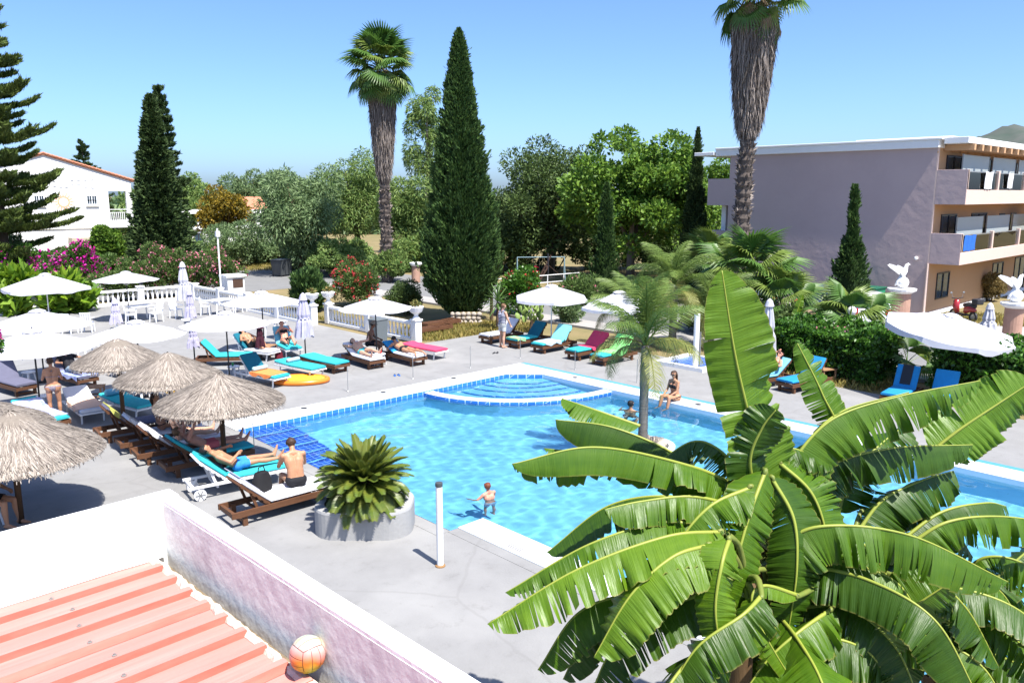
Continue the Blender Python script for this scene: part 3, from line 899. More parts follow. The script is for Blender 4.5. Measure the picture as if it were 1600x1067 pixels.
# ---- round pillars and bird statues
def pillar(p, h, r, label):
    t = thing('round_pillar', label, 'pillar', p)
    g = MB(); g.lathe([(r, 0), (r, h)], 20); g.build('shaft', M_pill, t, smooth=False)
    g = MB(); g.lathe([(r * 1.05, h), (r * 1.5, h + .12), (r * 1.55, h + .22), (r * 1.1, h + .24)], 20); g.build('capital', M_white, t)
    return t
M_pill = mat('pink_pillar_render', (0.45, 0.27, 0.2), .9, var=.6, scale=3, bump=.3)
p = G(650, 441); pillar((p.x, p.y, 0), 1.15, .3, 'short terracotta coloured pillar between the oleander and the big cypress')
def bird(p, rz, label):
    t = thing('bird_statue', label, 'statue', p, rz, 'white bird statues on pillars')
    g = MB(); g.ball((0, 0, .26), .28, 20); g.build('globe', M_white, t, smooth=True)
    g = MB()
    g.tube([(-.12, 0, .42), (-.03, 0, .6), (.06, 0, .82), (.1, 0, 1.0), (.14, 0, 1.1), (.2, 0, 1.13), (.3, 0, 1.1)], [.05, .12, .13, .09, .075, .06, .012], 12)
    g.tube([(-.1, 0, .55), (-.25, 0, .3), (-.36, 0, .12)], [.08, .09, .03], 8)
    for s_ in (-1, 1): g.tube([(0, s_ * .05, .55), (.05, s_ * .07, .44)], .03, 6)
    g.build('bird_body', M_white, t, smooth=True)
    for s_ in (-1, 1):
        g = MB(); rows = []
        for i in range(8):
            f = i / 7
            c0 = Vector((.02 - .55 * f, s_ * (.1 + .28 * f), .86 + .36 * f - .12 * f * f))
            w_ = .28 * (1 - f) ** .6 + .03
            rows.append([c0 + Vector((0, 0, .03)), c0 + Vector((-.02, 0, -w_ * .5)), c0 + Vector((-.08, s_ * .01, -w_))])
        g.grid(rows); g.grid([[q + Vector((0, -s_ * .03, 0)) for q in r] for r in rows], flip=True)
        g.build('wing', M_white, t)
    return t
p = G(1405, 503); pillar((p.x, p.y, 0), 1.4, .42, 'pink round pillar carrying a bird statue beside the white car')
bird((p.x, p.y, 1.64), rad(-40), 'white bird statue with raised wings beside the white car')
p = G(1580, 528); pillar((p.x, p.y, 0), 1.3, .36, 'pink round pillar carrying a bird statue at the right edge behind the hedge')
bird((p.x, p.y, 1.54), rad(-40), 'white bird statue with raised wings at the right edge above the hedge')
# hedge-top lamp globes
for (px_, py_, lab) in ((1327, 500, 'white globe lamp standing in front of the white car'),):
    p = G(px_, py_ + 40); t = thing('globe_lamp', lab, 'lamp', (p.x, p.y, 0))
    g = MB(); g.tube([(0, 0, 0), (0, 0, 1.25)], .03); g.build('lamp_post', M_dark, t)
    g = MB(); g.ball((0, 0, 1.42), .18, 16); g.build('lamp_globe', M_white, t, smooth=True)

# ---- playground, fence, street furniture
M_pblue = mat('pale_blue_steel', (.2, .3, .34), .5, var=.4, scale=9)
p = G(838, 446); t = thing('swing_frame', 'pale blue steel swing frame under the dark trees', 'swing', (p.x, p.y, 0), rad(-38))
for x in (-1.3, 1.9):
    for s_ in (-.5, .5):
        g = MB(); g.tube([(x, s_, 0), (x, 0, 1.9)], .03); g.build('leg', M_pblue, t)
g = MB(); g.tube([(-1.3, 0, 1.9), (1.9, 0, 1.9)], .03); g.build('crossbar', M_pblue, t)
for x in (0, 1.0):
    g = MB(); g.tube([(x - .2, 0, 1.88), (x - .2, 0, .55)], .012, 5).tube([(x + .2, 0, 1.88), (x + .2, 0, .55)], .012, 5).box(x - .25, x + .25, -.1, .1, .5, .54); g.build('swing_seat', M_dark, t)
p = G(856, 452); t = thing('slide_ladder', 'dark slide with a stair ladder on the playground', 'slide', (p.x, p.y, 0), rad(-43))
M_rust = mat('brown_steel', (.09, .05, .035), .7, var=.8, scale=8)
for s_ in (-.3, .3):
    g = MB(); g.bar((-.9, s_, 0), (0, s_, 1.5), .06, .1); g.build('stringer', M_rust, t)
    g = MB(); g.tube([(-.5, s_, .9), (.2, s_, 2.2)], .025, 6); g.build('hand_rail', M_rust, t)
    g = MB(); g.tube([(0, s_, 0), (0, s_, 2.3)], .035, 6); g.build('post', M_dark, t)
for k in range(6):
    z = .2 + k * .25; g = MB(); g.box(-.88 + k * .15, -.72 + k * .15, -.28, .28, z, z + .04); g.build('step', M_rust, t)
g = MB(); g.grid([[(.05 + 2.2 * f, s_, 1.5 * (1 - f) ** 1.3 + .05) for s_ in (-.28, -.25, .25, .28)] for f in [i / 8 for i in range(9)]]); g.build('chute', M_rust, t)
a_, b_ = G(775, 462), G(905, 450)
t = thing('tube_railing', 'thin white tube railing in front of the playground', 'railing', (0, 0, 0))
for i in range(6):
    q = a_.lerp(b_, i / 5); g = MB(); g.tube([(q.x, q.y, 0), (q.x, q.y, 1.0)], .03, 6); g.build('post', M_white, t)
for z in (1.0, .55):
    g = MB(); g.tube([(a_.x, a_.y, z), (b_.x, b_.y, z)], .03, 6); g.build('rail', M_white, t)
# wheeled bin by the road, grey bin on the terrace, green skip by the block
def bin_(p, rz, w, d_, h, m, label, name='waste_bin', wheels=True, lidm=None):
    t = thing(name, label, 'bin', p, rz)
    g = MB(); a = .85
    g.add([(x * w * q / 2, y * d_ * q / 2, z) for z, q in ((.08, a), (h, 1)) for x, y in ((-1, -1), (1, -1), (1, 1), (-1, 1))],
          [(3, 2, 1, 0), (4, 5, 6, 7), (0, 1, 5, 4), (1, 2, 6, 5), (2, 3, 7, 6), (3, 0, 4, 7)])
    g.build('tub', m, t, bevel=.02)
    g = MB(); g.box(-w * .53, w * .53, -d_ * .53, d_ * .53, h + .002, h + .06).box(-w * .3, w * .3, d_ * .53, d_ * .58, h - .02, h + .04); g.build('lid', lidm or m, t, bevel=.015)
    if wheels:
        for sx in (-.4, .4):
            for sy in (-.4, .4):
                g = MB(); g.tube([(w * sx - .03, d_ * sy, .08), (w * sx + .03, d_ * sy, .08)], .08, 10); g.build('wheel', M_dark, t)
    return t
M_bing = mat('dark_grey_plastic', (.06, .065, .07), .5)
p = G(441, 431); bin_((p.x, p.y, 0), rad(20), 1.3, 1.0, 1.2, M_bing, 'dark grey wheeled bin standing by the road behind the bush')
p = G(592, 540); bin_((p.x, p.y, 0), rad(10), .62, .5, 1.05, mat('slate_plastic', (.13, .15, .16), .5), 'slate grey bin under the parasol by the balustrade')
p = G(1396, 482); bin_((41.2, 17.2, 0), rad(0), 1.3, 1.7, 1.35, mat('green_plastic', (.03, .25, .13), .5), 'green waste container against the mauve wall', lidm=mat('green_lid', (.015, .1, .06), .5))
p = G(366, 470); t = thing('post_box', 'white hut shaped post box with dark opening at the balustrade end', 'post box', (p.x, p.y, 0))
g = MB(); g.box(-.5, .5, -.4, .4, 0, 1.4); g.build('cabinet', M_white, t); g = MB(); g.box(-.6, .6, -.5, .5, 1.402, 1.52); g.build('cabinet_roof', M_white, t)
g = MB(); g.box(-.2, .4, -.42, -.402, .8, 1.3); g.build('opening', M_rust, t)
p = G(368, 475); t = thing('signal_mast', 'slim white mast with a small box behind the balustrade', 'mast', (p.x - .6, p.y + .4, 0))
g = MB(); g.tube([(0, 0, 0), (0, 0, 4.2)], .045, 8); g.build('mast', M_white, t)
g = MB(); g.box(-.1, .1, -.1, .1, 3.75, 4.05); g.build('box', M_white, t)
# stone planter wall behind the deck, every stone
M_rub = mat('rubble_stone', (.45, .38, .3), .95, .1, var=1, scale=5, col2=(.33, .29, .25), bump=.6, bscale=20)
a_, b_ = G(703, 507), G(752, 507)
t = thing('rubble_wall', 'low rubble stone wall at the foot of the cypress', 'wall', (a_.x, a_.y, 0), math.atan2(b_.y - a_.y, b_.x - a_.x))
rs = random.Random(2); Lw = (b_ - a_).length
g = MB(); g.box(.02, Lw - .02, .06, .34, 0, .55); g.build('core', M_soil, t)
for r in range(3):
    x = rs.uniform(0, .1)
    while x < Lw - .1:
        w_ = rs.uniform(.17, .3); g = MB()
        g.ball((0, 0, 0), (w_ * .55, .12, .12), 8)
        o = g.build('stone', M_rub, t, smooth=True); o.location = (x + w_ / 2, .06 + rs.uniform(-.03, .03), .1 + r * .19); o.rotation_euler = (rs.uniform(-.2, .2), rs.uniform(-.3, .3), rs.uniform(-.3, .3))
        x += w_

# ================================================================ POOLSIDE FURNITURE
M_wood = mat('dark_stained_wood', (0.085, 0.036, 0.018), .6, .3, var=.9, scale=5, col2=(0.15, 0.07, 0.035), stretch=(1, 6, 6), bump=.2)
M_woodm = mat('worn_wood', (0.26, 0.14, 0.07), .7, .25, var=.9, scale=5, col2=(0.34, 0.21, 0.12), stretch=(1, 6, 6), bump=.2)
M_alu = mat('white_aluminium', (.72, .72, .73), .4, .4)
M_turq = mat('turquoise_cushion', (0.035, 0.40, 0.44), .85, .2, var=.4, scale=6, col2=(0.03, 0.33, 0.38), bump=.3, bscale=60)
M_petrol = mat('petrol_cushion', (0.01, 0.13, 0.19), .85, .2, var=.4, scale=6, bump=.3, bscale=60)
M_whitec = mat('white_cushion', (.62, .62, .66), .9, .2, var=.4, scale=5, col2=(.52, .52, .57), bump=.3, bscale=60)
M_greyc = mat('slate_cushion', (.13, .13, .19), .9, .2, var=.4, scale=5, bump=.3, bscale=60)
M_bluec = mat('bright_blue_cushion', (.02, .24, .52), .8, .2, var=.4, scale=5, bump=.3, bscale=60)
M_sky = mat('sky_blue_cushion', (.18, .48, .62), .8, .2, var=.4, scale=5)
M_pink = mat('coral_pink_towel', (.72, .07, .15), .95, .1, var=.4, scale=12, bump=.4)
M_green = mat('lime_green_towel', (.2, .62, .13), .95, .1, var=.7, scale=2.5, col2=(.3, .72, .35), bump=.4)
M_orangeT = mat('orange_towel', (.78, .25, .08), .95, .1, var=.4, scale=12, bump=.4)
M_peachT = mat('peach_towel', (.74, .47, .33), .95, .1, var=.6, scale=5, col2=(.72, .58, .48), bump=.4)
M_yellowT = mat('yellow_green_towel', (.5, .48, .1), .95, .1, var=.7, scale=6, col2=(.35, .38, .15), bump=.4)
M_patt = mat('blue_white_pattern_towel', (.7, .72, .76), .95, .1, var=1, scale=5.5, col2=(.02, .06, .4), bump=.4)
M_navyT = mat('navy_pattern_towel', (.02, .05, .3), .95, .1, var=1, scale=7, col2=(.5, .55, .7), bump=.4)
M_lilac = mat('lilac_canvas', (.50, .48, .62), .9, .15, var=.3, scale=4, transl=.15)
M_canvas = mat('white_canvas', (.56, .56, .61), .9, .15, var=.35, scale=2, col2=(.48, .48, .54), transl=.2, bump=.25, bscale=5)
M_dpole = mat('black_pole', (.02, .02, .022), .4, .4)

def sweep(path, w, t, off=0.0, wob=0.0):
    """padded strip following a path in the XZ plane; rounded edges"""
    g = MB(); rows = []
    n_ = len(path)
    cs = [(-.5, .25), (-.5, .75), (-.46, 1), (-.2, 1.06), (.2, 1.06), (.46, 1), (.5, .75), (.5, .25), (.46, 0), (-.46, 0)]
    for i, p_ in enumerate(path):
        a = Vector(path[max(0, i - 1)]); b = Vector(path[min(n_ - 1, i + 1)])
        d = (b - a).normalized(); nn = Vector((-d.z, 0, d.x))
        if nn.z < 0: nn = -nn
        e = .8 if i in (0, n_ - 1) else 1.0
        row = []
        for y, h in cs:
            hh = (h - .5) * e + .5
            row.append(Vector(p_) + nn * (t * hh + off) + Vector((0, y * w * (1 if e == 1 else .985) + wob * sin(i * 2.3 + y * 9), 0)))
        rows.append(row + [row[0]])
    g.grid(rows)
    g.add(rows[0][:-1], [tuple(range(len(cs)))]); g.add(rows[-1][:-1], [tuple(range(len(cs) - 1, -1, -1))])
    return g
_mc = {}
def lounger_path(ang, z=.33, x_foot=.97, x_piv=-.22, Lb=.74, i0=0, i1=1):
    pts = []
    for i in range(9): pts.append((x_foot + (x_piv - x_foot) * i / 8, 0, z))
    for i in range(1, 7): pts.append((x_piv - cos(ang) * Lb * i / 6, 0, z + sin(ang) * Lb * i / 6))
    pts = pts[::-1]
    n_ = len(pts) - 1
    return pts[int(round(n_ * i0)):int(round(n_ * i1)) + 1]
def cached(key, fn):
    if key not in _mc: _mc[key] = fn()
    return _mc[key]
def lounger(px, kind, ang, cushion, label, loc=None, rz=0.0, wheels=False, group=None):
    a = rad(ang)
    t = thing('sun_lounger', label, 'sun lounger', loc, rz, group or 'sun loungers round the pool')
    ki = (kind, ang)
    wood = kind == 'wood'
    m = M_wood if wood else M_alu
    zr_ = .30 if wood else .31
    def rail():
        g = MB()
        if wood: g.box(-.98, .98, -.022, .022, .19, .30)
        else: g.box(-.98, .98, -.022, .022, .26, .31)
        return g.mesh('side_rail', m)
    for s_ in (-1, 1):
        o = link('side_rail', cached((kind, 'rail'), rail), t); o.location = (0, s_ * .31, 0)
    def leg():
        g = MB()
        if wood: g.box(-.045, .045, -.035, .035, 0, .26)
        else: g.bar((-.02, 0, 0), (.03, 0, .29), .035, .04, (0, 1, 0))
        return g.mesh('leg', m)
    for x in (-.72, .82):
        for s_ in (-1, 1):
            if wheels and x < 0: continue
            o = link('leg', cached((kind, 'leg'), leg), t); o.location = (x, s_ * (.265 if wood else .27), 0)
    def cross():
        g = MB(); g.box(-.03, .03, -.287, .287, .2 if wood else .265, .29 if wood else .305); return g.mesh('cross_rail', m)
    for x in (-.93, .94, -.2):
        o = link('cross_rail', cached((kind, 'cross'), cross), t); o.location = (x, 0, 0)
    if wood:
        def foot_stretch():
            g = MB(); g.box(-.03, .03, -.23, .23, .05, .1); return g.mesh('stretcher', m)
        for x in (-.72, .82):
            o = link('stretcher', cached(('wood', 'st'), foot_stretch), t); o.location = (x, 0, 0)
    def slat():
        g = MB(); g.box(-.035, .035, -.285, .285, .302, .322); return g.mesh('slat', m)
    for i in range(11):
        o = link('slat', cached((kind, 'slat'), slat), t); o.location = (-.12 + i * .1, 0, 0)
    # backrest
    br_ = link('backrest', cached((kind, 'brail'), lambda: MB().box(-.76, -.72, -.26, .26, -.044, -.001).box(-.76, 0, -.3, -.26, -.045, 0).box(-.76, 0, .26, .3, -.045, 0).box(-.04, 0, -.26, .26, -.044, -.001).mesh('backrest', m)), t)
    br_.location = (-.22, 0, .325); br_.rotation_euler = (0, a, 0)
    def bslat():
        g = MB(); g.box(-.035, .035, -.31, .31, -.062, -.046); return g.mesh('back_slat', m)
    for i in range(5):
        o = link('back_slat', cached((kind, 'bslat'), bslat), br_); o.location = (-.1 - i * .14, 0, 0)
    if ang > 12:
        tipx, tipz = -.22 - cos(a) * .5, .30 + sin(a) * .5
        def strut():
            g = MB()
            for s_ in (-1, 1): g.bar((tipx, s_ * .25, tipz), (min(-.45, tipx + .25), s_ * .25, .22), .035, .05)
            g.bar((min(-.45, tipx + .25), -.3, .22), (min(-.45, tipx + .25), .3, .22), .04, .04)
            return g.mesh('strut', m)
        link('strut', cached((kind, 'strut', ang), strut), t)
    if wheels:
        for s_ in (-1, 1):
            g = MB(); g.tube([(-.8, s_ * .3 - .02, .12), (-.8, s_ * .3 + .02, .12)], .12, 18); w_ = g.build('wheel', M_alu, t)
            g = MB(); 
            for k in range(6): g.bar((-.8, s_ * .325, .12), (-.8 + .1 * cos(k * pi / 3), s_ * .325, .12 + .1 * sin(k * pi / 3)), .012, .015)
            g.build('spoke', M_metal, w_)
            g = MB(); g.bar((-.8, s_ * .27, .12), (-.72, s_ * .27, .27), .04, .04); g.build('leg', M_alu, t)
    if cushion is not None:
        if not isinstance(cushion, tuple): cushion = (cushion, cushion)
        o = link('cushion', cached((ang, cushion[0].name, 'pad'), lambda: sweep(lounger_path(a, .327, i0=.4), .64, .075).mesh('cushion', cushion[0], True)), t)
        o = link('back_cushion', cached((ang, cushion[1].name, 'bpad'), lambda: sweep(lounger_path(a, .327, i1=.41), .64, .075).mesh('back_cushion', cushion[1], True)), t)
    return t
def towel_on(t, ang, i0, i1, m, label, w=.68, lift=.083):
    g = sweep(lounger_path(rad(ang), .327, i0=i0, i1=i1), w, .014, off=lift - .002, wob=.012)
    # ends hang a little over the sides
    for s_ in (-1, 1):
        pth = lounger_path(rad(ang), .327, i0=i0, i1=i1)
        up_ = [Vector((sin(rad(ang)), 0, cos(rad(ang)))) if p_[0] < -.23 else Vector((0, 0, 1)) for p_ in pth]
        pth = [tuple(Vector(p_) + u_ * (lift + .002)) for p_, u_ in zip(pth, up_)]
        rows = []
        for k in range(3):
            rows.append([(p_[0], s_ * (w / 2 + .004 + .006 * k), p_[2] + .01 - (.05 + .025 * sin(i * 1.7 + s_)) * k) for i, p_ in enumerate(pth)])
        g.grid(rows)
    o = g.build('towel', m, smooth=False)
    o.location = t.location; o.rotation_euler = t.rotation_euler
    return tag(o, label, 'towel')
# bank behind the pool's short side, feet towards the water (-Y)
DN, LF, RT = -pi / 2, pi, 0.0
LG = {}
def L_(key, *a, **k): LG[key] = lounger(None, *a, **k)
L_('a1', 'wood', 48, M_turq, 'turquoise lounger with raised back under the white parasol, beside no one', loc=(11.9, 27.6, 0), rz=rad(-35))
L_('a2', 'white', 50, (M_whitec, M_petrol), 'white framed lounger with a pale mattress holding the person with raised knees', loc=(13.2, 27.9, 0), rz=rad(-68))
L_('a3', 'white', 62, (M_turq, M_sky), 'turquoise lounger with the reading woman in the back row', loc=(14.5, 27.9, 0), rz=rad(-100))
L_('b1', 'white', 48, (M_turq, M_petrol), 'lounger with dark blue raised back and orange towel beside the yellow float', loc=(11.55, 23.9, 0), rz=rad(-78))
L_('b2', 'white', 4, M_turq, 'flat turquoise lounger with a rolled towel beside the yellow float', loc=(13.05, 24.2, 0), rz=rad(-80))
L_('b3', 'wood', 4, M_turq, 'flat turquoise lounger behind the one with the rolled towel', loc=(14.1, 24.4, 0), rz=rad(-82))
L_('b4', 'wood', 28, M_whitec, 'wooden lounger with pale mattress and a person lying on the side', loc=(15.5, 24.1, 0), rz=rad(-92))
L_('b5', 'wood', 25, (M_whitec, M_bluec), 'wooden lounger holding the face down sunbather in black trunks', loc=(16.85, 23.5, 0), rz=rad(-90))
L_('b6', 'white', 3, M_pink, 'flat coral pink lounger with white frame next to the face down sunbather', loc=(18.05, 23.85, 0), rz=rad(-85))
L_('c1', 'wood', 3, None, 'bare wooden lounger at the foot of the balustrade urn', loc=(21.3, 27.6, 0), rz=rad(180))
L_('c2', 'wood', 3, None, 'bare wooden lounger in front of the rubble stone wall', loc=(22.6, 28.6, 0), rz=rad(180))
L_('d1', 'wood', 45, (M_whitec, M_whitec), 'wooden lounger with pale grey raised back behind the standing man', loc=(22.35, 24.2, 0), rz=rad(180))
L_('d2', 'wood', 48, (M_turq, M_petrol), 'wooden lounger with petrol blue raised back right of the standing man', loc=(22.5, 22.7, 0), rz=rad(180))
L_('d3', 'wood', 50, (M_turq, M_petrol), 'wooden lounger with pale turquoise towel draped over its raised back', loc=(22.5, 21.3, 0), rz=rad(180))
L_('d4', 'wood', 42, M_turq, 'wooden lounger with the coral pink towel under the white canopy', loc=(22.5, 19.5, 0), rz=rad(180))
L_('d5', 'wood', 48, M_turq, 'wooden lounger with the lime green towel beside the palm trunk', loc=(22.45, 18.25, 0), rz=rad(180))
L_('e1', 'wood', 40, M_sky, 'wooden lounger with sky blue cushion holding the sunbather in blue shorts', loc=(23.1, 12.55, 0), rz=rad(165))
L_('e2', 'wood', 55, M_bluec, 'wooden lounger with bright blue raised back right of the sunbather in blue shorts', loc=(23.6, 11.5, 0), rz=rad(170))
L_('e3', 'wood', 60, M_bluec, 'wooden lounger with blue back and a black garment over it beneath the tilted parasol', loc=(24.2, 8.75, 0), rz=rad(185))
L_('e4', 'wood', 60, M_bluec, 'wooden lounger with plain blue back right of the tilted parasol pole', loc=(24.3, 7.7, 0), rz=rad(185))
L_('e5', 'wood', 5, M_sky, 'wooden lounger with blue cushion at the far right edge above the water', loc=(22.6, 4.3, 0), rz=rad(180))
# loungers left of the pool, feet towards -Y
L_('f1', 'wood', 55, M_greyc, 'wooden lounger with slate grey raised back at the left edge', loc=(5.4, 28.2, 0), rz=rad(-78))
L_('f2', 'wood', 55, M_greyc, 'lounger with navy patterned towel behind the standing woman', loc=(7.05, 28.0, 0), rz=rad(-78))
L_('f3', 'white', 3, M_whitec, 'empty white lounger partly hidden by the farthest thatched parasol', loc=(8.7, 27.6, 0), rz=rad(-80))
L_('f4', 'white', 25, M_whitec, 'white lounger with peach towel beside the standing woman', loc=(6.15, 23.6, 0), rz=rad(-92))
L_('f5', 'white', 8, M_turq, 'white framed turquoise lounger with folded towel under the thatched parasols', loc=(7.15, 23.1, 0), rz=rad(-78))
L_('f6', 'wood', 20, M_turq, 'turquoise lounger covered by a blue and white patterned towel at the left', loc=(5.0, 23.3, 0), rz=rad(-80))
L_('f7', 'white', 6, M_whitec, 'pale empty lounger seen under the middle thatched parasol', loc=(8.7, 23.5, 0), rz=rad(-75))
# row beside the pool under the thatch, feet towards the water (+X)
L_('g1', 'wood', 42, M_whitec, 'near dark wooden lounger with pale mattress and the seated man', loc=(6.75, 13.75, 0), rz=rad(-2))
L_('g2', 'white', 42, M_turq, 'white framed wheeled lounger with turquoise mattress and the man in blue shorts', loc=(6.75, 15.45, 0), rz=rad(-8), wheels=True)
L_('g3', 'wood', 40, M_turq, 'dark wooden lounger with turquoise mattress and the man in red shorts', loc=(6.85, 17.15, 0), rz=rad(-3))
L_('g4', 'wood', 42, M_whitec, 'wooden lounger in shade with the dark haired woman with a hair bun', loc=(6.7, 18.4, 0), rz=rad(-5))
L_('g5', 'wood', 42, M_whitec, 'wooden lounger in shade with the brown haired woman', loc=(6.7, 19.5, 0), rz=rad(-5))
L_('g6', 'wood', 45, M_greyc, 'farthest wooden lounger of the shaded row with a yellow green towel', loc=(6.6, 20.75, 0), rz=rad(-5))
# towels
towel_on(LG['b1'], 48, .42, .93, M_orangeT, 'orange towel spread on the lounger with dark blue back')
towel_on(LG['d4'], 42, .0, .62, M_pink, 'coral pink towel draped over a raised lounger back', w=.74)
towel_on(LG['d5'], 48, .0, .8, M_green, 'lime green towel draped from a raised lounger back', w=.74)
towel_on(LG['d3'], 50, .0, .45, mat('pale_turquoise_towel', (.2, .55, .6), .95, .1, var=.5, scale=9, bump=.4), 'pale turquoise towel over the lounger back right of the petrol one', w=.7)
towel_on(LG['d3'], 50, .5, .95, mat('white_blue_print', (.6, .65, .7), .95, .1, var=.9, scale=9, col2=(.1, .3, .5)), 'white and blue printed towel on the lounger seat right of the petrol one', w=.66, lift=.084)
towel_on(LG['d2'], 48, .78, 1, mat('yellow_floral_towel', (.45, .45, .1), .95, .1, var=1, scale=11, col2=(.05, .35, .35)), 'yellow floral towel over the foot of the petrol blue lounger', w=.67)
towel_on(LG['f2'], 55, .35, .97, M_navyT, 'navy and white patterned towel under the person behind the standing woman', w=.7)
towel_on(LG['f4'], 25, .38, .96, M_peachT, 'peach towel on the white lounger beside the standing woman')
towel_on(LG['f6'], 20, .1, .9, M_patt, 'blue and white patterned towel on the lounger left of the standing woman', w=.7)
towel_on(LG['g6'], 45, 0, .22, M_yellowT, 'yellow green towel hung over the back of the farthest shaded lounger', w=.7)
towel_on(LG['f7'], 6, .45, .75, M_yel, 'yellow towel on the pale lounger beneath the middle thatched parasol')
def roll(t, x, z, m, label, r=.08, w=.5):
    g = MB(); rows = [(r * .9, -w / 2), (r, -w / 2 + .03), (r, w / 2 - .03), (r * .9, w / 2)]
    pts = [(0, y, 0) for y in (-w / 2, -w / 2 + .03, 0, w / 2 - .03, w / 2)]
    g.tube(pts, [r * .8, r, r * .95, r, r * .8], 12)
    o = g.build('rolled_towel', m, smooth=True)
    M = Matrix.Translation(t.location) @ Matrix.Rotation(t.rotation_euler.z, 4, 'Z') @ Matrix.Translation((x, 0, z + r))
    o.matrix_world = M
    tag(o, label, 'towel')
roll(LG['b2'], -.35, .40, mat('grey_blue_towel', (.35, .45, .5), .95, var=.4), 'grey blue rolled towel on the flat turquoise lounger')
roll(LG['b1'], -.12, .42, mat('pale_blue_towel', (.35, .6, .65), .95, var=.4), 'pale blue rolled towel above the orange towel', .075, .55)
roll(LG['f5'], -.6, .45, M_sky, 'sky blue rolled towel at the head of the white framed turquoise lounger', .1, .6)
# black garment over the blue back
g = sweep(lounger_path(rad(60), .327, i0=0, i1=.35), .3, .015, off=.083); o = g.build('garment', M_dpole); o.location = LG['e3'].location; o.rotation_euler = LG['e3'].rotation_euler
tag(o, 'black garment hung over the blue lounger back under the tilted parasol', 'garment')
g = sweep(lounger_path(rad(42), .327, i0=0, i1=.3), .72, .02, off=.083); o = g.build('towel', mat('grey_lilac_towel', (.4, .4, .5), .95, .1, var=.7, scale=8), smooth=False); o.location = LG['g1'].location + Vector((-.02, .18, .01)); o.rotation_euler = LG['g1'].rotation_euler
tag(o, 'grey lilac shirt draped over the head of the near wooden lounger', 'towel')
for k_, lab in (('g4', 'white towel over the back of the lounger with the hair bun woman'), ('g5', 'white towel over the back of the lounger with the brown haired woman')):
    towel_on(LG[k_], 42, 0, .2, M_towelw, lab, w=.68)

# ---- thatched parasols
M_thatch = mat('dry_thatch', (0.40, 0.35, 0.30), .95, .1, island=1.0, col2=(0.13, 0.108, 0.092))
M_thatchc = mat('thatch_core', (0.24, 0.205, 0.17), .95, .1, var=.8, scale=20)
M_pole = mat('brown_pole', (0.10, 0.055, 0.03), .7, .2, var=.8, scale=6, stretch=(6, 6, 1))
def thatch(p, apex, r, label, drop=.62, n_=7000):
    t = thing('thatched_parasol', label, 'parasol', (p[0], p[1], 0), 0, 'thatched parasols beside the pool')
    g = MB(); g.tube([(0, 0, 0), (0, 0, apex - .05)], .055, 12); g.build('pole', M_pole, t, smooth=True)
    g = MB(); g.lathe([(.05, apex), (.25, apex - .06), (r * .6, apex - drop * .55), (r * .97, apex - drop), (r * .93, apex - drop - .05), (r * .5, apex - drop * .55), (.04, apex - .2)], 36); g.build('frame', M_thatchc, t)
    g = MB()
    for k in range(8):
        a = k * pi / 4; g.tube([(.06 * cos(a), .06 * sin(a), apex - .22), (r * .9 * cos(a), r * .9 * sin(a), apex - drop - .05)], .012, 5)
    g.build('ribs', M_pole, t)
    # strands
    th = RNG.uniform(0, 2 * pi, n_); f0 = np.sqrt(RNG.uniform(0.0, .88, n_)); ln = RNG.uniform(.18, .42, n_) / r
    f0 = np.where(f0 + ln > 1.0, 1.02 - ln, f0)
    f0 = np.maximum(f0, .01); f1 = f0 + ln
    dth = RNG.normal(0, .055, n_)
    def zf(f): return apex + .035 - drop * f ** 1.06
    def pt(f, th_, lift): return np.stack([r * f * np.cos(th_), r * f * np.sin(th_), zf(f) + lift], 1)
    A_ = pt(f0, th, RNG.uniform(0, .012, n_)); B_ = pt(f1, th + dth, RNG.uniform(.0, .035, n_))
    B_[:, 2] -= np.where(f1 > 1.0, .05, 0)
    side = np.stack([-np.sin(th), np.cos(th), np.zeros(n_)], 1)
    w_ = RNG.uniform(.007, .016, (n_, 1))
    V = np.stack([A_ - side * w_ * .8, A_ + side * w_ * .8, B_ + side * w_ * .35, B_ - side * w_ * .35], 1).reshape(-1, 3)
    o = npmesh('thatch', V, np.arange(4 * n_).reshape(-1, 4), M_thatch, t); tag(o, kind='stuff')
    # fringe
    m_ = 700; th = RNG.uniform(0, 2 * pi, m_)
    A_ = pt(np.full(m_, .97), th, 0); B_ = A_ + np.stack([np.cos(th) * .06, np.sin(th) * .06, -RNG.uniform(.05, .16, m_)], 1) + RNG.normal(0, .02, (m_, 3))
    side = np.stack([-np.sin(th), np.cos(th), np.zeros(m_)], 1) * .012
    V = np.stack([A_ - side, A_ + side, B_ + side * .4, B_ - side * .4], 1).reshape(-1, 3)
    o = npmesh('fringe', V, np.arange(4 * m_).reshape(-1, 4), M_thatch, t); tag(o, kind='stuff')
    return t
thatch((7.0, 16.55), 2.2, 1.34, 'thatched parasol nearest the pool steps, over the man in blue shorts')
p = G(262, 552, 2.3); thatch((p.x, p.y), 2.3, 1.22, 'middle of the three thatched parasols left of the pool steps')
p = G(182, 530, 2.3); thatch((p.x, p.y), 2.3, 1.12, 'farthest of the three thatched parasols left of the pool steps')
thatch((3.05, 16.5), 2.12, 1.5, 'large thatched parasol at the left edge above the white parapet', drop=.8)
p = G(-48, 622, 2.25); thatch((p.x, p.y), 2.25, 1.35, 'thatched parasol cut off by the left edge of the picture')

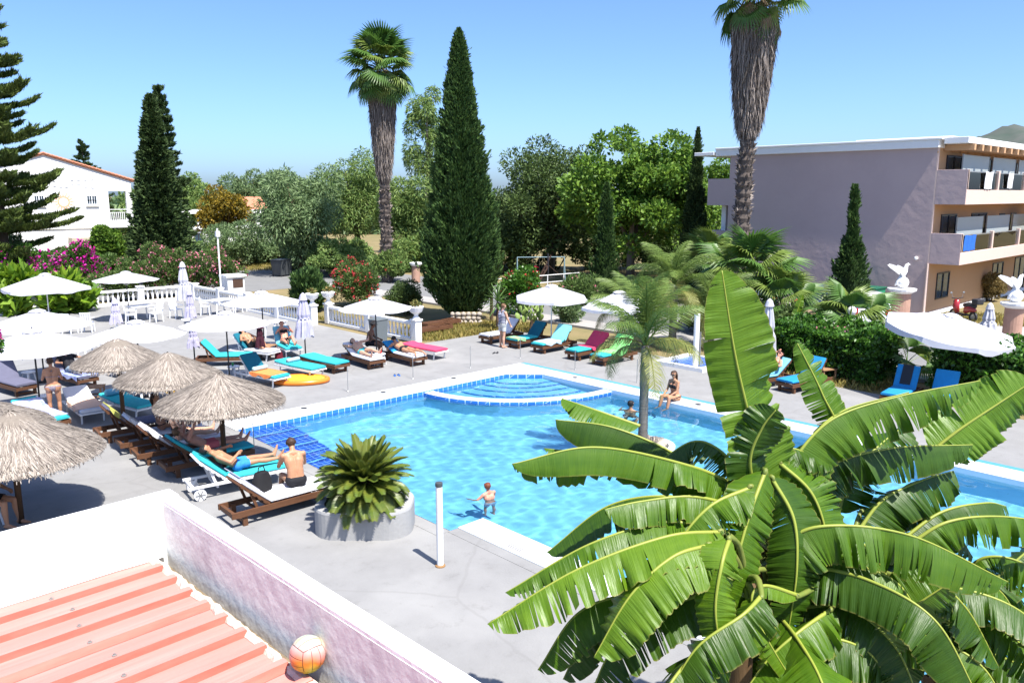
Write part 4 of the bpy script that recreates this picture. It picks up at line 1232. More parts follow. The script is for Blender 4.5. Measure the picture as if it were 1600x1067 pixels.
# ---- canvas parasols
def canopy(t, r, apex, drop, n_=8, val=.0, m=None, sag=.06, scal=True):
    """ribbed canopy with sagging panels, valance and crown vent"""
    g = MB(); K = 8; S = 5
    rows = []
    for i in range(K + 1):
        f = i / K; row = []
        for k in range(n_ * S + 1):
            u = k / S; fr_ = u - int(u)
            rr_ = r * f * (1 - (1 - cos(pi / n_)) * sin(pi * fr_) * 1.0)
            a = 2 * pi * u / n_ + pi / n_
            z = apex - drop * (f ** 1.08) - sag * f * sin(pi * fr_) * (.6 if f < 1 else .75)
            row.append((rr_ * cos(a), rr_ * sin(a), z))
        rows.append(row)
    if val > 0:
        row = []
        for k in range(n_ * S + 1):
            x, y, z = rows[-1][k]; u = k / S; fr_ = u - int(u)
            row.append((x * 1.01, y * 1.01, z - val * (1 + .25 * sin(pi * fr_ * 2) + .1 * sin(k * 2.1))))
        rows.append(row)
    g.grid(rows, flip=False)
    o = g.build('canopy', m or M_canvas, t, smooth=False)
    g = MB(); g.lathe([(.02, .05), (.14, .03), (.25, -.02), (.26, -.045), (.05, -.02)], n_, (0, 0, apex)); g.build('vent_cap', m or M_canvas, t)
    g = MB()
    for k in range(n_):
        a = 2 * pi * k / n_ + pi / n_
        g.tube([(0, 0, apex - .06), (r * .97 * cos(a), r * .97 * sin(a), apex - drop - .03)], .012, 5)
        g.tube([(0, 0, apex - drop - .25), (r * .5 * cos(a), r * .5 * sin(a), apex - drop * .52 - .04)], .01, 5)
    g.build('ribs', M_alu, t)
    return o
def parasol(apx, r, label, polem=None, apexz=2.35, drop=.5, val=0.0, n_=8, m=None, rot=0.0):
    p = G(apx[0], apx[1], apexz)
    t = thing('parasol', label, 'parasol', (p.x, p.y, 0), rot, 'open canvas parasols on the terrace')
    g = MB(); g.tube([(0, 0, 0), (0, 0, apexz - .02)], .024, 10); g.build('pole', polem or M_dpole, t)
    g = MB(); g.lathe([(.25, 0), (.25, .06), (.06, .1), (.04, .3)], 16); g.build('base', polem or M_dpole, t)
    canopy(t, r, apexz, drop, n_, val, m)
    g = MB(); g.lathe([(.015, apexz + .04), (.02, apexz + .07), (.008, apexz + .1)], 8); g.build('finial', M_dpole, t)
    return t
parasol((70, 428), 1.85, 'large white parasol with scalloped valance at the far left before the bougainvillea', M_white, 2.5, .62, .12, 6)
parasol((196, 425), 1.5, 'white parasol with dark pole in front of the pink oleanders', None, 2.35, .38)
parasol((58, 485), 1.62, 'white parasol at the left, upper of the two overlapping ones', None, 2.35, .5)
parasol((50, 516), 1.6, 'white parasol at the left, lower of the two overlapping ones, above the standing woman', None, 2.35, .5)
parasol((212, 502), 1.4, 'white parasol showing just above the farthest thatched parasol', None, 2.3, .42)
parasol((352, 488), 1.42, 'white parasol shading the empty turquoise lounger', None, 2.33, .38)
parasol((408, 456), 1.5, 'white parasol with dark pole in front of the receding balustrade', None, 2.35, .4)
parasol((586, 465), 1.35, 'white parasol over the slate grey bin by the balustrade', None, 2.35, .4)
parasol((862, 446), 1.62, 'white parasol with white pole above the petrol blue loungers', M_white, 2.4, .5, .1, 6, rot=.3)
parasol((968, 456), 1.5, 'white parasol half hidden behind the feather palm fronds', M_white, 2.4, .55, .1, 6)
# tilted parasol on the right
p = G(1474, 620); t = thing('parasol', 'big square white parasol tilted on its pole at the right', 'parasol', (p.x, p.y, 0), 0, 'open canvas parasols on the terrace')
g = MB(); g.tube([(0, 0, 0), (.06, .02, 2.16)], .026, 10); g.build('pole', M_white, t)
g = MB(); g.lathe([(.03, 1.0), (.05, 1.02), (.05, 1.12), (.03, 1.14)], 10); g.build('tilt_joint', M_alu, t)
hd = link('canopy_frame', MB().tube([(0, 0, -.1), (0, 0, .12)], .03).mesh('hub', M_alu), t); hd.location = (.06, .02, 2.2)
canopy(hd, 1.85, .3, .44, 8, .15, sag=.08)
hd.rotation_euler = (Matrix.Rotation(rad(8), 3, _r) @ Matrix.Rotation(rad(6), 3, _f) @ Matrix.Rotation(rad(20), 3, 'Z')).to_euler()
# closed parasols
def closed(px, py_base, apexz, label, m=M_canvas, r=.17, bottom=.75, polem=None, base=True, lean=0.0):
    p = G(px, py_base)
    t = thing('closed_parasol', label, 'parasol', (p.x, p.y, 0), px * .7, 'furled canvas parasols')
    g = MB(); g.tube([(0, 0, 0), (0, 0, apexz)], .024, 8); g.build('pole', polem or M_white, t)
    rows = []; g = MB()
    for i in range(12):
        f = i / 11; z = apexz - (apexz - bottom) * f; row = []
        for k in range(33):
            a = 2 * pi * k / 32
            rr_ = (.03 + r * (f ** .6) * (.75 if abs(f - .55) < .06 else 1)) * (1 + .22 * sin(a * 8 + f * 1.5)) + (.02 * sin(3 * a) if f > .8 else 0)
            row.append((rr_ * cos(a), rr_ * sin(a), z - (.06 * sin(a * 8) if i == 11 else 0)))
        rows.append(row)
    g.grid(rows, flip=True); g.build('furled_canvas', m, t, smooth=False)
    g = MB(); zz = apexz - (apexz - bottom) * .55; g.lathe([(r * .72, zz - .03), (r * .76, zz), (r * .72, zz + .03)], 16); g.build('tie', m, t)
    g = MB(); g.lathe([(.02, apexz + .1), (.1, apexz + .02), (.16, apexz - .16), (.13, apexz - .17)], 10); g.build('cap', m, t)
    if base:
        g = MB(); g.lathe([(.24, 0), (.24, .05), (.06, .08), (.04, .25)], 14); g.build('base', M_dpole if polem else M_white, t)
    return t
closed(291, 500, 2.75, 'tall white furled parasol standing against the far balustrade', r=.27, bottom=1.0)
closed(299, 506, 1.55, 'short lilac furled parasol in front of the far balustrade', M_lilac, .2, .3)
closed(183, 515, 1.35, 'small lilac furled parasol near the white tables', M_lilac, .22, .3)
closed(478, 566, 2.45, 'lilac furled parasol between the two balustrades', M_lilac, .27, .95, M_dpole)
closed(715, 500, 2.3, 'white furled parasol rising from the rubble wall', r=.17, bottom=.5)
closed(1196, 585, 2.5, 'white furled parasol behind the big banana leaf', r=.26, bottom=.65)
closed(1540, 545, 1.75, 'white furled parasol in the hedge gap by the right pillar', r=.28, bottom=.6)
closed(408, 562, 1.35, 'small dark furled parasol behind the reading woman', mat('maroon_canvas', (.05, .01, .02), .9), .12, .5, M_dpole)
closed(306, 585, 1.75, 'lilac and black furled parasol left of the empty turquoise lounger', M_lilac, .15, .95, M_dpole)

# ---- white plastic stools, tables, chairs
M_plast = mat('white_plastic', (.72, .73, .76), .4, .4)
def stool(p, label, s=1.0, h=.42, m=None):
    m = m or M_plast
    t = thing('stool', label, 'stool', (p[0], p[1], 0), .5, 'plastic stools between the loungers')
    g = MB(); g.lathe([(.2 * s, h - .04), (.21 * s, h - .02), (.19 * s, h), (.06, h - .005), (.05, h - .03)], 16); g.build('seat', m, t)
    for k in range(4):
        a = pi / 4 + k * pi / 2
        g = MB(); g.bar((.22 * s * cos(a), .22 * s * sin(a), 0), (.15 * s * cos(a), .15 * s * sin(a), h - .03), .06, .03, (cos(a), sin(a), 0)); g.build('leg', m, t)
    return t
stool(G(366, 591), 'white plastic stool under the parasol beside the dark blue backed lounger')
stool(G(594, 570), 'white plastic stool between the two occupied wooden loungers')
stool(G(46, 600), 'pale plastic stool beside the slate grey lounger at the left')
stool(G(70, 640), 'shaded plastic stool just left of the standing woman')
stool(G(222, 630), 'white plastic stool right of the turquoise lounger under the thatch', 1.2)
def slat_table(p, rz, label):
    t = thing('wooden_table', label, 'table', (p[0], p[1], 0), rz)
    for i in range(5):
        g = MB(); g.box(-.3, .3, -.25 + i * .1, -.16 + i * .1, .4, .425); g.build('slat', M_woodm, t)
    for x in (-.25, .25):
        for y in (-.2, .2):
            g = MB(); g.box(x - .022, x + .022, y - .022, y + .022, 0, .398); g.build('leg', M_woodm, t)
    for y in (-.2, .2):
        g = MB(); g.box(-.228, .228, y - .015, y + .015, .12, .16); g.build('stretcher', M_woodm, t)
slat_table(G(147, 625), rad(-30), 'low slatted wooden table between the peach towel lounger and the turquoise one')
slat_table(G(418, 556), rad(-60), 'low slatted wooden table between the two back row loungers')
slat_table(G(1288, 595), rad(-20), 'low dark wooden table right of the bright blue lounger')
def wtable(p, rz, label, w=.8, d_=.8):
    t = thing('white_table', label, 'table', (p[0], p[1], 0), rz, 'white tables by the far balustrade')
    g = MB(); g.box(-w / 2, w / 2, -d_ / 2, d_ / 2, .7, .74); g.build('table_top', M_plast, t, bevel=.012)
    for x in (-1, 1):
        for y in (-1, 1):
            g = MB(); g.bar((x * w * .45, y * d_ * .45, 0), (x * w * .4, y * d_ * .4, .7), .05, .05); g.build('leg', M_plast, t)
    return t
def wchair(p, rz, label):
    t = thing('white_chair', label, 'chair', (p[0], p[1], 0), rz, 'white chairs by the far balustrade')
    g = MB(); g.box(-.22, .22, -.22, .22, .42, .46); g.build('seat', M_plast, t, bevel=.01)
    for x in (-1, 1):
        for y in (-1, 1):
            g = MB(); g.bar((x * .22, y * .22, 0), (x * .19, y * .19, .42), .04, .04); g.build('leg', M_plast, t)
    for i in range(5):
        x = -.18 + i * .09; g = MB(); g.bar((x, .2, .46), (x, .27, .86), .05, .02, (0, 1, 0)); g.build('back_slat', M_plast, t)
    g = MB(); g.bar((-.22, .27, .88), (.22, .27, .88), .03, .06); g.build('top_rail', M_plast, t)
    for x in (-.24, .24):
        g = MB(); g.bar((x, -.2, .64), (x, .24, .66), .05, .03); g.build('armrest', M_plast, t)
wtable(G(222, 501), .2, 'white table beside the dark parasol pole by the far balustrade', 1.1, .8)
wtable(G(345, 490), .3, 'white table right of the tall furled parasol', 1.2, .8)
wtable(G(432, 528), .2, 'small white table behind the reading woman', .7, .7)
wtable(G(140, 560), .2, 'small white table with a terracotta pot left of the farthest thatch', .6, .6)
g = MB(); p = G(137, 545, .74); g.lathe([(.06, .745), (.09, .9), (.085, .9), (.05, .76)], 12, (p.x, p.y, 0)); tag(g.build('flower_pot', M_terra), 'small terracotta pot on the white table by the thatch', 'pot')
for i, (x, y, r_, lab) in enumerate(((138, 519, 2.6, 'white chair at the left in front of the balustrade posts'), (110, 521, 2.2, 'white low chair nearest the left parasols'), (245, 503, -1.2, 'white chair right of the white table by the dark pole'),
                            (205, 506, 1.2, 'white chair left of the white table by the dark pole'), (322, 492, 1.0, 'white chair left of the table by the tall furled parasol'), (370, 488, -1.4, 'white chair right of the table by the tall furled parasol'), (276, 497, .3, 'white chair at the foot of the tall furled parasol'))):
    wchair(G(x, y), r_, lab)
# ---- yellow inflatable, shower posts, rods, planter box
p = G(470, 597)
t = thing('pool_float', 'yellow and orange inflatable mattress lying on the deck by the flat turquoise lounger', 'pool float', (p.x, p.y, 0), rad(-38))
M_floaty = mat('yellow_vinyl', (.78, .38, .015), .3, .5, var=.5, scale=9, col2=(.8, .5, .05))
for i in range(7):
    y = -.42 + i * .14
    hl = .8 * math.sqrt(max(.12, 1 - (y / .52) ** 2)); g = MB()
    g.tube([(-hl, y, .07), (-hl + .06, y, .08), (hl - .06, y, .08), (hl, y, .07)], [.03, .07, .07, .03], 10); g.build('air_tube', M_floaty, t, smooth=True)
g = MB(); rim = [(.86 * cos(a), .52 * sin(a), .08) for a in [2 * pi * k / 36 for k in range(37)]]
g.tube(rim, .085, 10, cap=False); g.build('rim', mat('orange_vinyl', (.75, .2, .02), .3, .5), t, smooth=True)
p = G(688, 884)
t = thing('shower_post', 'plain white tube post on the deck in front of the cycad planter', 'post', (p.x, p.y, 0))
g = MB(); g.tube([(0, 0, 0), (0, 0, 1.38)], .055, 20); g.build('tube', M_white, t)
g = MB(); g.lathe([(.06, 1.38), (.062, 1.4), (.06, 1.44), (.03, 1.45)], 20); g.build('cap', M_bing, t)
g = MB(); g.lathe([(.085, 0), (.085, .015), (.06, .03)], 16); g.build('foot', mat('rust_ring', (.25, .14, .06), .9), t)
p = G(1086, 577)
t = thing('outdoor_shower', 'white outdoor shower column with a blue tiled foot bath', 'shower', (p.x, p.y, 0), rad(0))
g = MB(); g.tube([(0, 0, 0), (0, 0, 1.95)], .1, 16); g.build('column', M_white, t)
g = MB(); g.tube([(.25, 0, 0), (.25, 0, 1.3)], .03, 8); g.build('pipe', M_metal, t)
g = MB(); g.box(-.3, 1.7, -.5, -.32, 0, .14).box(-.3, 1.7, 1.3, 1.48, 0, .14).box(-.3, -.12, -.32, 1.3, 0, .14).box(1.52, 1.7, -.32, 1.3, 0, .14); g.build('bath_kerb', M_white, t)
g = MB(); g.box(-.12, 1.52, -.32, 1.3, 0, .05); g.build('bath_floor', M_mosaic, t)
rods = [(x, 21.05) for x in (10.45, 12.95, 15.45, 17.95, 20.4)] + [(20.4, y) for y in (18.3, 15.6)] + [(8.0, 17.2)]
for i, (x, y) in enumerate(rods):
    t = thing('steel_rod', ('thin steel rod post on the deck, number %s counted along the coping from the steps' % ['one', 'two', 'three', 'four', 'five', 'six', 'seven'][i]) if i < 7 else 'thin steel rod beside the nearest thatched parasol pole', 'post', (x, y, 0), 0, 'thin rod posts round the pool')
    g = MB(); g.tube([(0, 0, 0), (0, 0, .78)], .011, 6); g.build('rod', M_metal, t)
    g = MB(); g.lathe([(.03, 0), (.03, .01), (.015, .03)], 8); g.build('foot', M_metal, t)
# handrail stub seen behind the banana leaf
# small things on the ground: flip-flops, bags
def bag(p, label, m, s=1.0, z=0.0, rz=.3):
    t = thing('bag', label, 'bag', (p[0], p[1], z), rz)
    g = MB(); rows = []
    for i in range(7):
        f = i / 6; w_ = .2 * s * (1 - .35 * f ** 2) * (1.05 if 0 < i < 6 else .9); d_ = .13 * s * (1 - .3 * f)
        rows.append([(w_ * (abs(cos(a)) ** .6) * (1 if cos(a) > 0 else -1), d_ * (abs(sin(a)) ** .6) * (1 if sin(a) > 0 else -1), .36 * s * f) for a in [2 * pi * k / 16 for k in range(17)]])
    g.grid(rows); g.add(rows[-1][:-1], [tuple(range(16))]); g.build('bag_body', m, t, smooth=True)
    g = MB(); g.tube([(-.1 * s, 0, .33 * s), (-.06 * s, 0, .47 * s), (.06 * s, 0, .47 * s), (.1 * s, 0, .33 * s)], .012, 6); g.build('strap', m, t)
M_blackc = mat('black_fabric', (.015, .015, .017), .85, var=.5, scale=10)
bag((6.6, 13.95), 'black backpack on the near wooden lounger beside the seated man', M_blackc, 1.0, .41)
bag(G(436, 560), 'dark red bag beside the reading woman', mat('dark_red_fabric', (.12, .01, .02), .9), .8)

# ================================================================ VEGETATION
def leafmat(name, c, c2, tr=.3, rough=.55, spec=.3):
    return mat(name, c, rough, spec, island=1.0, col2=c2, transl=tr)
M_bark = mat('brown_bark', (.13, .09, .06), .95, .1, var=1, scale=6, col2=(.06, .045, .03), stretch=(4, 4, .8), bump=.8, bscale=18)
M_gbark = mat('grey_bark', (.22, .19, .16), .95, .1, var=1, scale=6, col2=(.12, .1, .085), stretch=(4, 4, .8), bump=.8, bscale=18)
LF_plane = leafmat('bright_leaf', (.19, .31, .04), (.05, .13, .018), .35)
LF_dark = leafmat('dark_leaf', (.12, .18, .05), (.04, .075, .022), .3)
LF_olive = leafmat('grey_green_leaf', (.24, .33, .15), (.09, .16, .06), .35)
LF_pepper = leafmat('pepper_leaf', (.28, .37, .11), (.1, .19, .05), .4)
LF_cyp = leafmat('cypress_spray', (.085, .155, .035), (.018, .05, .013), .15, .7)
LF_cyp2 = leafmat('blue_cypress_spray', (.075, .12, .035), (.02, .045, .014), .14, .7)
LF_norf = leafmat('araucaria_spray', (.15, .2, .04), (.045, .08, .02), .2, .6)
LF_hedge = leafmat('hedge_leaf', (.10, .24, .026), (.03, .09, .014), .35, .4, .5)
LF_orange = leafmat('turning_leaf', (.36, .24, .02), (.09, .09, .02), .3)
LF_ole = leafmat('oleander_leaf', (.15, .23, .06), (.05, .1, .025), .3)
LF_lime = leafmat('lime_leaf', (.22, .34, .02), (.09, .2, .02), .4)
FL_pink = leafmat('pink_petal', (.72, .16, .26), (.62, .3, .35), .3)
FL_red = leafmat('red_petal', (.6, .025, .05), (.5, .07, .08), .3)
FL_mag = leafmat('magenta_bract', (.62, .01, .28), (.5, .03, .35), .3)
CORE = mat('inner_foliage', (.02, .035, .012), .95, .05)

def shell(n_, c, r, inner=.55, lower=-.5):
    """points in the outer shell of an ellipsoid with outward directions"""
    d = unit(RNG.normal(0, 1, (int(n_ * 1.6), 3)))
    d = d[d[:, 2] > lower - RNG.uniform(0, .5, len(d))][:n_]
    f = RNG.uniform(inner, 1.0, (len(d), 1)) ** .6
    return np.array(c) + d * f * np.array(r), d
def lobes(c, r, k, lr, rng=None):
    """small foliage lobes scattered through a big ellipsoid"""
    out = []
    d = unit(RNG.normal(0, 1, (k, 3))); f = RNG.uniform(.35, .92, (k, 1))
    P_ = np.array(c) + d * f * np.array(r)
    for q in P_: out.append((q, np.array(lr) * RNG.uniform(.65, 1.3)))
    return out
def crown(name, lob, n_, ll, lw, m, parent, droop=0.0, jit=.5, inner=.5):
    A_, B_ = [], []
    tot = sum(float(np.prod(l[1])) ** (2 / 3) for l in lob)
    for c, r in lob:
        k = max(20, int(n_ * float(np.prod(r)) ** (2 / 3) / tot))
        a, b = shell(k, c, r, inner); A_.append(a); B_.append(b)
    P_ = np.concatenate(A_); d = np.concatenate(B_)
    d = d + np.array([0, 0, -droop])
    return leaves(name, P_, d, ll, lw, m, parent, jit=jit)
def limbs(t, h0, tops, r0, m, name='trunk'):
    g = MB()
    g.tube([(0, 0, -.1), (.05 * r0, 0, h0 * .5), (.1 * r0, .1 * r0, h0)], [r0 * 1.25, r0, r0 * .8], 10)
    o = g.build(name, m, t, smooth=True)
    for q in tops:
        g = MB(); q = Vector(q); mid = Vector((q.x * .45, q.y * .45, h0 + (q.z - h0) * .55))
        g.tube([(0.1 * r0, .1 * r0, h0 * .92), mid, q], [r0 * .6, r0 * .35, r0 * .1], 7); g.build('limb', m, t, smooth=True)
def tree(px, py, dist, name, label, height, rx, rz_, cz, k, lr, n_, ll, lw, m, bark=M_bark, droop=0.0, r0=.25, extra=None, cat='tree', group=None, inner=.5, ry=None):
    p = D(px, py, dist); 
    t = thing(name, label, cat, (p.x, p.y, -.02), RNG.uniform(0, 6), group)
    lob = lobes((0, 0, cz), (rx, ry or rx, rz_), k, lr)
    if extra: lob += extra
    crown('crown', lob, n_, ll, lw, m, t, droop, inner=inner)
    tops = [tuple(l[0]) for l in lob[:7]]
    limbs(t, max(.5, cz - rz_ * .75), tops, r0, bark)
    return t
# --- broadleaf trees behind the pool
tree(985, 420, 57, 'plane_tree', 'large bright green broadleaf tree behind the white parasols', 10, 5.4, 4.7, 6.1, 95, (1.25, 1.25, 1.0), 28000, .34, .2, LF_plane, M_gbark, r0=.3, inner=.3)
tree(860, 420, 63, 'evergreen_tree', 'dark dense evergreen tree left of the bright broadleaf one', 10, 4.6, 4.8, 6.1, 75, (1.3, 1.3, 1.1), 22000, .3, .13, LF_dark, r0=.3, inner=.3)
tree(800, 420, 68, 'evergreen_tree', 'shadowed evergreen tree just right of the big cypress', 7, 3.0, 3.0, 3.6, 30, (1.2, 1.2, 1.0), 9000, .3, .14, LF_dark, r0=.25)
tree(1060, 420, 66, 'plane_tree', 'green broadleaf tree between the narrow cypress and the mauve block', 8, 3.6, 3.6, 4.4, 40, (1.2, 1.2, 1.0), 9000, .36, .2, LF_plane, r0=.25)
tree(1125, 300, 78, 'plane_tree', 'green treetop showing past the left end of the apartment block', 8, 3.0, 3.0, 6.6, 24, (1.2, 1.2, 1.0), 6000, .36, .2, LF_plane, r0=.25)
tree(470, 400, 62, 'pepper_tree', 'pale grey green drooping tree left of the tall palm', 8, 3.6, 3.5, 4.6, 52, (1.1, 1.1, 1.3), 17000, .42, .09, LF_olive, droop=.6, r0=.3)
tree(560, 390, 70, 'pepper_tree', 'yellowish green drooping tree behind the tall palm', 9.5, 3.4, 4.0, 5.6, 50, (1.1, 1.1, 1.3), 15000, .42, .09, LF_pepper, droop=.6, r0=.3)
tree(640, 400, 66, 'pepper_tree', 'loose green tree between the tall palm and the big cypress', 7, 2.6, 3.0, 4.4, 34, (1.0, 1.0, 1.1), 10000, .4, .1, LF_pepper, droop=.4, r0=.25)
tree(668, 300, 82, 'eucalyptus_tree', 'tall thin eucalyptus rising behind the left side of the big cypress', 17, 1.9, 5.6, 11.5, 30, (.9, .9, 1.3), 6500, .5, .1, LF_pepper, M_gbark, droop=.8, r0=.3)
tree(520, 420, 60, 'olive_shrub', 'low mixed green shrub under the drooping tree', 3, 2.2, 1.3, 1.3, 20, (.8, .8, .6), 6000, .22, .1, LF_pepper, cat='shrub', r0=.1)
tree(355, 400, 76, 'copper_tree', 'orange brown leaved tree in front of the pale villa', 6.5, 2.6, 2.3, 4.2, 34, (.9, .9, .8), 9000, .26, .15, LF_orange, r0=.18)
tree(365, 410, 68, 'scrub_bush', 'grey green scrub bush below the orange brown tree', 3.6, 2.7, 1.7, 1.9, 30, (.9, .9, .7), 8000, .24, .1, LF_olive, cat='bush', r0=.12)
tree(300, 350, 100, 'far_tree', 'round pale green tree far behind the left conifer', 8.5, 3.6, 3.0, 5.2, 34, (1.2, 1.2, 1.0), 7000, .4, .2, LF_pepper, r0=.3)
tree(395, 350, 105, 'far_tree', 'grey green eucalyptus far behind the orange tree', 9.5, 3.6, 3.4, 6.0, 34, (1.2, 1.2, 1.2), 7000, .5, .14, LF_olive, r0=.3)
tree(215, 370, 88, 'far_tree', 'green tree behind the right corner of the white house', 6.6, 2.2, 3.0, 3.4, 24, (1.0, 1.0, 1.0), 6000, .34, .18, LF_pepper, r0=.25)
tree(440, 350, 112, 'far_tree', 'far grey green tree above the drooping tree', 9, 3.4, 3.2, 6.0, 26, (1.2, 1.2, 1.1), 6000, .5, .16, LF_olive, r0=.3)
tree(740, 350, 110, 'far_tree', 'far green tree line patch behind the big cypress', 7, 5.0, 3.0, 4.0, 34, (1.4, 1.4, 1.1), 7000, .5, .2, LF_dark, r0=.3)
tree(1470, 330, 90, 'far_tree', 'treetop barely visible above the apartment block roof', 10, 2, 2, 8, 12, (1, 1, .8), 2000, .4, .2, LF_pepper, r0=.25)
# distant wood that closes the horizon
nW = 40000; xa = RNG.uniform(-.75, .75, nW); dd = RNG.uniform(125, 175, nW)
hh = 4.2 + 2.6 * np.array([mnoise.noise(Vector((a * 14, 3, 0))) for a in xa]) + 1.2 * np.array([mnoise.noise(Vector((a * 55, 9, 0))) for a in xa])
lat = xa * dd
P_ = np.stack([lat * _r.x + dd * _f.x, lat * _r.y + dd * _f.y, np.maximum(.2, hh) * RNG.uniform(0, 1, nW) ** .6 * (dd / 140)], 1)
o = leaves('distant_wood', P_, RNG.normal(0, 1, (nW, 3)), 1.9, 1.2, LF_olive, None)
tag(o, 'distant belt of grey green woodland along the horizon', 'woodland', kind='stuff')
for i, (px_, d_, h_, rx_, mm, lab) in enumerate((
    (425, 72, 2.6, 2.6, LF_olive, 'grey green undergrowth left of the drooping tree'), (480, 66, 2.4, 2.6, LF_dark, 'dark undergrowth beneath the drooping tree'),
    (545, 64, 2.6, 2.6, LF_pepper, 'yellow green undergrowth behind the red oleander'), (640, 64, 3.0, 2.4, LF_pepper, 'green undergrowth between tall palm and big cypress'),
    (790, 62, 4.0, 3.2, LF_dark, 'dark undergrowth right of the big cypress'), (870, 66, 4.2, 4.2, LF_dark, 'dark undergrowth behind the swing frame'),
    (960, 66, 3.6, 4.4, LF_dark, 'green undergrowth beneath the bright broadleaf tree'), (1050, 62, 3.0, 2.6, LF_dark, 'dark undergrowth around the slim cypress foot'),
    (280, 66, 2.6, 3.0, LF_pepper, 'green undergrowth behind the pink oleanders'), (225, 70, 3.4, 2.4, LF_dark, 'dark undergrowth behind the house corner'))):
    q_ = D(px_, 400, d_); t = thing('undergrowth', lab, 'bush', (q_.x, q_.y, -.02))
    crown('foliage', lobes((0, 0, h_ * .45), (rx_, rx_ * .7, h_ * .5), 26, (.8, .8, .7)), 6500, .3, .14, mm, t)
    g = MB()
    for j in range(5): g.tube([(.2 * cos(j), .2 * sin(j), -.05), (rx_ * .5 * cos(j * 1.3), rx_ * .4 * sin(j * 1.3), h_ * .6)], [.05, .015], 5)
    g.build('stems', M_bark, t)
# --- conifers
def cypress(px, py, dist, h, r, label, m, n_, prof, name='cypress_tree', ll=.34, lw=.12, lump=.16, up=1.1, z0=.2):
    p = D(px, py, dist); t = thing(name, label, 'tree', (p.x, p.y, -.02))
    f = RNG.uniform(0, 1, n_) ** .85; th = RNG.uniform(0, 2 * pi, n_)
    R0 = np.array([prof(x) for x in f]) * r
    nzv = np.array([mnoise.noise(Vector((cos(a) * 2.2, sin(a) * 2.2, x * h * .9))) + .6 * mnoise.noise(Vector((cos(a) * 5, sin(a) * 5, x * h * 2.2))) for a, x in zip(th, f)])
    rr_ = R0 * (1 + lump * nzv) * RNG.uniform(.80, 1.02, n_)
    nc_ = int(n_ / 60)                                        # upswept plumes that break the outline
    cf = RNG.uniform(0.02, .97, nc_); ct = RNG.uniform(0, 2 * pi, nc_); own = RNG.integers(0, nc_, n_)
    isp = RNG.uniform(0, 1, n_) < .6
    u_ = RNG.uniform(0, 1, n_)
    plen = (.35 + .5 * r ** .5) * np.maximum(.35, 1 - cf[own])
    pr_ = np.array([prof(x) for x in cf])[own] * r * (.86 + .22 * np.sin(u_ * 1.57)) * (1 + lump * .4 * RNG.normal(0, 1, nc_)[own])
    thk = .11 * np.maximum(.4, r ** .6) * (1.15 - u_)
    rr_ = np.where(isp, pr_ + RNG.normal(0, 1, n_) * thk * .7, rr_)
    f2 = np.where(isp, cf[own] + u_ * plen / h, f)
    f = np.minimum(f2, 1.0)
    th = np.where(isp, ct[own] + RNG.normal(0, 1, n_) * thk / np.maximum(.15, pr_), th)
    P_ = np.stack([rr_ * np.cos(th), rr_ * np.sin(th), z0 + f * (h - z0)], 1)
    d = np.stack([np.cos(th), np.sin(th), np.full(n_, up)], 1)
    leaves('crown', P_, d, ll, lw, m, t, jit=.28)
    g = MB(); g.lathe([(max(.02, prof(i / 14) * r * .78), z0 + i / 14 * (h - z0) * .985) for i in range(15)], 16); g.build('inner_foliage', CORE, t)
    g = MB(); g.tube([(0, 0, -.1), (0, 0, h * .5)], [max(.08, r * .13), .05], 8); g.build('trunk', M_bark, t)
    return t
bigp = lambda x: (min(1, x / .12) ** .5 * .92 + .08) * (1 - max(0, x - .25) / .75) ** .88 if x < .985 else .02
cypress(722, 500, 38.6, 13.5, 1.58, 'tall broad dark green cypress behind the balustrade', LF_cyp, 95000, bigp, ll=.23, lw=.07, lump=.3)
slim = lambda x: (.55 + .45 * min(1, x / .2)) * (1 - x) ** .55 * (1 if x > .05 else .8) + .02
cypress(1082, 430, 52, 10.2, .95, 'slim dark cypress left of the tall shaggy palm', LF_cyp2, 12000, lambda x: 1.15 * (1 - x) ** 1.05 * (.7 + .3 * min(1, x / .12)) + .02, ll=.26, lw=.08, lump=.35)
cypress(945, 455, 46, 6.7, .72, 'small slim cypress in front of the bright broadleaf tree', LF_cyp, 8000, lambda x: 1.1 * (1 - x) ** .75 * (.7 + .3 * min(1, x / .12)) + .02, ll=.22, lw=.07, lump=.35)
cypress(1322, 492, 38.3, 6.5, .8, 'thin ragged cypress standing before the mauve end wall', LF_cyp, 11000, lambda x: (.95 if x < .36 else max(.3, .95 - 2.2 * (x - .36))) * (1 - x) ** .35 + .02, ll=.2, lw=.07, lump=.55, z0=.3)
cypress(257, 440, 56, 12.7, 2.0, 'dense conical conifer right of the white house', LF_cyp2, 26000, lambda x: (1 - x) ** .85 * (1 if x > .06 else .85) + .02, ll=.42, lw=.16, lump=.35, up=.4)
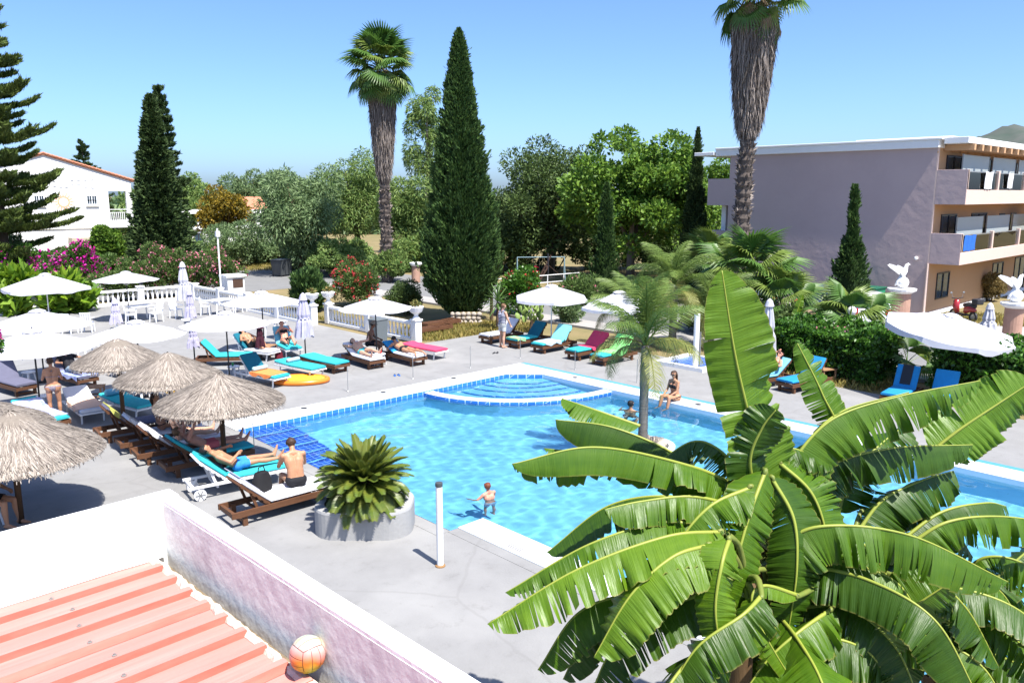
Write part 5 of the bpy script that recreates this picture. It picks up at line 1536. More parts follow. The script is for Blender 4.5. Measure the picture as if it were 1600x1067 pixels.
def araucaria(px, py, dist, h, r, label, wh, m=LF_norf, pwr=.9, z0=1.2, nb=6, dens=1.0, rmin=.25, tilt=0.18):
    p = D(px, py, dist); t = thing('norfolk_pine', label, 'tree', (p.x, p.y, -.02))
    g = MB(); g.tube([(0, 0, -.1), (0, 0, h * .6), (0, 0, h)], [h * .016, h * .009, .02], 8); g.build('trunk', M_bark, t)
    k = int((h - z0) / wh)
    for i in range(k + 1):
        z = z0 + i * wh; f = i / max(1, k)
        L0 = r * (1 - f) ** pwr + rmin * (1 if f < .97 else .6)
        Pn, Dn = [], []
        gb = MB()
        for b in range(nb):
            a = 2 * pi * b / nb + i * 1.1 + random.uniform(-.2, .2); Lb = L0 * random.uniform(.6, 1.12)
            zb_ = random.uniform(-.42, .42) * wh; tl_ = tilt * random.uniform(.55, 1.35); dv = Vector((cos(a), sin(a), 0)); sdv = Vector((-sin(a), cos(a), 0))
            zz = lambda s: zb_ - tl_ * .35 * s * Lb + tl_ * .9 * s * s * Lb
            gb.tube([tuple(dv * (Lb * s) + Vector((0, 0, z + zz(s)))) for s in (0, .35, .7, 1)], [.05, .035, .02, .008], 5)
            nt_ = max(6, int(Lb * 8 * dens))
            for j in range(nt_):
                s = .14 + .86 * (j + .5) / nt_
                base_ = dv * (Lb * s) + Vector((0, 0, z + zz(s)))
                tw = (.2 + .42 * min(1, Lb / 3)) * (1.15 - s * .75) * min(1, s * 4)
                for sg in (-1, 1):
                    td = (dv * .75 + sdv * sg * .8 + Vector((0, 0, .22))).normalized()
                    q0 = base_
                    for e in range(3):
                        q = q0 + td * (tw * (e + .5) / 1.6)
                        for rep in range(5):
                            Pn.append(q + Vector((random.uniform(-.05, .05), random.uniform(-.05, .05), random.uniform(-.04, .16)))); Dn.append(td + Vector((0, 0, .75)))
        gb.build('whorl_branches', M_bark, t)
        leaves('foliage_whorl', np.array(Pn), np.array(Dn), .4, .075, m, t, jit=.42)
    return t
araucaria(14, 452, 50, 20.5, 3.9, 'tall tiered norfolk pine at the left edge in front of the white house', 1.15, nb=8, tilt=.42, pwr=.8, rmin=.55, z0=1.2, dens=1.05)
araucaria(270, 436, 61, 13.5, 2.0, 'slender norfolk pine peeping out behind the dense conical conifer', .5, LF_cyp2, .75, 3.0, 6, .7, .12)
araucaria(142, 380, 98, 12.6, 2.2, 'young conifer tip showing above the tiled roof', .8, LF_cyp2, .8, 4.0, 6, .6, .3, .5)
araucaria(163, 380, 102, 9.6, 1.6, 'smaller conifer tip beside the one above the tiled roof', .8, LF_cyp2, .8, 4.0, 6, .6, .3, .5)

# --- palms
def fan_mesh(R, m, n_=20, spread=2.5, petiole=.9, droop=.25, name='fan_frond'):
    g = MB()
    g.tube([(0, 0, 0), (petiole * .5, 0, .03), (petiole, 0, 0)], [.03, .022, .015], 5)
    for k in range(n_):
        a = -spread / 2 + spread * k / (n_ - 1)
        L0 = R * (1 - .18 * abs(a) / (spread / 2)) * random.uniform(.92, 1.05)
        d = Vector((cos(a), sin(a), 0)); s_ = Vector((-sin(a), cos(a), 0))
        c = Vector((petiole, 0, 0)); w_ = L0 * spread / n_ * .36
        p1 = c + d * L0 * .55 + Vector((0, 0, .05)); p2 = c + d * L0 * .85 + Vector((0, 0, -.06 * R - droop * .3)); p3 = c + d * L0 + Vector((0, 0, -droop))
        g.add([c, p1 - s_ * w_, p1 + Vector((0, 0, .04 * R)), p1 + s_ * w_, p2 - s_ * w_ * .45, p2 + s_ * w_ * .45, p3], [(0, 1, 2), (0, 2, 3), (1, 4, 5, 2), (2, 5, 3), (4, 6, 5)])
    return g.mesh(name, m)
LF_fan = mat('fan_palm_leaf', (.10, .20, .035), .45, .45, var=.7, scale=3, col2=(.05, .12, .025), transl=.3)
LF_fany = mat('yellow_fan_leaf', (.2, .26, .05), .45, .45, var=.7, scale=3, col2=(.1, .18, .03), transl=.3)
LF_dead = mat('dead_frond', (.30, .22, .15), .9, .1, var=.9, scale=5, col2=(.17, .12, .08))
M_skirt = mat('dead_frond_skirt', (.33, .285, .255), .95, .1, island=1, col2=(.11, .09, .08))
M_ptrunk = mat('palm_trunk', (.14, .115, .1), .95, .1, var=1, scale=5, col2=(.06, .05, .045), bump=.9, bscale=14)
fan_big = [fan_mesh(1.25, LF_fan, 26, 3.3, 1.0, .34), fan_mesh(1.15, LF_fany, 26, 3.1, .95, .42)]
fan_dead = [fan_mesh(1.0, LF_dead, 16, 1.7, .9, .3, 'dead_frond')]
def washingtonia(px, py, dist, h, z_sk, label, rt=.45, rsk=1.15, lean=0.0, nfr=38):
    p = D(px, py, dist); t = thing('fan_palm', label, 'tree', (p.x, p.y, -.02))
    g = MB(); prof = []
    nz_ = 46
    for i in range(nz_ + 1):
        z = z_sk * 1.05 * i / nz_
        prof.append((rt * (1.25 - .3 * i / nz_) * (1 + .16 * (i % 2)), z))
    g.lathe(prof, 14); g.build('trunk', M_ptrunk, t)
    # leaf base stubs on the trunk
    n_ = 520; f = RNG.uniform(0, 1, n_); th = RNG.uniform(0, 2 * pi, n_)
    rr_ = rt * (1.3 - .25 * f); P_ = np.stack([rr_ * np.cos(th), rr_ * np.sin(th), f * z_sk * 1.03], 1)
    d = np.stack([np.cos(th), np.sin(th), np.full(n_, .7)], 1)
    o = leaves('leaf_stubs', P_, d, .42, .17, M_skirt, t, jit=.3); tag(o, kind='stuff')
    # skirt of hanging dead fronds
    hs_ = h - 1.9
    def rs(f): return rt * 1.05 + (rsk - rt) * (f ** .55) * (1 - .15 * f)
    g = MB(); g.lathe([(rs(i / 10) * .86, z_sk + (hs_ - z_sk) * i / 10) for i in range(11)], 18); g.build('skirt_core', LF_dead, t)
    n_ = 3600; f = RNG.uniform(0.02, 1.0, n_); th = RNG.uniform(0, 2 * pi, n_)
    R0 = np.array([rs(x) for x in f]) * RNG.uniform(.86, 1.1, n_)
    P_ = np.stack([R0 * np.cos(th), R0 * np.sin(th), z_sk - .2 + f * (hs_ - z_sk)], 1)
    d = np.stack([np.cos(th) * .04, np.sin(th) * .04, np.full(n_, -1.0)], 1)
    o = leaves('skirt', P_, d, 1.0, .05, M_skirt, t, jit=.1); tag(o, kind='stuff')
    # loose dead fronds hanging below the crown
    for k in range(30):
        a = 2 * pi * k / 30 + random.uniform(-.2, .2)
        o = link('dead_frond', fan_dead[0], t); o.location = (cos(a) * rsk * .35, sin(a) * rsk * .35, h - random.uniform(.3, 1.4))
        o.rotation_euler = (random.uniform(-.5, .5), rad(random.uniform(52, 84)), a); o.scale = (1, .75, 1)
    for k in range(nfr):
        f = k / nfr; a = k * 2.399
        o = link('frond', fan_big[k % 2 if f < .8 else 0], t); o.location = (cos(a) * .15, sin(a) * .15, h - .9 + .7 * f)
        o.rotation_euler = (random.uniform(-.4, .4), rad(70 - 155 * f ** 1.0 + random.uniform(-20, 20)), a); s = random.uniform(.9, 1.2) * 1.12; o.scale = (s, s, s)
    return t
washingtonia(605, 440, 56, 14.9, 7.4, 'tall fan palm with shaggy skirt left of the big cypress', .29, .95, nfr=66)
tp = washingtonia(1150, 480, 42, 16.5, 9.2, 'tall shaggy fan palm in front of the mauve block, crown cut by the top edge', .33, 1.18, nfr=44)
tp.rotation_euler = (rad(.6), rad(.8), 0)
def fanpalm(px, py, label, h, R, nfr=16, tr=.16, dist=None):
    p = G(px, py) if dist is None else D(px, py, dist); t = thing('fan_palm', label, 'tree', (p.x, p.y, -.02), 0, None)
    g = MB(); g.lathe([(tr * (1.2 if i % 2 else 1.0), h * i / 12) for i in range(13)], 10); g.build('trunk', M_ptrunk, t)
    for k in range(nfr):
        f = k / nfr; a = k * 2.399
        o = link('frond', fan_big[(k * 7) % 2], t); o.location = (0, 0, h - .05 + .1 * f)
        o.rotation_euler = (random.uniform(-.5, .5), rad(22 - 100 * f + random.uniform(-8, 8)), a); s = R / 2.1 * random.uniform(.85, 1.1); o.scale = (s, s, s)
    return t
fanpalm(1165, 520, 'bushy fan palm at the foot of the tall shaggy palm', 2.5, 2.5, 24, .2)
fanpalm(1215, 530, 'bushy fan palm right of the furled white parasol', 1.6, 2.0, 18, .2)
fanpalm(1322, 565, 'young fan palm with yellow green leaves left of the hedge', 1.55, 1.75, 15, .1)
fanpalm(1415, 590, 'low fan palm tuft in the hedge below the white car', .5, 1.3, 10, .1)
fanpalm(1108, 470, 'fan palm behind the feather palm near the slim cypress', 2.4, 2.1, 20, .16)
# feather palms
def feather_mesh(L, m, n_=34, droop=1.0, wl=.5, hang=.5):
    g = MB(); pts = []
    for i in range(13):
        s = i / 12; pts.append(Vector((L * s * (1 - .12 * droop * s * s), 0, L * (.55 * s - .62 * droop * s * s))))
    g.tube(pts, [.028 * (1 - .85 * i / 12) for i in range(13)], 5)
    for i in range(n_):
        s = .12 + .87 * i / (n_ - 1); j = min(11, int(s * 12)); q = pts[j].lerp(pts[j + 1], s * 12 - j); tng = (pts[j + 1] - pts[j]).normalized()
        ll_ = wl * (sin(pi * min(1, .18 + s * .8)) ** .6) * random.uniform(.85, 1.1)
        for sg in (-1, 1):
            d = (Vector((0, sg, 0)) * .75 + tng * .7 + Vector((0, 0, random.uniform(-.05, .35)))).normalized()
            w_ = .010; m1 = q + d * ll_ * .5 + Vector((0, 0, -hang * .12 * ll_)); e = q + d * ll_ * .9 + Vector((0, 0, -hang * ll_ * .75))
            g.add([q - tng * w_, q + tng * w_, m1 + tng * w_ * 1.2, m1 - tng * w_ * 1.2, e], [(0, 1, 2, 3), (3, 2, 4)])
    return g.mesh('frond', m)
LF_feath = mat('feather_palm_leaf', (.17, .24, .05), .5, .35, var=.8, scale=2.5, col2=(.09, .15, .03), transl=.35)
LF_feath2 = mat('golden_palm_leaf', (.3, .29, .08), .55, .3, var=.8, scale=2.5, col2=(.14, .18, .04), transl=.35)
feath = [feather_mesh(2.1, LF_feath, 64, 1.0, .6, .8), feather_mesh(1.9, LF_feath2, 60, 1.4, .55, 1.0), feather_mesh(2.3, LF_feath, 64, .85, .62, .7)]
def feather_palm(loc, label, h, nfr, sc=1.0, tr=.14, up=0.0, trunkm=None):
    t = thing('feather_palm', label, 'tree', loc)
    g = MB(); pr = []
    for i in range(25):
        f = i / 24; pr.append((tr * (1.15 - .3 * f) * (1.03 if i % 2 else .98) * (1 + .18 * math.exp(-((f - .75) / .2) ** 2)), h * f - .05))
    g.lathe(pr, 14); g.build('trunk', trunkm or M_qtrunk, t, smooth=True)
    for k in range(nfr):
        f = (k + .5) / nfr; a = k * 2.399 + 1.0
        o = link('frond', feath[1 if f < .35 else (0 if k % 2 else 2)], t); o.location = (0, 0, h - .12 + .15 * f)
        o.rotation_euler = (random.uniform(-.25, .25), rad(32 - 92 * f ** .9 + random.uniform(-7, 7) - up), a); s = sc * random.uniform(.85, 1.08); o.scale = (s, s, s)
    return t
M_qtrunk = mat('ringed_grey_trunk', (.20, .185, .165), .8, .2, var=1, scale=2.2, col2=(.11, .10, .085), stretch=(.6, .6, 5), bump=.6, bscale=8)
p = G(1004, 693)
fp_ = feather_palm((p.x, p.y, 0), 'feather palm with grey ringed trunk rising at the pool island', 2.5, 18, .95, .105, up=16); fp_.rotation_euler.z = .55
p = G(1050, 545); feather_palm((p.x, p.y, 0), 'tall feather palm behind the outdoor shower', 2.6, 20, 1.1, .14)
p = G(1110, 545); feather_palm((p.x, p.y, 0), 'feather palm clump right of the outdoor shower', 1.6, 18, 1.05, .12)
p = G(985, 548); feather_palm((p.x, p.y, 0), 'feather palm with arching fronds over the lime green towel lounger', 1.7, 14, .95, .1)
# island planter in the pool that holds the palm
p = G(1006, 697)
isl = thing('planter_island', 'round white planter island in the pool with rocks round the palm foot', 'planter', (p.x, p.y, 0))
g = MB(); g.lathe([(.75, -1.34), (.75, -.02), (.75, .05), (.6, .05), (.6, -.05)], 32); g.build('kerb', M_cop, isl)
g = MB(); g.lathe([(.59, -.06), (.2, .02)], 20); g.build('soil', M_soil, isl)
for k in range(14):
    a = 2 * pi * k / 14; g = MB(); g.ball((0, 0, 0), (.16, .13, .11), 8); o = g.build('rock', M_rub, isl, smooth=True); o.location = (.42 * cos(a), .42 * sin(a), .06); o.rotation_euler = (k, k * .3, k * .7)
# yucca / dracaena tufts
def strap_mesh(L, w, m, droop=.3, name='strap_leaf'):
    g = MB(); rows = []
    for i in range(7):
        s = i / 6; ww = w * (.5 + 1.2 * s) * (1 - s) ** .5 + .002; z = L * (.02 - droop * s * s * .5)
        rows.append([(L * s, -ww, z + ww * .3), (L * s, 0, z), (L * s, ww, z + ww * .3)])
    g.grid(rows); return g.mesh(name, m)
STR = strap_mesh(.8, .035, mat('yucca_leaf', (.11, .2, .05), .5, .4, var=.6, scale=3, transl=.25))
def yucca(px, py, label, h, R, n_=60, stems=1):
    p = G(px, py); t = thing('yucca', label, 'plant', (p.x, p.y, -.02))
    for s_ in range(stems):
        ox, oy = (.3 * cos(s_ * 2.4), .3 * sin(s_ * 2.4)) if stems > 1 else (0, 0); hh_ = h * (1 - .25 * s_)
        g = MB(); g.tube([(ox * .3, oy * .3, 0), (ox, oy, hh_)], [.09, .07], 8); g.build('stem', M_bark, t)
        for k in range(n_):
            f = k / n_; o = link('leaf', STR, t); o.location = (ox, oy, hh_ - .1 + .25 * f); o.rotation_euler = (0, rad(45 - 130 * f + random.uniform(-8, 8)), k * 2.399); q = R / .8 * random.uniform(.8, 1.1); o.scale = (q, q, q)
    return t
yucca(778, 515, 'spiky yucca left of the red hibiscus', 1.25, .8, 60)
yucca(768, 500, 'taller spiky yucca beside the big cypress', 1.9, .75, 50)
# --- flowering shrubs
def shrub(px, py, label, rx, h, m, fl=None, nfl=0, n_=7000, ll=.2, lw=.055, name='oleander_bush', dist=None, ry=None, k=26, lr=.55, cat='bush', fs=.1, group=None, rot=None, up=.6):
    p = G(px, py) if dist is None else D(px, py, dist)
    t = thing(name, label, cat, (p.x, p.y, -.02), 0 if rot is None else rot, group)
    lob = lobes((0, 0, h * .52), (rx * .72, (ry or rx) * .72, h * .42), k, (lr, lr, lr * .9))
    crown('foliage', lob, n_, ll, lw, m, t, -up)
    if fl is not None:
        A_ = []
        for c, r in lob:
            a, b = shell(max(1, nfl // len(lob)), c, np.array(r) * 1.03, .93, -.2); A_.append(a)
        q = np.concatenate(A_)
        q = np.repeat(q, 4, axis=0) + RNG.normal(0, fs * .45, (len(q) * 4, 3))
        o = leaves('blossom', q, RNG.normal(0, 1, (len(q), 3)), fs, fs * .9, fl, t); tag(o, kind='stuff')
    g = MB()
    for j in range(6):
        a = j * 1.05; g.tube([(.1 * cos(a), .1 * sin(a), -.05), (rx * .4 * cos(a), (ry or rx) * .4 * sin(a), h * .6)], [.03, .012], 5)
    g.build('stems', M_bark, t)
    return t
shrub(555, 478, 'red flowering oleander behind the balustrade', 1.75, 2.7, LF_ole, FL_red, 330, 9000)
shrub(486, 486, 'dark green juniper bush left of the red oleander', 1.15, 2.5, LF_cyp, None, 0, 9000, .3, .1, 'juniper_bush', up=1.2)
shrub(636, 492, 'clipped dark hedge block between the oleander and the cypress', 1.15, 1.6, LF_dark, None, 0, 7000, .12, .06, 'clipped_bush', lr=.45)
shrub(610, 440, 'leafy green shrub at the foot of the tall palm', 2.0, 2.6, LF_pepper, FL_red, 12, 7000, .24, .12, 'green_shrub')
shrub(345, 462, 'pink oleander behind the balustrade beside the slim mast', 2.0, 3.1, LF_ole, FL_pink, 300, 9000, ry=1.5)
shrub(295, 462, 'pink oleander behind the tall white furled parasol', 2.1, 3.3, LF_ole, FL_pink, 280, 9000, ry=1.5)
shrub(240, 466, 'pink oleander left of the tall white furled parasol', 2.1, 3.4, LF_ole, FL_pink, 260, 9000, ry=1.5)
shrub(185, 470, 'mixed green shrub behind the far white parasol', 2.0, 2.8, LF_ole, FL_pink, 80, 8000, ry=1.5)
shrub(175, 430, 'bright green climbing shrub in front of the house corner', 2.2, 4.2, LF_plane, None, 0, 8000, .26, .16, 'climbing_shrub', dist=58)
shrub(120, 462, 'magenta bougainvillea cascading behind the left balustrade', 2.4, 3.3, LF_hedge, FL_mag, 420, 8000, .14, .1, 'bougainvillea', ry=1.5, fs=.16)
shrub(45, 458, 'magenta bougainvillea at the foot of the norfolk pine', 2.4, 3.0, LF_hedge, FL_mag, 260, 8000, .14, .1, 'bougainvillea', ry=1.5, fs=.16)
p = D(-28, 545, 17.2); t = thing('bougainvillea', 'magenta bougainvillea sprig hanging in at the left edge', 'bush', (p.x, p.y, -.02))
crown('foliage', lobes((0, 0, p.z), (.3, .3, .5), 14, (.16, .16, .2)), 1800, .09, .05, LF_hedge, t, .4)
q = np.concatenate([shell(40, c, r, .8, -.6)[0] for c, r in lobes((0, 0, p.z), (.36, .36, .52), 12, (.15, .15, .17))]); q = np.repeat(q, 3, 0) + RNG.normal(0, .03, (len(q) * 3, 3))
tag(leaves('blossom', q, RNG.normal(0, 1, (len(q), 3)), .075, .06, FL_mag, t), kind='stuff')
g = MB(); g.tube([(0, 0, 0), (.1, 0, 1.2), (0, 0, p.z + .2)], [.04, .03, .015], 6); g.build('stems', M_bark, t)
shrub(815, 492, 'red hibiscus bush left of the white parasol pole', 1.35, 2.4, LF_hedge, FL_red, 90, 7000, .16, .1, 'hibiscus_bush', fs=.13)
shrub(905, 480, 'green shrub with a few pink flowers behind the white parasol', 1.7, 1.9, LF_ole, FL_pink, 30, 6000)
shrub(1000, 490, 'dark green shrub behind the half hidden parasol', 1.6, 1.9, LF_dark, None, 0, 6000, name='green_shrub')
shrub(885, 505, 'low green shrub between the loungers and the road', .9, 1.0, LF_olive, None, 0, 3000, name='green_shrub', k=14, lr=.35)
shrub(1130, 520, 'dark green undergrowth beneath the bushy fan palm', 2.2, 1.9, LF_dark, None, 0, 7000, name='green_shrub', ll=.18, lw=.1)
shrub(1240, 545, 'dark leafy undergrowth right of the furled parasol', 1.8, 1.6, LF_dark, None, 0, 7000, name='green_shrub', ll=.18, lw=.1)
shrub(1300, 560, 'leafy shrub left of the young fan palm', 1.2, 1.4, LF_hedge, None, 0, 5000, name='green_shrub', ll=.16, lw=.1)
shrub(1545, 470, 'dry straw coloured shrub beside the scooter', .9, 1.7, leafmat('straw_leaf', (.33, .24, .1), (.2, .16, .06), .3), None, 0, 4000, .16, .06, 'dry_shrub', k=16, lr=.4)
shrub(110, 488, 'lush lime green leaves behind the left balustrade', 1.6, 2.1, LF_lime, None, 0, 900, .95, .3, 'broadleaf_plant', lr=.6)
shrub(25, 490, 'lush lime green leaves at the far left behind the balustrade', 2.0, 2.4, LF_lime, None, 0, 1100, .95, .3, 'broadleaf_plant', lr=.6)
def hedge(x0, x1, y0, y1, h, label, n_, m=LF_hedge):
    t = thing('hedge', label, 'hedge', ((x0 + x1) / 2, (y0 + y1) / 2, -.02))
    w_, d_ = (x1 - x0) / 2, (y1 - y0) / 2
    k = n_ // 3
    u, v = RNG.uniform(-1, 1, n_), RNG.uniform(-1, 1, n_)
    face = RNG.integers(0, 5, n_)
    P_ = np.zeros((n_, 3)); d = np.zeros((n_, 3))
    top = face < 2; fx = face == 2; fxn = face == 3; fy = face == 4
    lum = np.array([mnoise.noise(Vector((a * w_ * 1.4, b * d_ * 1.4, 4.2))) for a, b in zip(u, v)]) * .5 + RNG.uniform(-.16, .1, n_)
    P_[top] = np.stack([u[top] * w_, v[top] * d_, h + lum[top]], 1); d[top] = (0, 0, 1)
    hz_ = (v * .5 + .5) * h
    P_[fx] = np.stack([w_ + lum[fx], u[fx] * d_, hz_[fx]], 1); d[fx] = (1, 0, .5)
    P_[fxn] = np.stack([-w_ - lum[fxn], u[fxn] * d_, hz_[fxn]], 1); d[fxn] = (-1, 0, .5)
    sy = np.where(RNG.uniform(0, 1, n_) > .25, -1, 1)
    P_[fy] = np.stack([u[fy] * w_, sy[fy] * (d_ + lum[fy]), hz_[fy]], 1); d[fy] = np.stack([0 * sy[fy], sy[fy], 0 * sy[fy] + .5], 1)
    leaves('foliage', P_, d, .16, .09, m, t, jit=.7)
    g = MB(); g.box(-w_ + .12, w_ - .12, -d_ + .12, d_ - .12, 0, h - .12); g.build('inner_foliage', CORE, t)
    q = np.stack([RNG.uniform(-w_, w_, 14), RNG.uniform(-d_, d_, 14), np.full(14, h + .06)], 1); q = np.repeat(q, 3, 0) + RNG.normal(0, .03, (42, 3))
    tag(leaves('blossom', q, RNG.normal(0, 1, (42, 3)), .07, .06, FL_pink, t), kind='stuff')
    return t
hedge(25.3, 27.2, 10.2, 13.6, 1.6, 'clipped green hedge left of the tilted parasol', 16000)
hedge(25.4, 27.2, 2.0, 8.4, 1.65, 'clipped green hedge right of the tilted parasol', 20000)
# prickly pear
M_cact = mat('prickly_pear_pad', (.2, .27, .07), .6, .3, var=.7, scale=6, col2=(.12, .2, .05))
p = G(830, 520); t = thing('prickly_pear', 'prickly pear cactus with flat pads below the white parasol', 'cactus', (p.x, p.y, 0))
g = MB(); g.tube([(0, 0, 0), (.05, 0, .6)], [.1, .07], 8); g.build('trunk', M_bark, t)
rc = random.Random(4)
for k in range(34):
    lv = k / 34; a = k * 2.4; g = MB(); g.ball((0, 0, .16), (.12, .028, .17), 10)
    o = g.build('pad', M_cact, t, smooth=True); o.location = (cos(a) * (.15 + .5 * rc.random()), sin(a) * (.15 + .5 * rc.random()), .45 + .75 * lv); o.rotation_euler = (rc.uniform(-.6, .6), rc.uniform(-.6, .6), a)
# small far banana with a browned leaf, dry grass
n_ = 9000
areas = [(G(690, 520), 2.0, 3000), (G(770, 515), 2.2, 2500), (G(960, 560), 1.6, 1500), (G(1310, 590), 2.0, 1500), (G(505, 505), 1.6, 1500), (G(420, 415), 5.0, 4000), (G(1545, 500), 2.2, 1500)]
PP = []
for c, r_, k in areas:
    a = RNG.uniform(0, 2 * pi, k); q = np.sqrt(RNG.uniform(0, 1, k)) * r_
    PP.append(np.stack([c.x + q * np.cos(a), c.y + q * np.sin(a), RNG.uniform(.0, .1, k)], 1))
PP = np.concatenate(PP)
ok = (PP[:, 0] > 24.6) | (PP[:, 1] > 47.3) | ((PP[:, 0] > 19.9) & (PP[:, 1] > 26.1)); PP = PP[ok]
tag(leaves('dry_grass', PP, np.tile([0, 0, 1.0], (len(PP), 1)), .26, .05, leafmat('dry_grass_blade', (.36, .27, .08), (.2, .2, .05), .3), None), 'dry yellow grass growing in patches beyond the deck', 'grass', kind='stuff')
# --- cycad in the rounded planter
M_planter = mat('grey_planter_render', (.33, .33, .33), .85, .2, var=.6, scale=2.5, col2=(.28, .28, .28), bump=.3, bscale=18)
pc = G(572, 822)
t = thing('planter', 'grey rounded concrete planter at the pool edge holding the cycad', 'planter', (pc.x, pc.y, 0), YAW - pi / 2)
def rrect(a, b, r, n_=8):
    out = []
    for cx, cy, a0 in ((a - r, b - r, 0), (-a + r, b - r, pi / 2), (-a + r, -b + r, pi), (a - r, -b + r, 1.5 * pi)):
        for i in range(n_ + 1):
            q = a0 + pi / 2 * i / n_; out.append((cx + r * cos(q), cy + r * sin(q)))
    return out
g = MB(); o_ = rrect(.88, .62, .45); i_ = rrect(.72, .46, .36)
rows = [[(x, y, 0) for x, y in o_], [(x, y, .46) for x, y in o_], [(x * .985, y * .985, .5) for x, y in o_], [(x, y, .5) for x, y in i_], [(x, y, .3) for x, y in i_]]
g.grid([r + [r[0]] for r in rows]); g.build('planter_wall', M_planter, t)
g = MB(); g.add([(x, y, .4) for x, y in i_], [tuple(range(len(i_)))]); g.build('soil', mat('dark_soil', (.05, .035, .025), .95, var=1, scale=12, bump=.8), t)
LF_cyc = mat('cycad_leaf', (.05, .115, .014), .4, .5, var=1, scale=2.6, col2=(.17, .18, .026), transl=.2)
def cycad_frond(L, bend):
    g = MB(); pts = []
    for i in range(11):
        s = i / 10; pts.append(Vector((L * s * (1 - .15 * bend * s * s), 0, L * (.12 * s - .35 * bend * s * s))))
    g.tube(pts, [.012 * (1 - .7 * i / 10) for i in range(11)], 5)
    n_ = 30
    for i in range(n_):
        s = .1 + .9 * i / (n_ - 1); j = min(9, int(s * 10)); q = pts[j].lerp(pts[j + 1], s * 10 - j); tn = (pts[j + 1] - pts[j]).normalized()
        l_ = .18 * (sin(pi * (.2 + .72 * s)) ** .7)
        for sg in (-1, 1):
            d = (Vector((0, sg, 0)) * .72 + tn * .62 + Vector((0, 0, .38))).normalized(); w_ = .0115
            g.add([q - tn * w_, q + tn * w_, q + d * l_ * .6 + tn * w_ * 1.1, q + d * l_ + Vector((0, 0, -.01)), q + d * l_ * .6 - tn * w_ * 1.1], [(0, 1, 2, 3, 4)])
    return g.mesh('frond', LF_cyc)
cyf = [cycad_frond(.92, .75), cycad_frond(.85, .35), cycad_frond(.95, 1.1)]
cy = thing('cycad', 'sago cycad with stiff radiating fronds in the grey planter', 'plant', (pc.x, pc.y, .5)); cy.scale = (.93, .93, .9)
g = MB(); g.lathe([(.2, 0), (.24, .15), (.22, .35), (.1, .5)], 14); g.build('trunk', M_bark, cy)
for k in range(150):
    f = k / 150; o = link('frond', cyf[2 if f < .35 else (0 if f < .75 else 1)], cy); a = k * 2.399
    o.location = (.1 * cos(a), .1 * sin(a), .3 + .2 * f); o.rotation_euler = (random.uniform(-.25, .25), rad(24 - 92 * f ** 1.1 + random.uniform(-6, 6)), a); s = random.uniform(.9, 1.1); o.scale = (s, s, s)

# ================================================================ BANANA PLANTS IN THE FOREGROUND
def banana_mat(name, c, c2, rib=(.42, .5, .1)):
    m = bpy.data.materials.new(name); m.use_nodes = True
    N, L = m.node_tree.nodes, m.node_tree.links
    b = N['Principled BSDF']; b.inputs['Roughness'].default_value = .40; b.inputs['Specular IOR Level'].default_value = .45
    uv = N.new('ShaderNodeUVMap'); uv.uv_map = 'UVMap'
    sp = N.new('ShaderNodeSeparateXYZ'); L.new(uv.outputs[0], sp.inputs[0])
    # fine lateral veins run across the blade
    mp = N.new('ShaderNodeMapping'); mp.inputs['Scale'].default_value = (75, .8, 1); L.new(uv.outputs[0], mp.inputs['Vector'])
    wv = N.new('ShaderNodeTexNoise'); wv.inputs['Scale'].default_value = 1.0; wv.inputs['Detail'].default_value = 3; L.new(mp.outputs[0], wv.inputs['Vector'])
    n2 = N.new('ShaderNodeTexNoise'); n2.inputs['Scale'].default_value = 3.0; n2.inputs['Detail'].default_value = 4; L.new(uv.outputs[0], n2.inputs['Vector'])
    ad = N.new('ShaderNodeMath'); ad.operation = 'MULTIPLY_ADD'; L.new(wv.outputs['Fac'], ad.inputs[0]); ad.inputs[1].default_value = .7; 
    L.new(n2.outputs['Fac'], ad.inputs[2])
    mr = N.new('ShaderNodeMapRange'); mr.inputs['From Min'].default_value = .55; mr.inputs['From Max'].default_value = 1.15; L.new(ad.outputs[0], mr.inputs['Value'])
    mx = N.new('ShaderNodeMix'); mx.data_type = 'RGBA'; mx.inputs['A'].default_value = (*c, 1); mx.inputs['B'].default_value = (*c2, 1); L.new(mr.outputs[0], mx.inputs['Factor'])
    # dried brownish margin (v close to 1), patchy
    ed = N.new('ShaderNodeMapRange'); ed.inputs['From Min'].default_value = .955; ed.inputs['From Max'].default_value = 1.0; L.new(sp.outputs['Y'], ed.inputs['Value'])
    em = N.new('ShaderNodeMath'); em.operation = 'MULTIPLY'; L.new(ed.outputs[0], em.inputs[0]); L.new(n2.outputs['Fac'], em.inputs[1])
    m2 = N.new('ShaderNodeMix'); m2.data_type = 'RGBA'; L.new(mx.outputs['Result'], m2.inputs['A']); m2.inputs['B'].default_value = (.3, .24, .06, 1); L.new(em.outputs[0], m2.inputs['Factor'])
    L.new(m2.outputs['Result'], b.inputs['Base Color'])
    bp = N.new('ShaderNodeBump'); bp.inputs['Strength'].default_value = .6; bp.inputs['Distance'].default_value = .012; L.new(wv.outputs['Fac'], bp.inputs['Height']); L.new(bp.outputs[0], b.inputs['Normal'])
    tr = N.new('ShaderNodeBsdfTranslucent'); L.new(m2.outputs['Result'], tr.inputs['Color']); L.new(bp.outputs[0], tr.inputs['Normal'])
    ms = N.new('ShaderNodeMixShader'); ms.inputs[0].default_value = .34; L.new(b.outputs[0], ms.inputs[1]); L.new(tr.outputs[0], ms.inputs[2])
    L.new(ms.outputs[0], N['Material Output'].inputs['Surface'])
    return m
BN = [banana_mat('banana_leaf', (.054, .13, .005), (.095, .185, .008)), banana_mat('young_banana_leaf', (.085, .175, .008), (.135, .24, .012)), banana_mat('old_banana_leaf', (.032, .082, .005), (.055, .12, .007))]
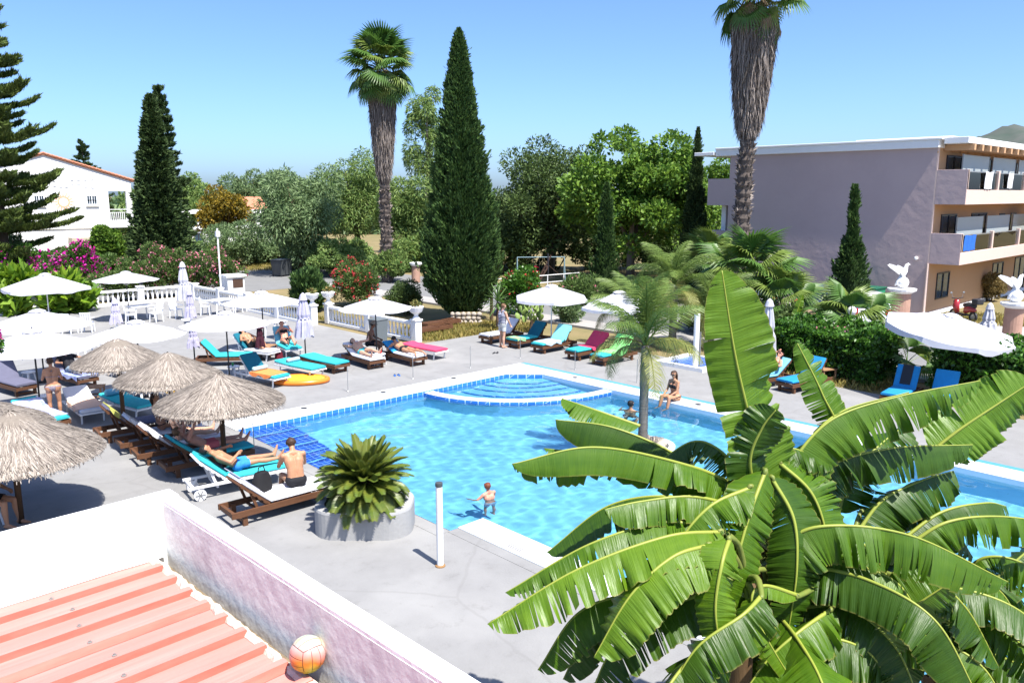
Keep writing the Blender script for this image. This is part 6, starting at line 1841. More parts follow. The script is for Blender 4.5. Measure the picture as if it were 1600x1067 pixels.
M_midrib = mat('banana_midrib', (.30, .33, .05), .45, .4, var=.6, scale=5, col2=(.2, .27, .035), transl=.1)
M_petiole = mat('banana_petiole', (.12, .17, .03), .5, .35, var=.8, scale=6, col2=(.2, .2, .045))
M_pstem = mat('banana_stem', (.12, .08, .04), .75, .2, var=1, scale=2.5, col2=(.1, .055, .025), stretch=(3, 3, .5), bump=.5, bscale=10)
def catmull(P_, n_):
    P_ = [Vector(p) for p in P_]; P_ = [P_[0] * 2 - P_[1]] + P_ + [P_[-1] * 2 - P_[-2]]
    out = []; k = len(P_) - 3
    for i in range(n_ + 1):
        t = i / n_ * k; j = min(k - 1, int(t)); t -= j; a, b, c, d = P_[j:j + 4]
        out.append(.5 * ((2 * b) + (c - a) * t + (2 * a - 5 * b + 4 * c - d) * t * t + (3 * b - a - 3 * c + d) * t ** 3))
    return out
def banana_leaf(parent, stem, pts, w, dl, dr, seed, m=0, tear=.25, nrm=None, wl=1.0, wr=1.0, petiole=True, fold=0.0):
    """pts: base..tip world points; dl/dr: droop in degrees of the left/right blade half; tears open along the veins"""
    r = random.Random(seed); S = 60
    ctr = catmull(pts, S)
    L0 = sum((ctr[i + 1] - ctr[i]).length for i in range(S))
    V, Fc, UV = [], [], []
    for side, dr_, ws in ((-1, dl, wl), (1, dr, wr)):
        jit, gap, short = 0.0, 0.0, 1.0
        prev = None; K = 6
        for i in range(S + 1):
            s = i / S
            tg = (ctr[min(S, i + 1)] - ctr[max(0, i - 1)]).normalized()
            up = Vector(nrm) if nrm is not None else Vector((0, 0, 1))
            up = (up - tg * up.dot(tg)).normalized()
            sd_ = tg.cross(up) * side
            newstrip = (i > 3 and i < S and r.random() < tear * 1.35 * max(.1, 1 + 2.2 * mnoise.noise(Vector((s * 5 + seed * 3.1, side, .5)))))
            if newstrip: jit = r.uniform(-16, 20); gap = r.uniform(.2, 1.0); short = r.uniform(.9, 1.04)
            else: gap = 0
            ww = w * 1.0 * ws * (min(1, (s / .13)) ** .6) * (1 - max(0, (s - .62) / .38) ** 2.2) ** .6 * short + .004
            a0 = rad(dr_ + jit)
            row = []
            for k in range(K + 1):
                f = k / K
                ang = a0 * (.72 + .28 * f) + (.1 * sin(s * 17 + side) + .12 * sin(i * 2.1 + seed)) * f
                # march along the vein: integrate the droop, veins lean towards the tip
                if k == 0: q = ctr[i].copy()
                else: q = row[-1] + (sd_ * cos(ang) - up * sin(ang) + tg * .16 + Vector((0, 0, -.10 * f))) * (ww / K)
                row.append(q)
            def push(rw):
                o = len(V); V.extend(rw); UV.extend([(s * L0 + seed * .37, k / K) for k in range(K + 1)]); return o
            cur = push(row)
            if prev is not None:
                if newstrip:
                    # end the old strip with a ragged copy pulled back along the blade, so the tear opens towards the margin
                    rw = [p.lerp(q, 1 - gap * (k / K) ** 1.5 * .9) if k > 1 else q for k, (p, q) in enumerate(zip(prow, row))]
                    o = push(rw)
                    for k in range(K): 
                        f_ = (prev + k, prev + k + 1, o + k + 1, o + k); Fc.append(f_ if side > 0 else f_[::-1])
                else:
                    for k in range(K):
                        f_ = (prev + k, prev + k + 1, cur + k + 1, cur + k); Fc.append(f_ if side > 0 else f_[::-1])
            prev, prow = cur, row
    me = bpy.data.meshes.new('leaf'); me.from_pydata([tuple(v) for v in V], [], Fc); me.materials.append(BN[m])
    ul = me.uv_layers.new(name='UVMap'); li = [0] * len(me.loops); me.loops.foreach_get('vertex_index', li)
    ul.data.foreach_set('uv', [c for i in li for c in UV[i]])
    me.polygons.foreach_set('use_smooth', [True] * len(me.polygons)); me.update()
    lf = link('leaf', me, parent)
    g = MB(); g.tube([p - Vector((0, 0, .004)) for p in ctr], [.017 * (1 - .85 * i / S) + .002 for i in range(S + 1)], 7)
    g.build('midrib', M_midrib, lf, smooth=True)
    if petiole:
        st_ = Vector(stem); b0 = ctr[0]; d0 = (ctr[1] - ctr[0]).normalized()
        mid = st_.lerp(b0, .55) + Vector((0, 0, .06)) - d0 * .04
        g = MB(); cc = catmull([st_, mid, b0, ctr[2]], 10); g.tube(cc, [.032 - .0016 * i for i in range(11)], 8); g.build('petiole', M_petiole, lf, smooth=True)
    return lf
def bplant(label, base, top, r0):
    t = thing('banana_plant', label, 'plant', (0, 0, 0), 0, 'banana plants in the foreground')
    g = MB(); b = Vector(base); q = Vector(top)
    cc = catmull([b, b.lerp(q, .5) + Vector((.03, .02, 0)), q], 14)
    g.tube(cc, [r0 * (1.2 - .5 * i / 14) for i in range(15)], 14); g.build('pseudostem', M_pstem, t, smooth=True)
    for k in range(7):                                     # dry sheaths peeling off the stem
        a = k * 2.1; z = k / 7; c = cc[2 + k]; g = MB(); rows = []
        for i in range(5):
            rows.append([c + Vector(((r0 * 1.12 + .012 * i) * cos(a + j * .35), (r0 * 1.12 + .012 * i) * sin(a + j * .35), .1 * i)) for j in range(4)])
        g.grid(rows); g.build('dry_sheath', M_pstem, t)
    return t
def Dg(px, d): 
    p = D(px, 700, d); return (p.x, p.y, -.05)
SA, SB, SC_, SD_ = D(1188, 845, 6.55), D(1165, 905, 6.0), D(1335, 900, 6.9), D(1490, 960, 7.4)
A_ = bplant('large banana plant with a tall upright leaf, left of the clump', Dg(1200, 6.7), SA, .13)
B_ = bplant('banana plant with broad leaves reaching left over the deck', Dg(1175, 6.1), SB, .12)
C_ = bplant('banana plant in the middle of the clump with leaves arching right', Dg(1340, 7.0), SC_, .12)
E_ = bplant('banana plant at the right with leaves running out of the picture', Dg(1500, 7.5), SD_, .12)
toc = lambda p: (Vector((0, 0, CAM_H)) - p).normalized()
def leaf(par, stem, pp, w, dl, dr, seed, m=0, tear=.22, nrm=None, **k):
    banana_leaf(par, stem, [D(*q) for q in pp], w, dl, dr, seed, m, tear, nrm, **k)
VC = (-_f * .9 + Vector((0, 0, .5)))                      # blade turned towards the balcony side
# upright and upper leaves of plant A
leaf(A_, SA, [(1200, 770, 6.45), (1178, 680, 6.4), (1150, 560, 6.35), (1128, 422, 6.35)], .40, 12, 8, 1, 1, .08, VC, wl=.6, wr=.85)
leaf(A_, SA, [(1165, 765, 6.5), (1080, 728, 6.35), (930, 698, 6.1), (800, 724, 5.95)], .33, 62, 78, 2, 0, .24, wl=.7)
leaf(A_, SA, [(1130, 770, 6.9), (1060, 712, 7.0), (960, 668, 7.1), (868, 655, 7.2)], .27, 66, 80, 3, 2, .3)
leaf(A_, SA, [(1000, 665, 7.4), (930, 640, 7.5), (878, 622, 7.6)], .2, 30, 60, 4, 0, .1, petiole=False)
leaf(A_, SA, [(1215, 790, 6.7), (1240, 720, 6.7), (1300, 655, 6.8), (1400, 620, 6.9), (1532, 594, 7.0)], .36, 58, 74, 5, 0, .34)
leaf(A_, SA, [(1240, 790, 6.9), (1290, 730, 7.0), (1390, 700, 7.1), (1520, 694, 7.2)], .32, 64, 80, 6, 2, .34)
leaf(A_, SA, [(1235, 770, 6.9), (1310, 690, 7.2), (1285, 615, 7.3), (1246, 536, 7.4)], .17, 25, 20, 7, 0, .3, VC)
leaf(A_, SA, [(1200, 800, 6.6), (1250, 710, 6.9), (1310, 645, 7.3), (1420, 612, 7.5)], .24, 60, 76, 8, 2, .3)
leaf(A_, SA, [(1185, 790, 6.4), (1172, 720, 6.3), (1190, 670, 6.25), (1212, 640, 6.2)], .2, 20, 30, 9, 2, .1, VC)
leaf(A_, SA, [(1150, 790, 6.3), (1080, 775, 6.2), (1000, 783, 6.15), (945, 795, 6.1)], .22, 50, 70, 10, 0, .2)
leaf(A_, SA, [(1130, 800, 6.5), (1050, 775, 6.6), (950, 790, 6.7), (855, 862, 6.7)], .28, 40, 55, 11, 2, .25)
leaf(A_, SA, [(1110, 750, 7.0), (1060, 735, 7.2), (1000, 715, 7.4), (850, 700, 7.6)], .25, 40, 60, 12, 0, .15)
# plant B: leaves to the lower left
leaf(B_, SB, [(1130, 830, 5.9), (1040, 838, 5.75), (900, 890, 5.6), (762, 974, 5.5)], .30, 34, 48, 13, 1, .12)
leaf(B_, SB, [(1120, 830, 6.1), (1040, 815, 6.1), (920, 850, 6.0), (790, 925, 5.95)], .25, 36, 62, 14, 0, .25)
leaf(B_, SB, [(1110, 850, 5.7), (1050, 870, 5.55), (985, 930, 5.4), (928, 1026, 5.3)], .30, 30, 38, 15, 1, .08)
leaf(B_, SB, [(1140, 840, 5.7), (1128, 880, 5.5), (1118, 950, 5.4), (1128, 1030, 5.35)], .17, 30, 30, 16, 1, .12, VC)
leaf(B_, SB, [(1100, 890, 6.0), (1010, 900, 6.0), (930, 960, 6.0), (880, 1060, 6.0)], .28, 40, 50, 17, 2, .25)
leaf(B_, SB, [(1120, 920, 5.8), (1040, 950, 5.7), (960, 1010, 5.65), (920, 1090, 5.6)], .28, 35, 50, 18, 2, .2)
leaf(B_, SB, [(1090, 800, 6.3), (1050, 790, 6.4), (990, 830, 6.4), (960, 885, 6.3)], .22, 45, 60, 19, 2, .3)
leaf(B_, SB, [(1190, 930, 5.6), (1160, 960, 5.4), (1090, 1010, 5.3), (1040, 1090, 5.25)], .26, 35, 45, 20, 2, .2)
# plant C: arching right
leaf(C_, SA, [(1205, 860, 6.2), (1280, 822, 6.1), (1420, 835, 6.05), (1575, 908, 6.0)], .34, 66, 82, 21, 0, .3)
leaf(C_, SC_, [(1330, 1040, 6.4), (1370, 990, 6.3), (1430, 945, 6.25), (1483, 910, 6.2)], .30, 20, 26, 22, 0, .1, VC)
leaf(C_, SC_, [(1340, 830, 7.0), (1380, 780, 7.1), (1440, 750, 7.2), (1490, 735, 7.3)], .32, 40, 60, 23, 2, .2)
leaf(C_, SC_, [(1400, 850, 6.9), (1470, 800, 7.0), (1540, 785, 7.1), (1572, 790, 7.2)], .27, 50, 70, 24, 2, .25)
leaf(C_, SC_, [(1420, 850, 6.7), (1480, 815, 6.7), (1560, 806, 6.75), (1660, 818, 6.8)], .27, 60, 78, 25, 0, .25)
leaf(C_, SC_, [(1310, 800, 7.3), (1330, 740, 7.5), (1380, 690, 7.7), (1420, 660, 7.9)], .28, 40, 60, 26, 2, .25)
leaf(C_, SC_, [(1250, 930, 5.9), (1190, 915, 5.75), (1180, 960, 5.65), (1260, 1100, 5.55)], .10, 60, 60, 27, 1, .2)
leaf(C_, SC_, [(1300, 950, 6.0), (1250, 985, 5.8), (1200, 1030, 5.7), (1150, 1100, 5.6)], .28, 30, 50, 28, 0, .12)
leaf(C_, SC_, [(1280, 880, 6.7), (1300, 850, 6.8), (1320, 900, 6.9), (1330, 1000, 6.9)], .26, 40, 40, 29, 2, .2, VC)
leaf(C_, SC_, [(1290, 960, 6.3), (1260, 900, 6.4), (1230, 930, 6.4), (1210, 1010, 6.4)], .26, 40, 40, 30, 2, .2, VC)
leaf(C_, SC_, [(1400, 900, 6.5), (1450, 900, 6.4), (1510, 950, 6.35), (1560, 1040, 6.3)], .27, 40, 60, 31, 2, .2)
# plant E at the right edge
leaf(E_, SD_, [(1455, 705, 7.8), (1500, 670, 7.8), (1560, 630, 7.8), (1612, 596, 7.8)], .32, 14, 18, 32, 1, .06, VC)
leaf(E_, SD_, [(1500, 900, 7.2), (1540, 870, 7.1), (1600, 880, 7.0), (1680, 940, 6.9)], .28, 50, 70, 33, 0, .25)
leaf(E_, SD_, [(1500, 1000, 6.8), (1540, 975, 6.6), (1600, 1010, 6.5), (1650, 1080, 6.4)], .28, 45, 60, 34, 0, .2)
leaf(E_, SD_, [(1470, 1000, 6.9), (1430, 990, 6.8), (1400, 1030, 6.7), (1390, 1100, 6.6)], .26, 40, 50, 35, 2, .2)
leaf(E_, SD_, [(1520, 930, 7.5), (1560, 900, 7.6), (1620, 850, 7.7), (1680, 830, 7.8)], .28, 40, 60, 36, 2, .25)
leaf(E_, SD_, [(1460, 1010, 6.6), (1500, 1030, 6.4), (1560, 1080, 6.3), (1600, 1150, 6.2)], .25, 40, 60, 37, 2, .2)
leaf(E_, SD_, [(1420, 960, 7.0), (1380, 900, 7.1), (1340, 930, 7.2), (1310, 1030, 7.2)], .26, 40, 50, 38, 2, .2)
leaf(C_, SC_, [(1270, 1000, 6.0), (1320, 1000, 5.9), (1380, 1050, 5.8), (1420, 1120, 5.7)], .25, 40, 55, 39, 2, .2)
# blades hanging in front of the crown heart
leaf(A_, SA, [(1196, 735, 6.25), (1172, 800, 6.05), (1150, 880, 5.9), (1122, 990, 5.8)], .24, 34, 30, 61, 0, .2, VC)
leaf(A_, SA, [(1205, 745, 6.3), (1240, 810, 6.15), (1245, 890, 6.0), (1232, 985, 5.95)], .25, 30, 40, 62, 2, .2, VC)
leaf(A_, SA, [(1215, 720, 6.5), (1268, 770, 6.4), (1292, 840, 6.3), (1296, 920, 6.2)], .26, 30, 45, 63, 0, .25, VC)
leaf(A_, SA, [(1175, 760, 6.2), (1110, 790, 6.05), (1060, 850, 5.95), (1030, 935, 5.9)], .25, 30, 40, 64, 0, .18)
leaf(A_, SA, [(1170, 750, 6.6), (1120, 700, 6.7), (1080, 690, 6.8), (1030, 720, 6.8)], .24, 45, 55, 65, 2, .2)
leaf(C_, SC_, [(1300, 830, 6.6), (1350, 850, 6.4), (1390, 910, 6.3), (1405, 990, 6.25)], .27, 35, 45, 66, 0, .2)
leaf(C_, SC_, [(1345, 800, 7.2), (1420, 780, 7.2), (1480, 810, 7.2), (1520, 870, 7.2)], .28, 45, 55, 67, 2, .22)
leaf(E_, SD_, [(1480, 860, 7.4), (1440, 830, 7.4), (1390, 850, 7.4), (1350, 920, 7.4)], .27, 40, 50, 68, 2, .22)
leaf(A_, SA, [(1180, 780, 6.5), (1195, 725, 6.6), (1235, 700, 6.7), (1300, 725, 6.75)], .24, 35, 45, 69, 2, .2)
# inner and lower leaves that fill the heart of the clump
fr = random.Random(77)
for k in range(44):
    st0, pl = ((SA, A_), (SB, B_), (SC_, C_), (SD_, E_))[k % 4] if k < 26 else ((SC_, C_), (SD_, E_))[k % 2]
    a = fr.uniform(0, 2 * pi); Lf = fr.uniform(.9, 1.5); el = fr.uniform(-.1, .7)
    b0 = Vector(st0) + Vector((cos(a) * .3, sin(a) * .3, fr.uniform(-.55, .05)))
    d0 = Vector((cos(a), sin(a), 0))
    if d0.dot(-_f) > .75 and k % 3: d0 = -d0
    pts = [b0, b0 + d0 * Lf * .4 + Vector((0, 0, .25 * el)), b0 + d0 * Lf * .75 + Vector((0, 0, -.1 + .1 * el)), b0 + d0 * Lf * .98 + Vector((0, 0, -.55))]
    banana_leaf(pl, st0, pts, fr.uniform(.24, .32), fr.uniform(40, 70), fr.uniform(40, 70), 100 + k, 2 if k % 3 else 0, .28)
# a second, small banana by the far hedge
p_ = G(1235, 560); F_ = bplant('small far banana with a lime leaf and a browned leaf near the furled parasol', (p_.x, p_.y, 0), (p_.x, p_.y, 1.3), .07)
st_ = Vector((p_.x, p_.y, 1.3)); dd_ = (p_ - Vector((0, 0, 0))).dot(_f)
banana_leaf(F_, st_, [st_ + Vector((0, 0, .1)), D(1245, 488, dd_), D(1254, 460, dd_)], .16, 10, 10, 51, 1, .1, VC)
banana_leaf(F_, st_, [st_ + Vector((0, 0, .05)), D(1262, 494, dd_ - .2), D(1280, 500, dd_ - .3)], .12, 30, 30, 52, 1, .2)
lf_ = banana_leaf(F_, st_, [st_ + Vector((0, 0, .05)), D(1262, 484, dd_ - .5), D(1278, 492, dd_ - .6)], .16, 50, 60, 53, 0, .2); lf_.data.materials[0] = LF_dead

# ================================================================ PEOPLE
def skinmat(name, c):
    m = mat(name, c, .5, .35, var=.35, scale=9, col2=tuple(x * .82 for x in c))
    b = m.node_tree.nodes['Principled BSDF']
    b.inputs['Subsurface Weight'].default_value = .08
    b.inputs['Subsurface Radius'].default_value = (.02, .008, .004)
    return m
SK_tan = skinmat('tanned_skin', (.42, .21, .12)); SK_fair = skinmat('fair_skin', (.55, .32, .22)); SK_dark = skinmat('deep_tan_skin', (.2, .1, .06)); SK_red = skinmat('sun_reddened_skin', (.56, .25, .17))
HR = {k: mat(k + '_hair', c, .6, .35, var=.8, scale=30, stretch=(1, 1, .2), bump=.5, bscale=60) for k, c in dict(black=(.012, .01, .01), brown=(.06, .03, .018), auburn=(.18, .05, .02), lightbrown=(.16, .085, .04)).items()}
CL_black = mat('black_swimwear', (.012, .012, .016), .8); CL_blue = mat('blue_print_shorts', (.02, .13, .45), .85, var=1, scale=16, col2=(.04, .3, .7)); CL_red = mat('coral_shorts', (.62, .13, .14), .85, var=.4)
CL_grey = mat('pale_grey_shorts', (.5, .52, .52), .9, var=.3); CL_skyb = mat('sky_blue_shorts', (.12, .42, .62), .85, var=.3); CL_teal = mat('teal_shorts', (.03, .3, .34), .85); CL_print = mat('dark_print_bikini', (.06, .05, .07), .8, var=1, scale=40, col2=(.4, .35, .4)); CL_jean = mat('pale_denim', (.2, .28, .36), .9, var=.6, scale=10)
def stripes():
    m = bpy.data.materials.new('navy_striped_jersey'); m.use_nodes = True
    N, L = m.node_tree.nodes, m.node_tree.links; b = N['Principled BSDF']; b.inputs['Roughness'].default_value = .9
    tc = N.new('ShaderNodeTexCoord'); w = N.new('ShaderNodeTexWave'); w.bands_direction = 'Z'; w.inputs['Scale'].default_value = 5.2; w.inputs['Distortion'].default_value = .4
    L.new(tc.outputs['Object'], w.inputs['Vector']); cr = N.new('ShaderNodeValToRGB'); cr.color_ramp.interpolation = 'CONSTANT'
    cr.color_ramp.elements[0].color = (.03, .04, .11, 1); cr.color_ramp.elements[1].position = .58; cr.color_ramp.elements[1].color = (.5, .5, .54, 1)
    L.new(w.outputs['Fac'], cr.inputs[0]); L.new(cr.outputs[0], b.inputs['Base Color']); return m
CL_stripe = stripes()
def nv(v): return Vector(v).normalized()
def capsule(g, a, ra, b, rb, n_=12):
    a, b = Vector(a), Vector(b); d = b - a; L_ = d.length
    d = d.normalized() if L_ > 1e-6 else Vector((0, 0, 1))
    pts, rs = [], []
    for i in range(5):
        q = pi / 2 * i / 4; pts.append(a - d * ra * cos(q)); rs.append(max(.0015, ra * sin(q)))
    pts.append(b); rs.append(rb)
    for i in range(1, 5):
        q = pi / 2 * (1 - i / 4); pts.append(b + d * rb * cos(q)); rs.append(max(.0015, rb * sin(q)))
    g.tube(pts, rs, n_)
def skeleton(p, s=1.0, fem=False):
    """bones (a, ra, b, rb, tag) of a posed figure; p holds the pelvis, the directions of all limbs and the face"""
    B = []; add = lambda a, ra, b, rb, t: B.append((Vector(a), ra * s, Vector(b), rb * s, t))
    up, lf = nv(p['tor']), nv(p['left']); lf = (lf - up * lf.dot(up)).normalized(); fw = lf.cross(up).normalized()
    up2 = nv(p.get('tor2', p['tor']))
    pel = Vector(p['pel']); waist = pel + up * .2 * s; che = waist + up2 * .17 * s; nek = waist + up2 * .345 * s
    hw, sw = (.098, .165) if fem else (.092, .19)
    hips = [pel + lf * (k * hw * s) for k in (1, -1)]; sh = [nek - up2 * .055 * s + lf * (k * sw * s) for k in (1, -1)]
    gl = .115 if fem else .105
    add(hips[0] - fw * .01 * s, gl, hips[1] - fw * .01 * s, gl, 'pelvis')
    for k in (0, 1): add(hips[k] - fw * .045 * s, .085 if fem else .075, hips[k] - fw * .04 * s - up * .05 * s, .08 if fem else .07, 'pelvis')
    for k, sg in ((0, 1), (1, -1)):
        add(pel + lf * sg * .06 * s, .1, waist + lf * sg * (.045 if fem else .06) * s, .088 if fem else .1, 'belly')
        add(waist + lf * sg * .05 * s, .09 if fem else .1, che + lf * sg * .075 * s, .1 if fem else .115, 'chest')
        add(che + lf * sg * .075 * s, .1 if fem else .115, nek - up2 * .1 * s + lf * sg * .1 * s, .075, 'chest')
        add(nek, .05, sh[k] - lf * sg * .02 * s, .05, 'shoulder')
        if fem: add(che + lf * sg * .075 * s + fw * .075 * s, .062, che + lf * sg * .075 * s + fw * .085 * s - up2 * .01 * s, .055, 'chest')
        else: add(che + lf * sg * .07 * s + fw * .05 * s, .07, che + lf * sg * .09 * s + fw * .05 * s + up2 * .04 * s, .06, 'chest')
        c = 'LR'[k]
        kn = hips[k] + nv(p['th' + c]) * .43 * s; an = kn + nv(p['sh' + c]) * .41 * s
        mid = hips[k].lerp(kn, .45)
        add(hips[k], .092 if fem else .085, mid, .078, 'thigh' + c); add(mid, .078, kn, .053, 'thigh' + c)
        cm = kn.lerp(an, .35); bk = nv(p['sh' + c]).cross(lf).normalized()
        calf = cm + (bk if bk.dot(fw) < 0 else -bk) * .015 * s
        add(kn, .052, calf, .057, 'shin' + c); add(calf, .057, an, .034, 'shin' + c)
        ft = nv(p.get('ft' + c, fw)); heel = an - ft * .035 * s + nv(p['sh' + c]) * .03 * s
        add(heel, .034, an + ft * .12 * s + nv(p['sh' + c]) * .045 * s, .03, 'foot' + c); add(an, .034, an + ft * .1 * s + nv(p['sh' + c]) * .04 * s, .03, 'foot' + c)
        add(an + ft * .12 * s + nv(p['sh' + c]) * .045 * s, .03, an + ft * .185 * s + nv(p['sh' + c]) * .05 * s, .02, 'foot' + c)
        el = sh[k] + nv(p['ua' + c]) * .285 * s; wr = el + nv(p['fa' + c]) * .25 * s
        q = .82 if fem else 1.0
        add(sh[k], .056 * q, el, .04 * q, 'arm' + c); fm = el.lerp(wr, .3); add(el, .04 * q, fm, .042 * q, 'fore' + c); add(fm, .042 * q, wr, .026 * q, 'fore' + c)
        hd_ = nv(p.get('ha' + c, p['fa' + c])); hs_ = hd_.cross(lf); hs_ = hs_.normalized() if hs_.length > .05 else hd_.cross(up).normalized(); hn = hd_.cross(hs_).normalized()
        pm = wr + hd_ * .07 * s
        for j in (-1, 1): add(wr + hs_ * j * .012 * s, .021, pm + hs_ * j * .02 * s, .018, 'hand' + c)
        for j, fl in ((-1.5, .06), (-.5, .075), (.5, .07), (1.5, .055)):
            k0 = pm + hs_ * j * .0175 * s; k1 = k0 + (hd_ * .8 + hn * .35).normalized() * fl * .55 * s; k2 = k1 + (hd_ * .45 + hn * .85).normalized() * fl * .5 * s
            add(k0, .0095, k1, .009, 'hand' + c); add(k1, .009, k2, .0075, 'hand' + c)
        t0 = wr + hd_ * .025 * s - hs_ * .025 * s; t1 = t0 + (hd_ * .7 - hs_ * .7).normalized() * .038 * s; add(t0, .012, t1, .01, 'hand' + c); add(t1, .01, t1 + hd_ * .03 * s + hn * .008 * s, .008, 'hand' + c)
    hu = nv(p.get('head', p['tor'])); fc = Vector(p.get('face', fw)); fc = (fc - hu * fc.dot(hu)).normalized(); hl = hu.cross(fc).normalized()
    hb = nek + hu * .085 * s
    add(nek - up2 * .03 * s, .056 if not fem else .048, hb, .052 if not fem else .045, 'neck')
    hc = hb + hu * .095 * s + fc * .012 * s
    add(hc - fc * .025 * s + hu * .018 * s, .083, hc + fc * .012 * s + hu * .012 * s, .078, 'head')
    add(hc + fc * .02 * s - hu * .02 * s, .066, hc + fc * .035 * s - hu * .075 * s, .038, 'head')
    for j in (-1, 1):
        add(hc + hl * j * .03 * s - hu * .04 * s, .04, hc + fc * .03 * s + hl * j * .018 * s - hu * .075 * s, .03, 'head')
        add(hc + hl * j * .078 * s - hu * .012 * s, .012, hc + hl * j * .084 * s + hu * .02 * s - fc * .012 * s, .014, 'ear')
    add(hc + fc * .082 * s + hu * .008 * s, .009, hc + fc * .1 * s - hu * .03 * s, .012, 'nose')
    add(hc + fc * .076 * s - hu * .06 * s + hl * .015 * s, .009, hc + fc * .076 * s - hu * .06 * s - hl * .015 * s, .009, 'lip')
    return B, dict(hc=hc, fc=fc, hu=hu, hl=hl, nek=nek, fw=fw, up=up2, lf=lf, pel=pel)
PEOPLE = []
def person(label, loc, rz, p, skin, hair, clothes, s=1.0, fem=False, hairstyle='short', extras=None, water=False):
    B, K = skeleton(p, s, fem)
    g = MB()
    for a, ra, b, rb, t in B: capsule(g, a, ra, b, rb, 10 if ra < .02 else 12)
    me = g.mesh('body', skin); ob = link('tmp', me)
    r = ob.modifiers.new('r', 'REMESH'); r.mode = 'VOXEL'; r.voxel_size = .0125 * s; r.use_smooth_shade = True
    sm = ob.modifiers.new('s', 'SMOOTH'); sm.factor = .5; sm.iterations = 3
    PEOPLE.append((ob, label, loc, rz, B, K, skin, hair, clothes, s, fem, hairstyle, extras, water))
def finish_people():
    dg = bpy.context.evaluated_depsgraph_get()
    done = []
    for rec in PEOPLE:
        ob = rec[0]; me = bpy.data.meshes.new_from_object(ob.evaluated_get(dg)); done.append(me)
    for rec, me in zip(PEOPLE, done):
        ob, label, loc, rz, B, K, skin, hair, clothes, s, fem, hs_, extras, water_ = rec
        bpy.data.objects.remove(ob)
        t = thing('person', label, 'person', loc, rz)
        me.name = 'body'; me.materials.clear(); me.materials.append(skin)
        body = link('body', me, t)
        n_ = len(me.vertices); co = np.empty(n_ * 3, np.float32); me.vertices.foreach_get('co', co); co = co.reshape(-1, 3)
        no = np.empty(n_ * 3, np.float32); me.vertex_normals.foreach_get('vector', no); no = no.reshape(-1, 3)
        nf = len(me.polygons); fl = np.empty(len(me.loops), np.int32); me.loops.foreach_get('vertex_index', fl)
        ls = np.empty(nf, np.int32); me.polygons.foreach_get('loop_start', ls); lt = np.empty(nf, np.int32); me.polygons.foreach_get('loop_total', lt)
        best = np.full(n_, 1e9); bt = np.zeros(n_, np.int32); bs = np.zeros(n_)
        tags = [b[4] for b in B]
        for i, (a, ra, b, rb, tg) in enumerate(B):
            a_, b_ = np.array(a), np.array(b); d = b_ - a_; q = np.clip(((co - a_) @ d) / max(1e-9, d @ d), 0, 1)
            dist = np.linalg.norm(co - (a_ + q[:, None] * d), axis=1) - (ra + (rb - ra) * q)
            u = dist < best; best[u] = dist[u]; bt[u] = i; bs[u] = q[u]
        tg_ = np.array(tags)[bt]
        first = {}
        half = np.zeros(n_)                                            # 0..1 along a two-bone limb
        seen = {}
        for i, tname in enumerate(tags):
            seen.setdefault(tname, []).append(i)
        for tname, idx in seen.items():
            for j, i in enumerate(idx):
                u = bt == i; half[u] = (j + bs[u]) / len(idx)
        def garment(name, sel, off, m):
            quad = lt == 4
            fv = fl[ls[quad][:, None] + np.arange(4)]
            ok = sel[fv].all(1); fv = fv[ok]
            if len(fv) == 0: return
            uq, inv = np.unique(fv, return_inverse=True)
            V = co[uq] + no[uq] * off
            o = npmesh(name, V, inv.reshape(-1, 4), m, t); o.data.polygons.foreach_set('use_smooth', [True] * len(o.data.polygons))
            if water_: o.cycles.is_caustics_receiver = True
        hcv = co - np.array(K['pel']); zup = hcv @ np.array(K['up']); fwd = hcv @ np.array(K['fw'])
        for cn, m in clothes:
            if cn == 'shorts':
                sel = np.isin(tg_, ['pelvis']) & (zup < .13 * s) | (np.isin(tg_, ['belly']) & (zup < .07 * s)) | (np.isin(tg_, ['thighL', 'thighR']) & (half < .62)); garment('shorts', sel, .014 * s, m)
            elif cn == 'trunks':
                sel = np.isin(tg_, ['pelvis']) & (zup < .11 * s) | (np.isin(tg_, ['belly']) & (zup < .05 * s)) | (np.isin(tg_, ['thighL', 'thighR']) & (half < .25)); garment('swim_trunks', sel, .008 * s, m)
            elif cn == 'bikini':
                lat = np.abs(hcv @ np.array(K['lf']))
                sel = (np.isin(tg_, ['pelvis', 'belly', 'thighL', 'thighR']) & (zup < .06 * s) & (zup > -.16 * s) & (lat < (.05 + .55 * np.maximum(0, zup + .09 * s)) ) & (half < .6))
                sel |= np.isin(tg_, ['pelvis', 'belly', 'thighL', 'thighR']) & (zup < .055 * s) & (zup > .02 * s); garment('bikini_bottom', sel, .006 * s, m)
                sel = np.isin(tg_, ['chest']) & (((zup > .29 * s) & (zup < .315 * s)) | ((fwd > .06 * s) & (zup > .29 * s) & (zup < .42 * s))); garment('bikini_top', sel, .006 * s, m)
            elif cn == 'shirt':
                sel = np.isin(tg_, ['belly', 'chest', 'shoulder']) & (zup > .0) | (np.isin(tg_, ['pelvis']) & (zup > 0)); garment('shirt', sel, .014 * s, m)
            elif cn == 'tee':
                sel = np.isin(tg_, ['belly', 'chest', 'shoulder']) & (zup > .0) | (np.isin(tg_, ['armL', 'armR']) & (half < .6)) | (np.isin(tg_, ['pelvis']) & (zup > 0)); garment('shirt', sel, .014 * s, m)
            elif cn == 'trousers':
                sel = np.isin(tg_, ['pelvis', 'thighL', 'thighR', 'shinL', 'shinR']); garment('trousers', sel, .012 * s, m)
        hv = co - np.array(K['hc']); hf, hup = hv @ np.array(K['fc']), hv @ np.array(K['hu']); hlt = np.abs(hv @ np.array(K['hl']))
